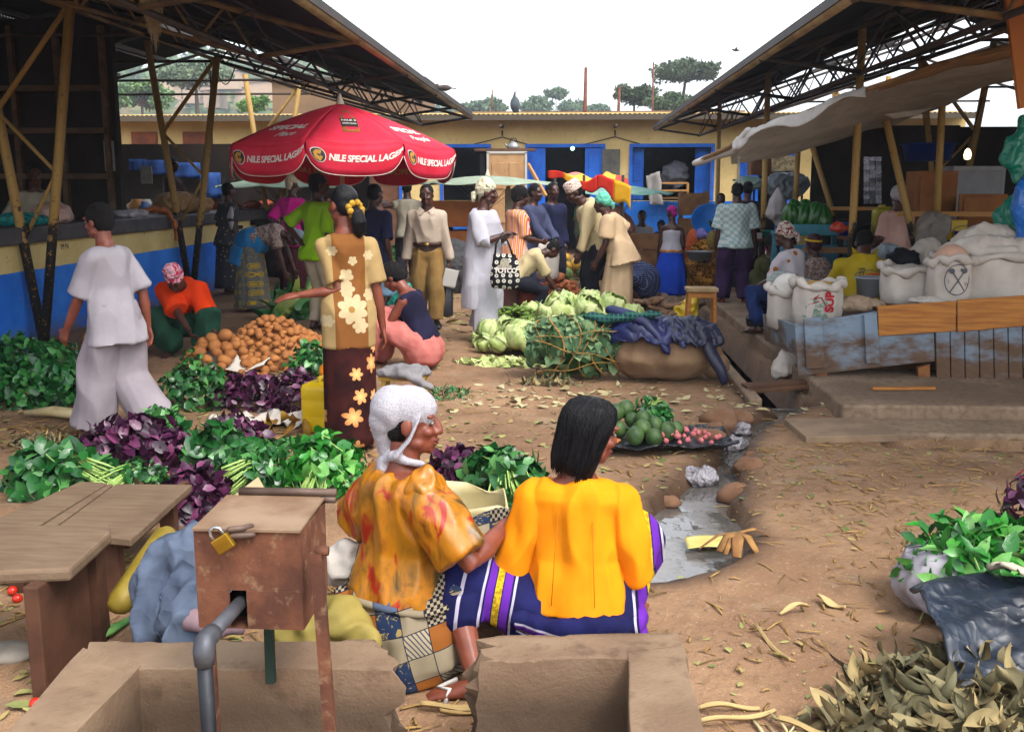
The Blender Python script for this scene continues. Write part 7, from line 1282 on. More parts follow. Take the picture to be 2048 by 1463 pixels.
wall_seg('back_wall', ((178, 1280), (772, 1278), (802, 1340), (170, 1330)), jag=jr); wall_seg('back_wall', ((948, 1272), (1352, 1264), (1378, 1316), (936, 1322)), jag=jl)
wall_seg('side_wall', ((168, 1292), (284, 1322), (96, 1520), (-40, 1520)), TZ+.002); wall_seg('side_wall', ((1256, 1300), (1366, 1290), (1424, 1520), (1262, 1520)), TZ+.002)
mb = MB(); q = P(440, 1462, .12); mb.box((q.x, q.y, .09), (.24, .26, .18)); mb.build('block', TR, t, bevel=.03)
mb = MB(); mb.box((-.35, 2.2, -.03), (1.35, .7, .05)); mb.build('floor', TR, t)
# ------------------------------------------------------------ carried bags
def bag_mesh(q, w, d, h, sag=.1): mb = MB(); mb.loft([(q+Vector((0, 0, z*h)), Vector((w/2*r, 0, 0)), Vector((0, d/2*r2, 0))) for z, r, r2 in ((0, .75, .7), (.04, .95, 1), (.25, 1.05, 1.1), (.6, 1, .9), (.85, .85, .5), (.97, .8, .25), (1, .78, .15))], 26, True, .8); return mb
q = At(1010, 576, 10.05); t = thing('tote_bag', 'black tote bag with white polka dots and lettering, held by the woman in white', 'bag', q)
g = G('polka cloth', .8, .2); x, y, z = g.xyz(g.pos()); d = g.vor(15, g.vec(x, z), dim='2D', rnd=.35); g.col(g.mix(d.lt(.30), '#101114', g.mix(d.lt(.10), '#c0bcb2', '#4a4438'))); POLKA = g.mat
mb = bag_mesh(q, .285, .12, .34); mb.build('bag', POLKA, t, wr=(.006, 12., (1, 1, 1)))
for s_ in (-1, 1): mb = MB(); mb.tube([q+Vector((-.10, s_*.02, .32)), q+Vector((-.09, s_*.01, .44)), q+Vector((-.02, 0, .56)), q+Vector((.04, s_*.01, .44)), q+Vector((.08, s_*.02, .32))], .010, 6, flat=.5); mb.build('strap', M('black strap', '#141416'), t)
vs_, fs_ = text_geo('TOTCO', .068, 0, .003, 'CENTER', .9); mb = MB(); mb.add([q+Vector((v.x+.01, -.072, v.y+.16)) for v in vs_], fs_, False); mb.build('lettering', WHT, t)
mb = MB(); mb.poly([q+Vector((x, -.068, z)) for x, z in ((-.07, .215), (.075, .215), (.07, .235), (.045, .24), (.04, .29), (.02, .305), (-.02, .305), (-.04, .28), (-.045, .24), (-.07, .235))], .004, Vector((0, -1, 0))); mb.build('hat_print', M('cream print', '#a59f8c', '#8a8474', scale=40), t)
q = At(890, 632, 11.55); q.z = max(q.z, .12); t = thing('carrier_bag', 'black plastic carrier bag in the beige shirt man\'s hand', 'bag', q); mb = bag_mesh(q, .20, .14, .36); mb.build('bag', M('black polythene', '#15161a', '#24262e', rough=.3, spec=.6), t, wr=(.010, 12., (1, 1, .5))); mb = MB(); mb.tube([q+Vector((-.05, 0, .34)), q+Vector((-.02, .02, .48)), q+Vector((.04, 0, .34))], .008, 6); mb.build('handle', M('black polythene', '#15161a'), t)
q = At(900, 556, 11.45); mb = MB(); mb.box(q, (.16, .012, .21), (R(10), R(14), R(15))); mb.box(q+Vector((.005, -.012, .0)), (.15, .006, .19), (R(10), R(10), R(15))); mb.build('envelope', M('white paper', '#b9b7b2', rough=.7, bump=.1), None, 'white envelope held with the black carrier bag', 'envelope')
q = At(1096, 556, 13.2); mb = bag_mesh(q, .30, .2, .46); mb.build('sack_bag', SACK, None, 'pale sack bag held by the man in blue grey suit', 'bag', wr=(.02, 8., (1, 1, .6)))
q = P(797, 668); mb = MB(); mb.ell((q.x, q.y+.25, .20), (.19, .12, .22)); mb.tube([(q.x+.02, q.y+.25, .35), (q.x+.06, q.y+.25, .50)], [.14, .05], 12, round_=True); mb.build('plastic_bag', crumple('teal plastic', '#0f7a68', '#2a9884', 10, .35), None, 'teal plastic bag standing behind the seated woman in navy', 'bag', vox=.014, wr=(.014, 11., (1, 1, .5)))
q = P(766, 690); mb = MB(); mb.ell((q.x, q.y, .12), (.10, .08, .12)); mb.build('black_bag', M('black polythene', '#15161a'), None, 'small black bag between floral skirt and the seated woman', 'bag', vox=.012, wr=(.012, 12., (1, 1, 1)))
# folded grey cloth on a low yellow stand
q = P(805, 800); q.y += .1; t = thing('low_table', 'low yellowish wooden stand under folded grey cloth', 'stand', q); mb = MB(); mb.box((q.x, q.y, .17), (.36, .26, .03)); mb.build('top', M('yellowed wood', '#a8863c', '#8a6a2c', scale=5), t)
for a in (-1, 1):
    for b in (-1, 1): mb = MB(); mb.bar((q.x+a*.14, q.y+b*.1, .16), (q.x+a*.16, q.y+b*.11, 0), .03, .03); mb.build('leg', M('yellowed wood', '#a8863c'), t)
mb = MB(); mb.ell((q.x+.02, q.y-.02, .21), (.20, .16, .05)); mb.tube([(q.x-.15, q.y-.1, .22), (q.x+.05, q.y-.15, .22), (q.x+.2, q.y-.15, .13)], [.05, .06, .05], 10, round_=True, flat=.6); mb.build('folded_cloth', cloth('grey folded cloth', '#6d6a6c', '#7d7a7c'), None, 'folded grey cloth lying on the low yellowish stand', 'cloth', vox=.011, wr=(.014, 10., (1, 1, 1)))
# white sack edge and banana stems between the rows
mb = MB(); a, b = P(425, 858), P(618, 846); mb.sheet(lambda u, v: a.lerp(b, u)+Vector((0, .28*(v-.5), .03+.05*math.sin(v*PI)+.02*math.sin(u*19+v*4)+.015*math.sin(u*41))), 50, 12, .004); mb.build('sack_cloth', SACK, None, 'white sack cloth edge running between the two rows of greens', 'sack', wr=(.012, 14., (1, 1, 1)))
mb = MB(); a, b = P(55, 838), P(185, 846); mb.tube([a+Vector((0, 0, .05)), a.lerp(b, .4)+Vector((0, 0, .07)), b+Vector((0, 0, .05))], [.03, .055, .05], 12, flat=.7); mb.build('plantain_trunk', M('pale banana stem', '#a8966a', '#c0b084', scale=8, rough=.6), None, 'pale peeled banana stem lying before the girl in grey', 'plant stem', wr=(.006, 12., (.3, 2, 2)))
for k in range(2): q = P((545, 590)[k], 868); mb = MB(); rs = random.Random(k+3); [curl_leaf(mb, q+Vector((.03*j, .02*j, .10)), Vector((rs.uniform(-.6, .6), -.6, -.3)).normalized(), Vector((0, -.6, .7)), .17, .07, rs.random(), rs) for j in range(3)]; mb.build('dry_leaf', gleaf('dry banana leaf', '#6d4a1c', '#a8862c', '#8a5a24', .7, .2), None, ('curled dry yellow leaf at the sack edge', 'curled dry brown leaf near the yellow jerrycan')[k], 'leaf')
# ------------------------------------------------------------ foreground left clutter
DEN = crumple('washed grey blue cloth', '#414a5a', '#555f70', 7, .9, .1, .8, .03); mb = MB(); Z = lambda px, py, Y, dz=0: At(px, py, Y)+Vector((0, 0, dz))
mb.tube([Z(395, 1090, 3.0), Z(355, 1120, 2.98), Z(325, 1180, 2.95), Z(300, 1258, 2.86)], [.07, .09, .10, .075], 14, round_=True, flat=.8); mb.tube([Z(420, 1120, 3.0), Z(395, 1190, 2.92), Z(375, 1262, 2.82)], [.09, .10, .075], 14, round_=True); mb.ell(Z(372, 1180, 3.06), (.13, .14, .17))
mb.build('garment', DEN, None, 'grey blue garment slumped over a bundle left of the rusty box', 'cloth', vox=.009, wr=(.030, 8., (1.3, 1.3, .5), 4.))
mb = MB(); mb.ell(Z(430, 1245, 2.78), (.10, .05, .04)); mb.build('lining_cloth', cloth('mauve lining', '#7a6468', '#8a7276'), None, 'mauve cloth corner tucked under the grey blue garment', 'cloth', vox=.01, wr=(.012, 12.))
mb = MB(); mb.tube([Z(246, 1200, 3.1), Z(290, 1140, 3.25), Z(330, 1075, 3.45)], [.05, .055, .045], 12, round_=True); mb.build('gourd', M('yellow green plantain skin', '#6d5c18', '#86722a', scale=6, rough=.5), None, 'long yellow gourd leaning behind the grey blue garment', 'gourd', wr=(.006, 8.))
mb = MB(); mb.poly([Z(372, 1070, 3.5), Z(548, 1010, 3.45), Z(518, 955, 3.6), Z(430, 1020, 3.7)], .006); mb.build('cardboard', M('pale cardboard', '#a08c6a', '#b09c78', scale=5), None, 'pale cardboard sheet standing behind the rusty box', 'cardboard')
mb = MB(); mb.ell(Z(640, 1268, 2.95), (.16, .12, .12)); mb.tube([Z(600, 1250, 2.95), Z(690, 1240, 2.9), Z(740, 1290, 2.85)], [.07, .07, .04], 10, round_=True); mb.build('yellow_sack', M('dull yellow sacking', '#75682e', '#8a7a3c', scale=5), None, 'dull yellow sack lying beside the patchwork skirt', 'sack', vox=.01, wr=(.016, 9., (1, 1, 1)))
mb = MB(); mb.ell(Z(690, 1130, 3.3), (.07, .06, .09)); mb.build('white_bag', SACK, None, 'white plastic scrap behind the rusty box leg', 'bag', vox=.01, wr=(.014, 14., (1, 1, 1)))
mb = MB(); mb.tube([P(172, 1288, .02), P(215, 1262, .04), P(268, 1232, .03)], [.012, .03, .014], 10, flat=.45); mb.build('banana_leaf', M('green leaf sheath', '#3c7a34', '#6a9a50', scale=8, rough=.45), None, 'rolled green banana leaf scrap between bench and trough', 'leaf')
for k, (px, py) in enumerate(((26, 1192), (36, 1208), (73, 1420))): q = P(px, py); mb = MB(); mb.ell((q.x, q.y, q.z+.025), (.02, .02, .018)); mb.build('tomato', M('ripe tomato', '#b81c0c', '#c4301a', rough=.25, spec=.5, bump=0), None, ('squashed red tomato under the near bench, left one', 'red tomato under the near bench beside its leg', 'small red tomato on the earth left of the trough')[k], 'tomato')
q = At(2, 1090, 3.85); t = thing('crate', 'teal plastic crate half seen at the left edge behind the benches', 'crate', (q.x-.3, q.y, 0)); q.x -= .16; mb = MB(); [mb.box((q.x-.17, q.y-.2+.001, .06+k*.09), (.4, .02, .06)) for k in range(5)]; mb.box((q.x-.17, q.y+.2, .23), (.4, .02, .45)); [mb.box((q.x+.02, q.y, .06+k*.09), (.02, .38, .06)) for k in range(5)]; [mb.box((q.x-.36+a*.385, q.y-.2, .23), (.03, .03, .46)) for a in (0, 1)]; mb.build('body', M('teal plastic crate', '#0c6a5c', '#128070', rough=.5), t)
q = P(20, 1315); mb = MB(); mb.ell((q.x, q.y, .02), (.10, .07, .035), fn=lambda v: 1+.1*nz(v.x*2, v.y*2, v.z*2)); mb.build('stone', M('pale stone', '#7d766c', '#958c80', scale=10), None, 'flat grey stone left of the near bench leg', 'stone')
# ------------------------------------------------------------ bottom right bag and polythene
mb = MB(); c = Vector((1.58, 3.78, .10)); mb.ell(c, (.30, .27, .15)); mb.ell(c+Vector((-.12, -.02, .02)), (.18, .2, .14)); mb.ell(c+Vector((.25, .0, .02)), (.3, .28, .13)); mb.build('white_bag', crumple('white woven plastic', '#88848c', '#9c989e', 8, .6, .3, .5), None, 'bulging white bag under the bright green bunch, bottom right', 'bag', vox=.010, wr=(.014, 8., (1, 1, 1)))
mb = MB(); mb.sheet(lambda u, v: (1.22+1.1*u, 3.42-.52*v+.08*math.sin(u*5), .06+.19*math.sin(min(1, (1-v)*1.3)*PI/2)*(.8+.2*math.sin(u*7))+.03*math.sin(u*13+v*9)*math.sin(v*7)+.010*nz(u*9, v*9)), 60, 36, .004); mb.build('plastic_sheet', crumple('blue black polythene', '#141a24', '#222b38', 9, .42, .45), None, 'crumpled blue black polythene before the white bag', 'plastic sheet', wr=(.007, 9., (1, 1, 1)))
mb = MB(); mb.sheet(lambda u, v: (1.50+.16*u, 3.50-.13*v, .25+.06*v+.03*math.sin(u*3+v*2)), 10, 8, .002); mb.build('paper', M('cream paper', '#aaa08c', '#bab09a', scale=12, rough=.7), None, 'crumpled cream paper scrap on the white bag', 'paper', wr=(.012, 12., (1, 1, 1)))
# ------------------------------------------------------------ in the stream
for k, (px, py, r) in enumerate(((1484, 858, .06), (1462, 886, .075), (1400, 952, .09), (1496, 818, .045), (1280, 1130, .05))):
    q = P(px, py, -.03); mb = MB(); mb.ell(q, (r*1.1, r*.9, r*.62)); mb.build('plastic_bag', crumple('wet clear plastic', '#8d888c', '#a8a2a6', 30, .25, .6), None, ['topmost crumpled white bag in the muddy stream', 'larger crumpled white bag in the stream below the first', 'dirty pale bag caught in the narrow of the stream', 'pale bag scrap on the earth above the stream', 'small white scrap at the puddle edge by the navy wrap'][k], 'bag', vox=.008, wr=(.016, 16., (1, 1, 1), k*3.))
q = P(1430, 1082, -.045); mb = MB(); mb.sheet(lambda u, v: (q.x-.14+.26*u, q.y-.07+.14*v+.05*(u-.5), -.048+.006*math.sin(u*5)+.006*v), 14, 8, .003); mb.build('yellow_sheet', M('pale yellow leaf sheet', '#b8ac5c', '#c8bc74', scale=10, rough=.5), None, 'pale yellow leaf sheet floating on the puddle', 'leaf')
HUSK = M('dry husk', '#7a5430', '#9c7442', scale=12, rough=.85); q = P(1475, 1085); mb = MB()
for a, L_, w_ in ((.35, .17, .03), (-2.6, .22, .02), (-2.2, .18, .05), (-1.75, .22, .06), (-1.2, .17, .04), (-2.0, .2, .03)): mb.tube([q+Vector((0, 0, .05)), q+Vector((math.cos(a)*L_*.5, math.sin(a)*L_*.5, .06)), q+Vector((math.cos(a)*L_, math.sin(a)*L_, .012))], [.012, w_*.5, w_*.35], 7, flat=.25)
mb.build('husk', HUSK, None, 'dry brown husk splayed on the puddle bank', 'husk')
rs = random.Random(19); SOIL = M('clod earth', '#6b4c36', '#80604a', scale=6, rough=.95, bump=.6, bscale=40)
for k, (px, py, r) in enumerate(((1440, 846, .14), (1478, 838, .10), (1415, 885, .13), (1428, 862, .08), (1475, 975, .11), (1500, 935, .09), (1505, 905, .06), (1440, 990, .05), (1340, 985, .06), (1650, 845, .07), (1690, 800, .06))):
    q = P(px, py); mb = MB(); mb.ell((q.x, q.y, GZ(q.x, q.y)), (r, r*.75, r*.6), u=20, v=12, fn=lambda v: 1+.22*nz(v.x*1.6+k, v.y*1.6, v.z*1.6)+.08*nz(v.x*5, v.y*5, v.z*5+k)); mb.build('earth_clod', SOIL, None, 'rounded lump of brown earth on the bank of the stream', 'earth lump', 'earth lumps along the stream bank')
# ------------------------------------------------------------ litter on the ground
def litter(name, n, box, sz, mat, label, seed, kind='straw', avoid=True):
    rs = random.Random(seed); mb = MB(); k = 0; xs = [rs.uniform(box[0], box[1]) for _ in range(n)]; ys = [rs.uniform(box[2], box[3]) for _ in range(n)]; H_ = gh(np.array(xs), np.array(ys))
    for x, y, h in zip(xs, ys, H_):
        if h < -.09 or nz(x*.9, y*.9, seed) < rs.uniform(-.5, .35): continue
        a = rs.uniform(0, 2*PI); L_ = sz*rs.uniform(.4, 1.5); d = Vector((math.cos(a), math.sin(a), rs.uniform(-.05, .12))); c = Vector((x, y, h+.006))
        if kind == 'straw': s_ = Vector((-d.y, d.x, 0)); b = rs.uniform(-.25, .25); mb.tube([c, c+d*L_*.5+s_*b*L_*.3+Vector((0, 0, .004)), c+d*L_], [sz*.04*rs.uniform(.6, 1.8)]*3, 4, flat=.5, rnd=rs.random())
        else: blade(mb, c, d, Vector((rs.uniform(-.3, .3), rs.uniform(-.3, .3), 1)).normalized(), L_, L_*rs.uniform(.3, .7), rs.random(), rs.uniform(-.2, .3), rs.uniform(-.2, .2))
    if mb.v: mb.build(name, mat, None, label, 'litter', kind='stuff', local=True)
SL = gleaf('straw litter', '#8a6a3c', '#b09058', '#5a4a2c', .85, .15); LL = gleaf('leaf scrap litter', '#5a6a3a', '#9a945c', '#a88a5a', .8, .2); BL = gleaf('pale scrap litter', '#a09468', '#b8ac88', '#8a7a58', .8, .2)
litter('straw', 1700, (.3, 2.8, 2.3, 6.2), .07, SL, 'bits of straw scattered over the bare earth in the right foreground', 1); litter('leaf_scraps', 700, (.3, 2.8, 2.3, 6.2), .035, LL, 'small dry leaf scraps over the bare earth at the right', 2, 'leaf')
litter('straw', 900, (-3.2, 1.5, 5.4, 12.), .08, SL, 'straw and stalks strewn over the trodden middle ground', 3); litter('leaf_scraps', 1100, (-3.2, 1.4, 6.5, 14.), .045, LL, 'trampled leaf scraps over the middle ground', 4, 'leaf')
litter('straw', 700, (-2.3, -.9, 2.7, 4.2), .09, SL, 'straw and stalks littering the earth around the benches', 5); litter('leaf_scraps', 900, (-4.5, .6, 5.0, 6.9), .055, LL, 'leaf scraps trodden between the rows of greens', 6, 'leaf')
litter('pale_scraps', 500, (-.9, 2.2, 7.0, 8.6), .08, BL, 'pale cabbage scraps strewn below the bundle and sack', 7, 'leaf'); litter('leaf_scraps', 1500, (-2.6, 1.4, 11, 20.), .12, LL, 'leaf and stalk rubbish covering the far market ground', 8, 'leaf')
litter('straw', 260, (1.55, 5, 6.1, 6.6), .09, SL, 'straw caught along the small trench beside the platform', 9); litter('husk_strips', 260, (-.5, .0, 2.62, 3.05), .09, SL, 'dry husk strips in the gap of the trough wall', 10)
litter('husk_strips', 420, (.55, 1.5, 2.2, 2.85), .11, BL, 'pale dry husk strips before the wilted leaf heap', 12)
big = gleaf('maize husk', '#a08a5c', '#b8a474', '#8a6c40', .8, .2)
for k, (px, py, a, L_, w_) in enumerate(((1395, 1415, .1, .20, .035), (1400, 1452, .35, .26, .03), (1510, 1255, -1.35, .30, .022), (1690, 1215, 2.4, .12, .06), (1420, 1085, .0, .0, .0), (1560, 1230, .5, .14, .04), (1640, 1440, -.1, .3, .03), (1550, 1440, -.5, .2, .05), (840, 1430, .1, .24, .05), (880, 1440, .2, .2, .04))):
    if not L_: continue
    q = P(px, py); d = Vector((math.cos(a), math.sin(a), .03)); s_ = Vector((-d.y, d.x, 0)); z_ = GZ(q.x, q.y)+.012; q.z = z_; mb = MB(); mb.sheet(lambda u, v: q+d*L_*u+s_*w_*.62*(v-.5)*(.4+math.sin(u*PI)*.6+.25*math.sin(u*9+k))+Vector((0, 0, .012*math.sin(u*5+k)+.012*abs(v-.5)*2)), 14, 4, .002, .2+.08*k); mb.build('husk_strip', big, None, 'long dry husk strip lying on the earth', 'husk', 'dry husk strips on the bare ground')

litter('pebbles', 900, (.2, 3., 2.3, 6.2), .012, gleaf('pebble stone', '#6d6054', '#8d8070', '#5a4a3c', .9, .2), 'small pebbles and grit in the bare earth at the right', 13, 'leaf'); litter('straw', 900, (-4.4, -.8, 5.9, 6.6), .10, SL, 'trodden straw between the two rows of greens', 14); litter('leaf_scraps', 500, (-2.4, -.6, 2.6, 4.2), .06, LL, 'leaf scraps around the benches and trough', 15, 'leaf')
# ------------------------------------------------------------ goods on and behind the left counter
CT = 1.215
def lump(name, c, r, mat, label, cat, seed, wr=(.02, 9., (1, 1, 1)), vox=.016, parts=None, group=None):
    rs = random.Random(seed); c = Vector(c); mb = MB(); mb.ell(c, r)
    for i in range(4): mb.ell(c+Vector((rs.uniform(-.5, .5)*r[0], rs.uniform(-.5, .5)*r[1], rs.uniform(-.2, .5)*r[2])), [x*rs.uniform(.5, .8) for x in r])
    return mb.build(name, mat, None, label, cat, group, vox=vox, wr=(*wr, seed) if len(wr) == 3 else wr)
def onc(px, dx=0.):  # a spot on the left counter under image column px
    X = -5.84+dx; r = ray(px, 430); return Vector((X, X/r.x*r.y, CT))
PINKB = M('pinkish translucent plastic', '#a8867c', '#b89a90', scale=6, rough=.4); TANB = M('tan paper sacking', '#8d6a44', '#a07c52', scale=4); SALM = M('salmon meat', '#a8553c', '#8a3a2c', scale=10, rough=.4)
lump('plastic_bag', onc(104)+Vector((0, 0, .09)), (.22, .2, .13), PINKB, 'pinkish clear plastic bag on the left counter', 'bag', 1)
lump('net_bag', onc(38)+Vector((0, 0, .05)), (.2, .3, .07), M('teal netting', '#0f6a68', '#1a8a84', scale=20), 'teal netting lying at the left end of the counter', 'net', 2)
lump('sack', onc(352, -.1)+Vector((0, 0, .14)), (.28, .5, .17), TANB, 'bulging tan sack on the left counter', 'sack', 3); lump('sack', onc(398, .0)+Vector((0, 0, .1)), (.2, .28, .13), TANB, 'smaller tan bag right of the bulging tan sack', 'sack', 4)
lump('white_cloth', onc(262)+Vector((0, 0, .03)), (.2, .3, .05), WHITE, 'white cloth folded on the counter edge', 'cloth', 5)
mb = MB(); q = onc(318, .2); mb.tube([q+Vector((-.2, -.25, .06)), q+Vector((-.05, -.1, .09)), q+Vector((.12, 0, .06)), q+Vector((.20, .02, -.08)), q+Vector((.20, .05, -.32))], [.06, .08, .07, .06, .03], 10, round_=True, flat=.5); mb.build('orange_cloth', M('orange brown rag', '#8a4420', '#b06a30', scale=10), None, 'orange brown rag hanging over the counter front', 'cloth', vox=.014, wr=(.014, 10., (1, 1, .5)))
for k, px in enumerate((505, 535, 555)): lump('meat', onc(px, -.05)+Vector((0, 0, .05)), (.16, .24, .08), SALM, ['reddish meat cut on the counter under the dotted dress', 'reddish meat cut in the middle of the counter end', 'reddish meat cut nearest the magenta tee'][k], 'meat', 10+k)
# dim stalls seen under the left roof
t = thing('back_stall', 'dark stall hung with blue sheets deep under the left roof', 'stall', (-6, 19.4, 0)); mb = MB(); mb.box((-6.5, 19.6, 1.2), (5.2, .1, 2.45)); mb.build('wall', DKWOOD, t)
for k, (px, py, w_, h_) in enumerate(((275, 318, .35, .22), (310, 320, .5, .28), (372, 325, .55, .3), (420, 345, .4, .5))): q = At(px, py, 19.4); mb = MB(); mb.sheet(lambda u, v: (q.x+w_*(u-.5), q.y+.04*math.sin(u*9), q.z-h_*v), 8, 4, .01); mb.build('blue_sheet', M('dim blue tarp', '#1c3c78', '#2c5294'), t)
t = thing('back_stall', 'dark stall with shelves of goods behind the person seated high', 'stall', (-6.6, 17.4, 0)); mb = MB(); mb.box((-6.9, 17.6, 1.0), (3.4, .4, .1)); mb.box((-6.9, 17.8, .5), (3.4, .1, 1.0)); mb.build('table', DKWOOD, t)
rs = random.Random(8)
for k in range(16):
    px = rs.uniform(245, 560); Y = rs.choice((17.5, 17.7)); q = At(px, 400, Y); z_ = 1.06 if q.x < -5.2 else 0; s_ = rs.uniform(.1, .2); q.z = z_; mb = MB(); cl = rs.choice(('#5a3a24', '#74241c', '#2a4a7a', '#8d8a84', '#3a5a3a', '#9a6a2a')); mb.lathe([(.001, 0), (s_*.8, 0), (s_, s_*.5), (s_*.9, s_*1.4), (s_*.5, s_*1.7), (s_*.45, s_*1.9), (.001, s_*1.9)], q, 14); mb.build('jar', M('goods '+cl, cl, rough=.5), None, 'small container of goods among the dim stalls on the left', 'container', 'containers in the dim left stalls')
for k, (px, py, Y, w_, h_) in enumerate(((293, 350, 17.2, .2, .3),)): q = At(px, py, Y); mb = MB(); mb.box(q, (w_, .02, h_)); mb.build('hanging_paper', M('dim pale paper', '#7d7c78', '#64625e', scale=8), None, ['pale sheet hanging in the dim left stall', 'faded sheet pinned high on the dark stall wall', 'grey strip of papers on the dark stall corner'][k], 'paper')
mb = MB(); c = At(305, 0, 7.2); rs = random.Random(3)
for i in range(240): a = rs.uniform(0, 6.28); r_ = rs.random()**.7*.09; x, y = math.cos(a)*r_, math.sin(a)*r_; L_ = rs.uniform(.12, .34)*(1.15-r_*6 if r_ < .1 else .5); mb.tube([c+Vector((x-.04, y, .12)), c+Vector((x*.8, y*.8, -L_*.4)), c+Vector((x*.5+.01*rs.uniform(-1, 1), y*.5, -L_))], [.003, .003, .001], 4, False, rnd=rs.random())
mb.build('thatch_tuft', gleaf('dry thatch', '#9a8460', '#b8a684', '#7d6644', .85, .15), None, 'tuft of dry straw hanging from the left roof beam', 'straw tuft', kind='stuff')
mb = MB(); rs = random.Random(4)
for (a, b) in (((410, 125, 14.3), (440, 118, 14.3)), ((428, 130, 14.3), (470, 135, 14.3)), ((420, 130, 14.4), (425, 290, 14.4))): A, B_ = At(*a), At(*b); mb.tube([A.lerp(B_, u)+Vector((0, 0, -.25*math.sin(u*PI)*(1 if abs(a[1]-b[1]) < 30 else 0))) for u in [k/10 for k in range(11)]], .008, 5)
mb.build('wire', M('black wire', '#151413'), None, 'loops of black wire hanging under the left roof', 'wire')
# ------------------------------------------------------------ stalls before the shops
OLDW = M('old box wood', '#6b4a2e', '#85603c', scale=5, rough=.9, bump=.4)
t = thing('panel_door', 'pale unpainted panelled door leaning before the shop, kettle above', 'door', (fx(1014, 22.5), 22.5, 0)); xa, xb = At(976, 350, 22.5).x, At(1052, 350, 22.5).x; za, zb2 = .55, At(1000, 305, 22.5).z
PAN = M('pale plywood', '#a8835a', '#96724c', scale=3); mb = MB(); mb.box(((xa+xb)/2, 22.5, (za+zb2)/2), (xb-xa, .04, zb2-za)); mb.build('leaf', PAN, t); mb = MB(); [mb.box((x, 22.47, (za+zb2)/2), (.05, .03, zb2-za)) for x in (xa, xb)]; mb.box(((xa+xb)/2, 22.47, zb2), (xb-xa+.05, .03, .05)); mb.build('frame', M('white frame', '#a8a49c'), t)
for i in range(2):
    for j in range(2): mb = MB(); mb.box((xa+(xb-xa)*(.27+.46*i), 22.47, za+(zb2-za)*(.3+.42*j)), ((xb-xa)*.34, .02, (zb2-za)*.32)); mb.build('panel', PAN, t, bevel=.008)
mb = MB(); mb.box((fx(1010, 22.7), 22.8, At(1010, 300, 22.8).z), (1.35, .5, .05)); mb.build('shelf_board', DKBR, None, 'dark shelf board above the pale panelled door', 'shelf')
q = At(1027, 299, 22.7); t = thing('kettle', 'dull metal kettle on the board above the panelled door', 'kettle', q); mb = MB(); mb.lathe([(.001, 0), (.13, 0), (.14, .06), (.11, .13), (.05, .16), (.02, .18), (.001, .19)], q, 16); mb.build('body', M('dull aluminium', '#8a8a88', metal=.6, rough=.4), t); mb = MB(); mb.tube([q+Vector((.1, 0, .12)), q+Vector((.05, 0, .24)), q+Vector((-.05, 0, .24)), q+Vector((-.1, 0, .12))], .012, 6); mb.build('handle', M('black handle', '#1a1a1a'), t); mb = MB(); mb.tube([q+Vector((-.12, 0, .05)), q+Vector((-.2, 0, .13))], [.03, .015], 8); mb.build('spout', M('dull aluminium', '#8a8a88'), t)
t = thing('display_case', 'wooden framed empty display case in the right shop opening', 'display case', At(1345, 392, 23.7)); a, b = At(1314, 366, 23.7), At(1375, 396, 23.7)
for x in (a.x, b.x): mb = MB(); mb.box((x, 23.7, (a.z+b.z)/2), (.05, .05, a.z-b.z)); mb.build('post', M('yellow wood', '#a87a44'), t)
for z in (a.z, (a.z+b.z)/2, b.z): mb = MB(); mb.box(((a.x+b.x)/2, 23.7, z), (b.x-a.x, .05 if z != (a.z+b.z)/2 else .3, .04)); mb.build('rail', M('yellow wood', '#a87a44'), t)
q = At(1303, 372, 23.5); mb = MB(); mb.sheet(lambda u, v: (q.x-.12+.3*u+.1*(1-v), q.y+.03*math.sin(u*6), q.z-.42+.65*v+.1*u*v), 8, 10, .008); mb.build('hanging_cloth', cloth('dusty pale cloth', '#7d7a76', '#8f8c88'), None, 'dusty pale cloth hanging at the left of the display case', 'cloth', wr=(.02, 6.))
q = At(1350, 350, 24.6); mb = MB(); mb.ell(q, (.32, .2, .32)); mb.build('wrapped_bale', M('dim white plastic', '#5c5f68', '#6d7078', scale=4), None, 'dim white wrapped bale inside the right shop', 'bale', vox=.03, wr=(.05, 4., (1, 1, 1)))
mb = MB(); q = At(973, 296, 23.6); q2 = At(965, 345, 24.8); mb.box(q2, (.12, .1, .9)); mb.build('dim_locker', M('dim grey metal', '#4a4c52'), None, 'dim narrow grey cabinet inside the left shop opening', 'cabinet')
mb = MB(); mb.ell(At(1145, 297, 23.85), .05); g = G('lamp glow', .4); g.b.inputs['Emission Color'].default_value = lin('#b8ffd8'); g.b.inputs['Emission Strength'].default_value = 1.2; mb.build('lamp', g.mat, None, 'small greenish lamp at the top of the blue doorway', 'lamp')
mb = MB(); mb.bar(At(1056, 328, 22.6), At(1092, 392, 22.2), .06, .06); mb.build('plank', M('yellow wood', '#a87a44'), None, 'yellow plank leaning beside the panelled door', 'plank')
rs = random.Random(14); bx = []
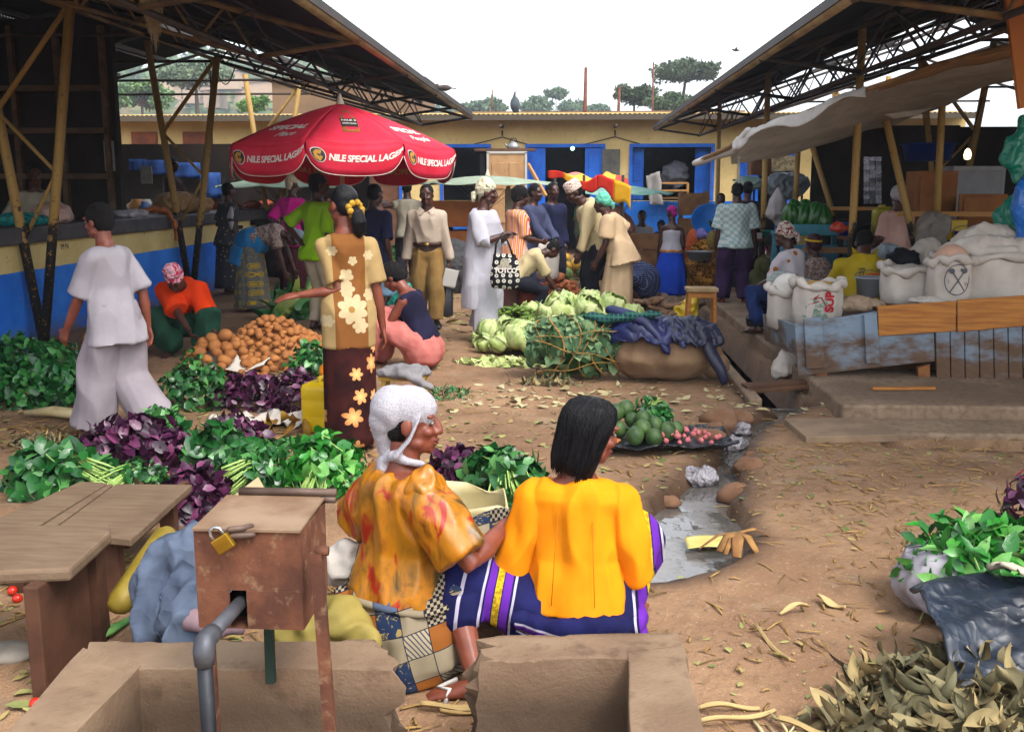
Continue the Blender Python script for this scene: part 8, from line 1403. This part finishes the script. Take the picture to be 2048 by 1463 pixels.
def crate(px, py, Y, w, d, h, mat, label, rz=0., cat='crate', group=None, slats=3, name='wooden_crate'):
    q = At(px, py, Y); g0 = PZ if q.x > 1.9 else 0; h += max(0, q.z-g0)*(.8 if q.z > .15 else 0); q.z = g0; t = thing(name, label, cat, q, 0, group); Rz = Matrix.Rotation(rz, 3, 'Z')
    mb = MB(); sl = h/slats
    for k in range(slats):
        for s_ in (-1, 1): mb.box(q+Rz @ Vector((0, s_*d/2, sl*(k+.5))), (w, .02, sl*.86), Rz); mb.box(q+Rz @ Vector((s_*w/2, 0, sl*(k+.5))), (.02, d-.02, sl*.86), Rz)
    mb.box(q+Vector((0, 0, .02)), (w-.03, d-.03, .02), Rz); mb.build('slats', mat, t); mb = MB()
    for a in (-1, 1):
        for b in (-1, 1): mb.box(q+Rz @ Vector((a*(w/2-.03), b*(d/2-.03), h/2)), (.04, .04, h+.01), Rz)
    mb.build('corner_posts', mat, t); return q
crate(1285, 500, 17.2, .95, .5, .40, OLDW, 'brown slatted crate of tomatoes before the seated man in white'); crate(912, 470, 16.4, .9, .6, .75, M('orange brown box', '#84481c', '#9a5a24', scale=3), 'orange brown box behind the white tunic woman', .25); crate(1385, 440, 19, .5, .4, .7, OLDW, 'upright old box right of the purple cap girl'); crate(1040, 470, 16.5, .45, .4, .95, M('pale box', '#8d8570', '#9d9580'), 'pale box stack behind the striped blouse'); crate(640, 470, 18.6, .7, .5, .8, OLDW, 'old box in the shade behind the lime tee')
crate(1560, 430, 16.6, .8, .4, .35, M('teal painted wood', '#2a6a70', '#3a8088', scale=4), 'teal painted crate stand left of the green melons') if 0 else None
heap(At(1285, 500, 17.2).x, 17.2, .40, .10, 60, .8, 'tomatoes in the brown crate', 'tomato heaped in the brown crate before the man in white', 61, zb=.34, name='tomato', meshes=[(lambda me: (me.materials.append(M('ripe tomato', '#b81c0c')), me)[1])((lambda m_: (m_.ell((0, 0, .03), (.045, .045, .038)), m_.mesh('tomato'))[1])(MB()))], cat='tomato', ry=.18)
def bundle(px, py, Y, r, h, cl, label, seed): q = At(px, py, Y); g0 = PZ if q.x > 1.9 else 0; h = h*.8+max(0, q.z-g0); q.z = g0; lump('bundle', q+Vector((0, 0, h*.45)), (r, r*.8, h*.55), M('bundle cloth '+cl, cl, rough=.85), label, 'bundle', seed, vox=.02)
for i, (px, py, Y, r, h, cl, lb) in enumerate(((1225, 505, 17.5, .4, .5, '#2a2a30', 'dark bundle left of the brown tomato crate'), (1345, 500, 18, .3, .4, '#5a4632', 'brown bundle right of the brown tomato crate'), (1420, 450, 17.6, .3, .3, '#7d6a50', 'tan bundle beneath the blue basin'), (1405, 470, 17.4, .28, .2, '#a84a1c', 'orange cloth bundle near the blue basin'), (1215, 470, 18.6, .5, .55, '#8a5a4a', 'salmon pink bundle under the red canopy end'), (1020, 500, 15.4, .4, .4, '#6a5a44', 'brown sack pile behind the stooping boy'), (905, 510, 15.2, .4, .3, '#3a3a3c', 'dark bundle behind the polka dot bag'), (1075, 600, 12.3, .2, .25, '#6a2a1c', 'rust coloured bundle beside the sweet potatoes'), (1350, 620, 13.2, .35, .22, '#5c4a3a', 'brown sack scrap by the cassava heap'), (870, 470, 16.6, .4, .4, '#4a3a2c', 'brown heap behind the beige shirt man'), (600, 500, 16.5, .4, .4, '#4c2a20', 'dark red bundle behind the magenta tee'))): bundle(px, py, Y, r, h, cl, lb, 200+i)
for k, (px, py, Y, r, rx_) in enumerate(((1417, 447, 16.4, .28, 62), (1398, 520, 15, .2, 0))): 
    q = At(px, py, Y); t = thing('basin', ['bright blue plastic basin propped on edge', 'grey basin on the ground by the lilac scarf'][k], 'basin', q); mb = MB(); mb.lathe([(.001, 0), (r*.7, 0), (r, .13), (r*1.05, .13), (r*.97, .125), (r*.66, .015), (.001, .015)], (0, 0, 0), 26); Rx = Matrix.Rotation(R(rx_), 3, 'X'); mb.v = [q+Rx @ v for v in mb.v]; mb.build('body', M('blue plastic', '#1460b0', '#1c70c4', rough=.4) if k == 0 else M('grey enamel', '#7d7f84'), t)
q = P(1318, 588); jerry(Vector((q.x, q.y, 0)), .36, .2, .26, M('pale yellow can', '#a8923a', '#b8a450'), 'pale yellow jerrycan lying low by the blue skirt', rz=.1)
# ------------------------------------------------------------ under the right roof
TEAL = M('teal painted wood', '#2f6f80', '#4288988'[:7], scale=3, rough=.7)
t = thing('produce_stand', 'teal painted trough stand holding the big green melons', 'stand', (At(1630, 460, 12.2).x, 12.2, PZ)); a, b = At(1562, 448, 12.2), At(1702, 490, 12.2); mb = MB(); mb.box(((a.x+b.x)/2, 12.2, (a.z+b.z)/2+.06), (b.x-a.x, .04, (a.z-b.z)*.5)); mb.box(((a.x+b.x)/2, 12.5, a.z-.12), (b.x-a.x, .6, .03)); mb.build('front_board', TEAL, t)
mb = MB(); mb.box(((a.x+b.x)/2+.05, 12.22, (b.z+PZ)/2), (b.x-a.x-.1, .04, b.z-PZ)); mb.build('lower_board', M('dim teal board', '#2a5f78', '#3a7088'), t)
for x in (a.x+.05, b.x-.05):
    for y in (12.24, 12.8): mb = MB(); mb.box((x, y, (a.z-.1+PZ)/2), (.06, .06, a.z-.1-PZ)); mb.build('leg', TEAL, t)
mb = MB(); mb.ell((0, 0, 0), (.11, .11, .19), u=18, v=12); wm = mb.mesh('green_melon'); g = G('striped melon rind', .3, .5); x_, y_, z_ = g.xyz(); g.col(g.mix(((x_.m('ARCTAN2', y_)*9+g.noise(12)*3).sin()).sstep(-.2, .5), '#0e3d14', '#2c6a22')); wm.materials.append(g.mat)
for k, (px, dz, rr) in enumerate(((1582, 0, -.12), (1603, .0, .15), (1626, .02, -.1), (1646, .0, .1), (1592, .05, .2), (1615, .05, -.2))): o = bpy.data.objects.new('green_melon', wm); COL.objects.link(o); q = At(px, 430, 12.35 if k < 4 else 12.6); o.location = (q.x, q.y, a.z+.06+dz); o.rotation_euler = (.25, rr, k); tag(o, 'large shiny green melon standing on the teal stand', 'melon', 'green melons on the teal stand')
def boxy(name, px0, py0, px1, py1, Y, d, mat, label, cat, trim=None):
    a, b = At(px0, py0, Y), At(px1, py1, Y); t = thing(name, label, cat, ((a.x+b.x)/2, Y, b.z)); w_, h_ = b.x-a.x, a.z-b.z; mb = MB(); mb.box(((a.x+b.x)/2, Y+d/2, (a.z+b.z)/2), (w_, d, h_)); mb.build('body', mat, t, bevel=.006)
    mb = MB(); mb.box(((a.x+b.x)/2, Y-.012, (a.z+b.z)/2), (w_*.86, .02, h_*.86)); mb.build('front_panel', trim or mat, t, bevel=.005); return t
boxy('cabinet', 1836, 342, 1908, 466, 11.8, .4, M('brown veneer', '#7d4a22', '#93602e', scale=3), 'brown veneer cabinet behind the upright ochre pole', 'cabinet'); boxy('fridge', 1908, 332, 2002, 460, 12.4, .5, M('dull white enamel', '#8d8d92', '#9a9a9e', rough=.4), 'dull white fridge panel at the right under the roof', 'fridge', M('grey enamel door', '#7d8086', '#8a8d92', rough=.4)); boxy('board', 1921, 388, 2010, 469, 11.38, .05, M('brown veneer', '#7d4a22'), 'brown board standing before the white fridge', 'board'); boxy('chest', 1910, 432, 2020, 466, 11.6, .4, M('pale grey panel', '#8a8c8e', '#9a9c9e'), 'pale grey chest low at the right under the roof', 'chest')
boxy('crate_stack', 1503, 318, 1542, 350, 17.0, .4, M('brown cardboard', '#7a5440', '#8a6248'), 'brown cardboard box on the rack of white goods', 'box'); boxy('tin_stack', 1538, 312, 1592, 345, 18.2, .3, M('pale tins', '#a89a7a', '#6d604a', scale=14), 'stack of pale goods on a shelf in the far right shop', 'goods')
t = thing('goods_rack', 'iron rack draped in pale plastic far under the right roof', 'rack', (At(1540, 400, 16.6).x, 16.6, PZ)); a, b = At(1475, 360, 16.6), At(1600, 410, 16.6)
for k in range(9): x = a.x+(b.x-a.x)*k/8; mb = MB(); mb.box((x, 16.5, (a.z+PZ)/2), (.03, .03, a.z-PZ)); mb.build('upright', M('dark rack iron', '#23252a'), t)
mb = MB(); mb.box(((a.x+b.x)/2, 16.8, b.z), (b.x-a.x, .6, .03)); mb.box(((a.x+b.x)/2, 16.8, a.z), (b.x-a.x, .6, .03)); mb.build('shelf', M('dark rack iron', '#23252a'), t)
lump('plastic_cover', At(1572, 372, 16.4), (.34, .2, .2), M('pale blue plastic', '#7d8a94', '#94a0a8', scale=4, rough=.4), 'pale plastic cover draped on the iron rack', 'plastic sheet', 91); lump('plastic_cover', At(1500, 366, 16.4), (.24, .2, .1), M('pale aqua plastic', '#7da09a', '#94b0a8'), 'aqua plastic lying on the left of the iron rack', 'plastic sheet', 92)
mb = MB(); q = At(1553, 425, 12.6); mb.tube([q+Vector((0, 0, .28)), q+Vector((.0, 0, .14)), q+Vector((.01, 0, -.02)), q+Vector((.02, 0, -.10))], [.02, .09, .14, .06], 12, round_=True); mb.build('hanging_bag', cloth('grey white plastic bag', '#8a8688', '#a09c9e'), None, 'grey white bag hanging like a cone left of the melons', 'bag', vox=.013, wr=(.012, 9., (1, 1, .4)))
bucket(1855, 322, 12.3, .30, .20, M('navy plastic basin', '#14286a', '#1a327c', rough=.45), 'big navy plastic basin on top of the brown cabinet', 'basin', handle=False, cat='basin')
t = thing('packet_strings', 'strings of shiny small packets hanging in the dark right stall', 'packets', At(1745, 360, 12.6)); rs = random.Random(6)
for px in (1733, 1745, 1757):
    mb = MB()
    for k in range(11): q = At(px, 318+k*8.5, 12.6+rs.uniform(-.02, .02)); mb.box(q, (.065, .012, .05), (0, rs.uniform(-.15, .15), rs.uniform(-.4, .4)))
    mb.build('packet_string', M('foil packets', '#6d7086', '#94969e', scale=30, rough=.35, metal=.3), t)
q = At(1762, 458, 11.9); q.z = 1.05; jerry(q, .2, .2, .32, M('olive yellow can', '#8d8414', '#9a9220', rough=.4), 'olive yellow jerrycan left of the peach blouse')
bucket(1718, 468, 11.8, .12, .14, M('black pot', '#17181c', rough=.4), 'black cooking pot behind the olive jacket', 'pot', z=1.05, handle=False, cat='pot'); bucket(1692, 446, 12.0, .10, .15, M('royal plastic', '#143c9a', rough=.4), 'small royal blue bucket right of the melons', z=1.05); bucket(1935, 500, 10.8, .14, .2, M('royal plastic', '#143c9a'), 'royal blue bucket under the brown board'); boxy('yellow_tub', 1900, 440, 1933, 480, 10.9, .2, M('bright yellow plastic', '#b89a10', rough=.4), 'yellow plastic tub low at the right', 'tub')
lump('orange_bag', At(1680, 462, 11.6)+Vector((0, 0, .04)), (.11, .1, .05), M('red orange plastic', '#a8301a', '#b8442a', rough=.4), 'red orange bundle right of the green melons', 'bag', 93)
lump('grey_bag', At(1862, 475, 10.2), (.16, .14, .26), M('grey brown sacking', '#6d6660', '#7d766e', scale=5), 'grey brown sack hanging by the leaning steel pole', 'sack', 94); lump('white_bag', At(1850, 520, 10.0), (.16, .12, .2), SACK, 'white sack below the grey brown one', 'sack', 95)
lump('dark_bundle', At(1806, 520, 9.9), (.15, .14, .11), M('black blue cloth', '#15161e', '#1c1e2a'), 'dark bundle right of the olive jacket', 'bundle', 96); lump('pale_bundle', At(1775, 500, 10.2)+Vector((0, 0, -.1)), (.16, .12, .16), M('pale blue plastic', '#7d8a94'), 'pale bundle behind the dark one', 'bundle', 97)
t = thing('low_bench', 'low brown bench behind the seated people on the platform', 'bench', (At(1660, 500, 11).x, 11.6, PZ)); a = At(1630, 500, 11.6); mb = MB(); mb.box((a.x+.4, 11.6, a.z), (1.0, .3, .05)); mb.build('seat', OLDW, t)
for s_ in (-.02, .82): mb = MB(); mb.box((a.x+s_, 11.6, (a.z+PZ)/2-.02), (.06, .25, a.z-PZ-.04)); mb.build('leg', OLDW, t)
t = thing('round_table', 'low dark table with teal cup and white box near the checked shirt', 'table', (At(1528, 480, 13.4).x, 13.4, PZ)); q = At(1528, 478, 13.4); mb = MB(); mb.box((q.x, 13.4, q.z), (.55, .4, .04)); mb.build('top', DKBR, t)
for a in (-1, 1):
    for b in (-1, 1): mb = MB(); mb.box((q.x+a*.22, 13.4+b*.15, (q.z+PZ)/2), (.04, .04, q.z-PZ)); mb.build('leg', DKBR, t)
bucket(1534, 476, 13.3, .07, .10, M('teal cup plastic', '#0f7a66', rough=.4), 'teal plastic cup on the low dark table', 'cup', handle=False, cat='cup'); boxy('white_box', 1508, 466, 1524, 478, 13.2, .12, M('white card', '#a8a29c'), 'small white box on the low dark table', 'box')
q = At(1425, 480, 14.2); t = thing('pineapple', 'pineapple standing beside the checked shirt man', 'pineapple', q); mb = MB(); mb.ell(q, (.085, .085, .14), u=16, v=12); mb.build('fruit', M('pineapple rind', '#7d6a2c', '#5c5420', scale=30, bump=.9, bscale=60), t); mb = MB(); rs = random.Random(4); [blade(mb, q+Vector((0, 0, .13)), Vector((math.cos(a_)*.5, math.sin(a_)*.5, rs.uniform(.5, 1.2))).normalized(), Vector((0, 0, 1)), rs.uniform(.14, .24), .035, rs.random(), .2, .2) for a_ in [k*.7 for k in range(16)]]; mb.build('crown', LG_M, t)
for k in range(7): px = (1560, 1575, 1552, 1566, 1585, 1590, 1605)[k]; q = At(px, 560+3*k, 9.9); lump('plastic_parcel', q+Vector((0, 0, .02)), (.10, .08, .06), M('clear pale plastic', '#8a9490', '#a0a8a4', scale=8, rough=.3), 'small clear plastic parcel of goods behind the white sacks', 'parcel', 300+k, vox=.014, group='plastic parcels behind the sacks')
# the right edge: leaning boards and hanging coloured bags
for k, (xa, xb, ya, yb, cl) in enumerate(((2020, 2052, -40, 215, '#9a5a22'), (2036, 2080, -60, 330, '#84491c'))): mb = MB(); mb.bar(At(xa, ya, 7.2+.1*k), At(xb, yb, 7.2+.1*k), .10, .04); mb.build('board', M('orange board '+cl, cl, scale=4), None, ['orange board leaning at the top right edge', 'darker orange board behind it at the right edge'][k], 'board')
for k, (px, py, Y, r, cl, lb) in enumerate(((2040, 300, 8.6, (.10, .1, .24), '#0c7a62', 'shiny green bag hanging at the right edge'), (2034, 450, 8.8, (.14, .1, .34), '#0f8068', 'long green plastic hanging below at the right edge'), (2052, 430, 8.5, (.09, .1, .4), '#1a6ac0', 'sky blue plastic hanging at the right edge'))): c = At(px, py, Y); mb = MB(); mb.tube([c+Vector((r[0]*.5*math.sin(j*1.7+k), 0, r[2]*(1.1-.44*j))) for j in range(6)], [r[0]*a_ for a_ in (.25, .6, .95, 1.0, .85, .5)], 16, flat=.6, up=Vector((0, 1, 0))); mb.build('hanging_plastic', crumple('glossy plastic '+cl, cl, cl, 9, .3, .6), None, lb, 'plastic sheet', vox=.014, wr=(.022, 9., (1, 1, .3), k*2.))
q = At(1935, 310, 10.8); mb = MB(); mb.lathe([(.001, -.05), (.03, -.04), (.038, 0), (.03, .04), (.015, .06), (.001, .07)], q, 12); g = G('lit bulb', .4); g.b.inputs['Emission Color'].default_value = lin('#ffe9b0'); g.b.inputs['Emission Strength'].default_value = 1.6; mb.build('bulb', g.mat, None, 'small lit bulb hanging in the dark right stall', 'lamp')
mb = MB(); mb.tube([q+Vector((0, 0, .06)), At(1960, 255, 10.8)+Vector((0, 0, .3))], .006, 5); mb.build('bulb_wire', M('black wire', '#151413'), None, 'thin wire holding the small lit bulb', 'wire')
mb = MB(); mb.box((At(1960, 425, 10.9).x, 10.9, At(1960, 428, 10.9).z), (1.7, .05, .05)); mb.box((At(1760, 415, 12.8).x, 12.8, At(1760, 417, 12.8).z), (1.6, .3, .04)); mb.build('rail', M('yellow wood', '#a87a44'), None, 'wooden rail running behind the white cap woman', 'rail')
for k in range(3): x = (2.1, 4.1, 6.0)[k]; mb = MB(); mb.box((x+2.3+.3*(k == 2), 14.6+k*.4, (1.3, 1.3, 1.9)[k]), ((2.0, 2.0, 3.4)[k], .05, (2.3, 2.3, 3.5)[k])); mb.build('stall_partition', DKWOOD, None, ['dark partition board nearest the white cap woman', 'dark partition board in the middle of the right shed', 'dark partition board at the far right of the shed'][k], 'partition')

def counter(xa, xb, y0, y1, zt, label, mat=DKBR):
    t = thing('stall_counter', label, 'counter', ((xa+xb)/2, (y0+y1)/2, PZ)); mb = MB(); mb.box(((xa+xb)/2, (y0+y1)/2, zt-.02), (xb-xa, y1-y0, .04)); mb.build('top', mat, t); mb = MB(); mb.box(((xa+xb)/2, y0+.05, (zt+PZ)/2-.02), (xb-xa-.04, .03, zt-PZ-.04)); mb.build('front_board', DKWOOD, t)
    for x in (xa+.04, xb-.04): mb = MB(); mb.box((x, y1-.05, (zt+PZ)/2-.02), (.05, .05, zt-PZ-.04)); mb.build('leg', DKWOOD, t)
counter(3.15, 4.0, 11.65, 12.1, 1.05, 'dark counter under the jerrycan and black pot on the right'); counter(4.02, 6.4, 11.35, 13.0, 1.06, 'dark counter under the cabinet and fridge on the right'); counter(3.15, 3.95, 9.7, 10.5, .66, 'low counter beside the leaning steel pole'); counter(2.02, 2.36, 9.75, 10.05, .62, 'small stand for the plastic parcels behind the sacks'); counter(4.0, 5.2, 10.65, 11.2, .92, 'low counter under the yellow tub and royal blue bucket')

# ------------------------------------------------------------ thin haze
bm = bmesh.new(); bmesh.ops.create_cube(bm, size=1.); me = bpy.data.meshes.new('haze'); bm.to_mesh(me); bm.free()
hm = bpy.data.materials.new('haze'); hm.use_nodes = True; ht = hm.node_tree; ht.nodes.clear(); ho = ht.nodes.new('ShaderNodeOutputMaterial'); hv = ht.nodes.new('ShaderNodeVolumePrincipled'); hv.inputs['Color'].default_value = (.80, .88, 1, 1); hv.inputs['Density'].default_value = .0011; hv.inputs['Anisotropy'].default_value = .2; ht.links.new(hv.outputs[0], ho.inputs['Volume'])
hz = link('haze', me, hm, None, (0, 150, 19)); hz.scale = (1200, 800, 44); hz['kind'] = 'stuff'; hz['label'] = 'thin pale haze in the air over the market and hills'
# pieces of parts go under their part (all of them share the thing's frame)
SUBP = {'collar': 'shirt', 'button_placket': 'shirt', 'shirt_print': 'shirt', 'lettering': 'shirt', 'red_trim': 'shirt', 'back_seam': 'shirt', 'puff_shoulder': 'shirt', 'buckle': 'belt', 'headwrap_tail': 'headwrap', 'sandal_strap': 'sandal', 'hair_band': 'hair', 'hinge': 'lid', 'hasp': 'lid', 'elbow': 'outlet', 'fascia': 'roof', 'rolled_rim': 'bag', 'drawn_mark': 'bag', 'red_lines': 'bag', 'green_print': 'bag', 'hat_print': 'bag', 'torn_fold': 'sheet', 'patch': 'sheet', 'binding_strip': 'leaves', 'finial': 'pole'}
base = lambda o: o.name.split('.')[0]
for o in [o for o in COL.objects if o.parent is None]:
    kids = list(o.children); first = {}
    for c in kids: first.setdefault(base(c), c)
    for c in kids:
        b = base(c); tgt = SUBP.get(b)
        if b == 'lettering' and tgt not in first: tgt = 'bag'
        if o is UM and b in ('lettering', 'medallion', 'emblem', 'bottle_print', 'bottle_label'): continue
        if tgt in first: c.parent = first[tgt]
_val = sorted((c for c in UM.children if base(c) == 'valance'), key=lambda c: c.name); _pan = sorted((c for c in UM.children if base(c) == 'canopy_panel'), key=lambda c: c.name)
for c in list(UM.children):
    if 'k' in c: c.parent = (_val if c['flap'] else _pan)[c['k']]; del c['k']; del c['flap']
for o in COL.objects:
    if 'label' in o and 'kind' not in o: o['kind'] = 'thing'
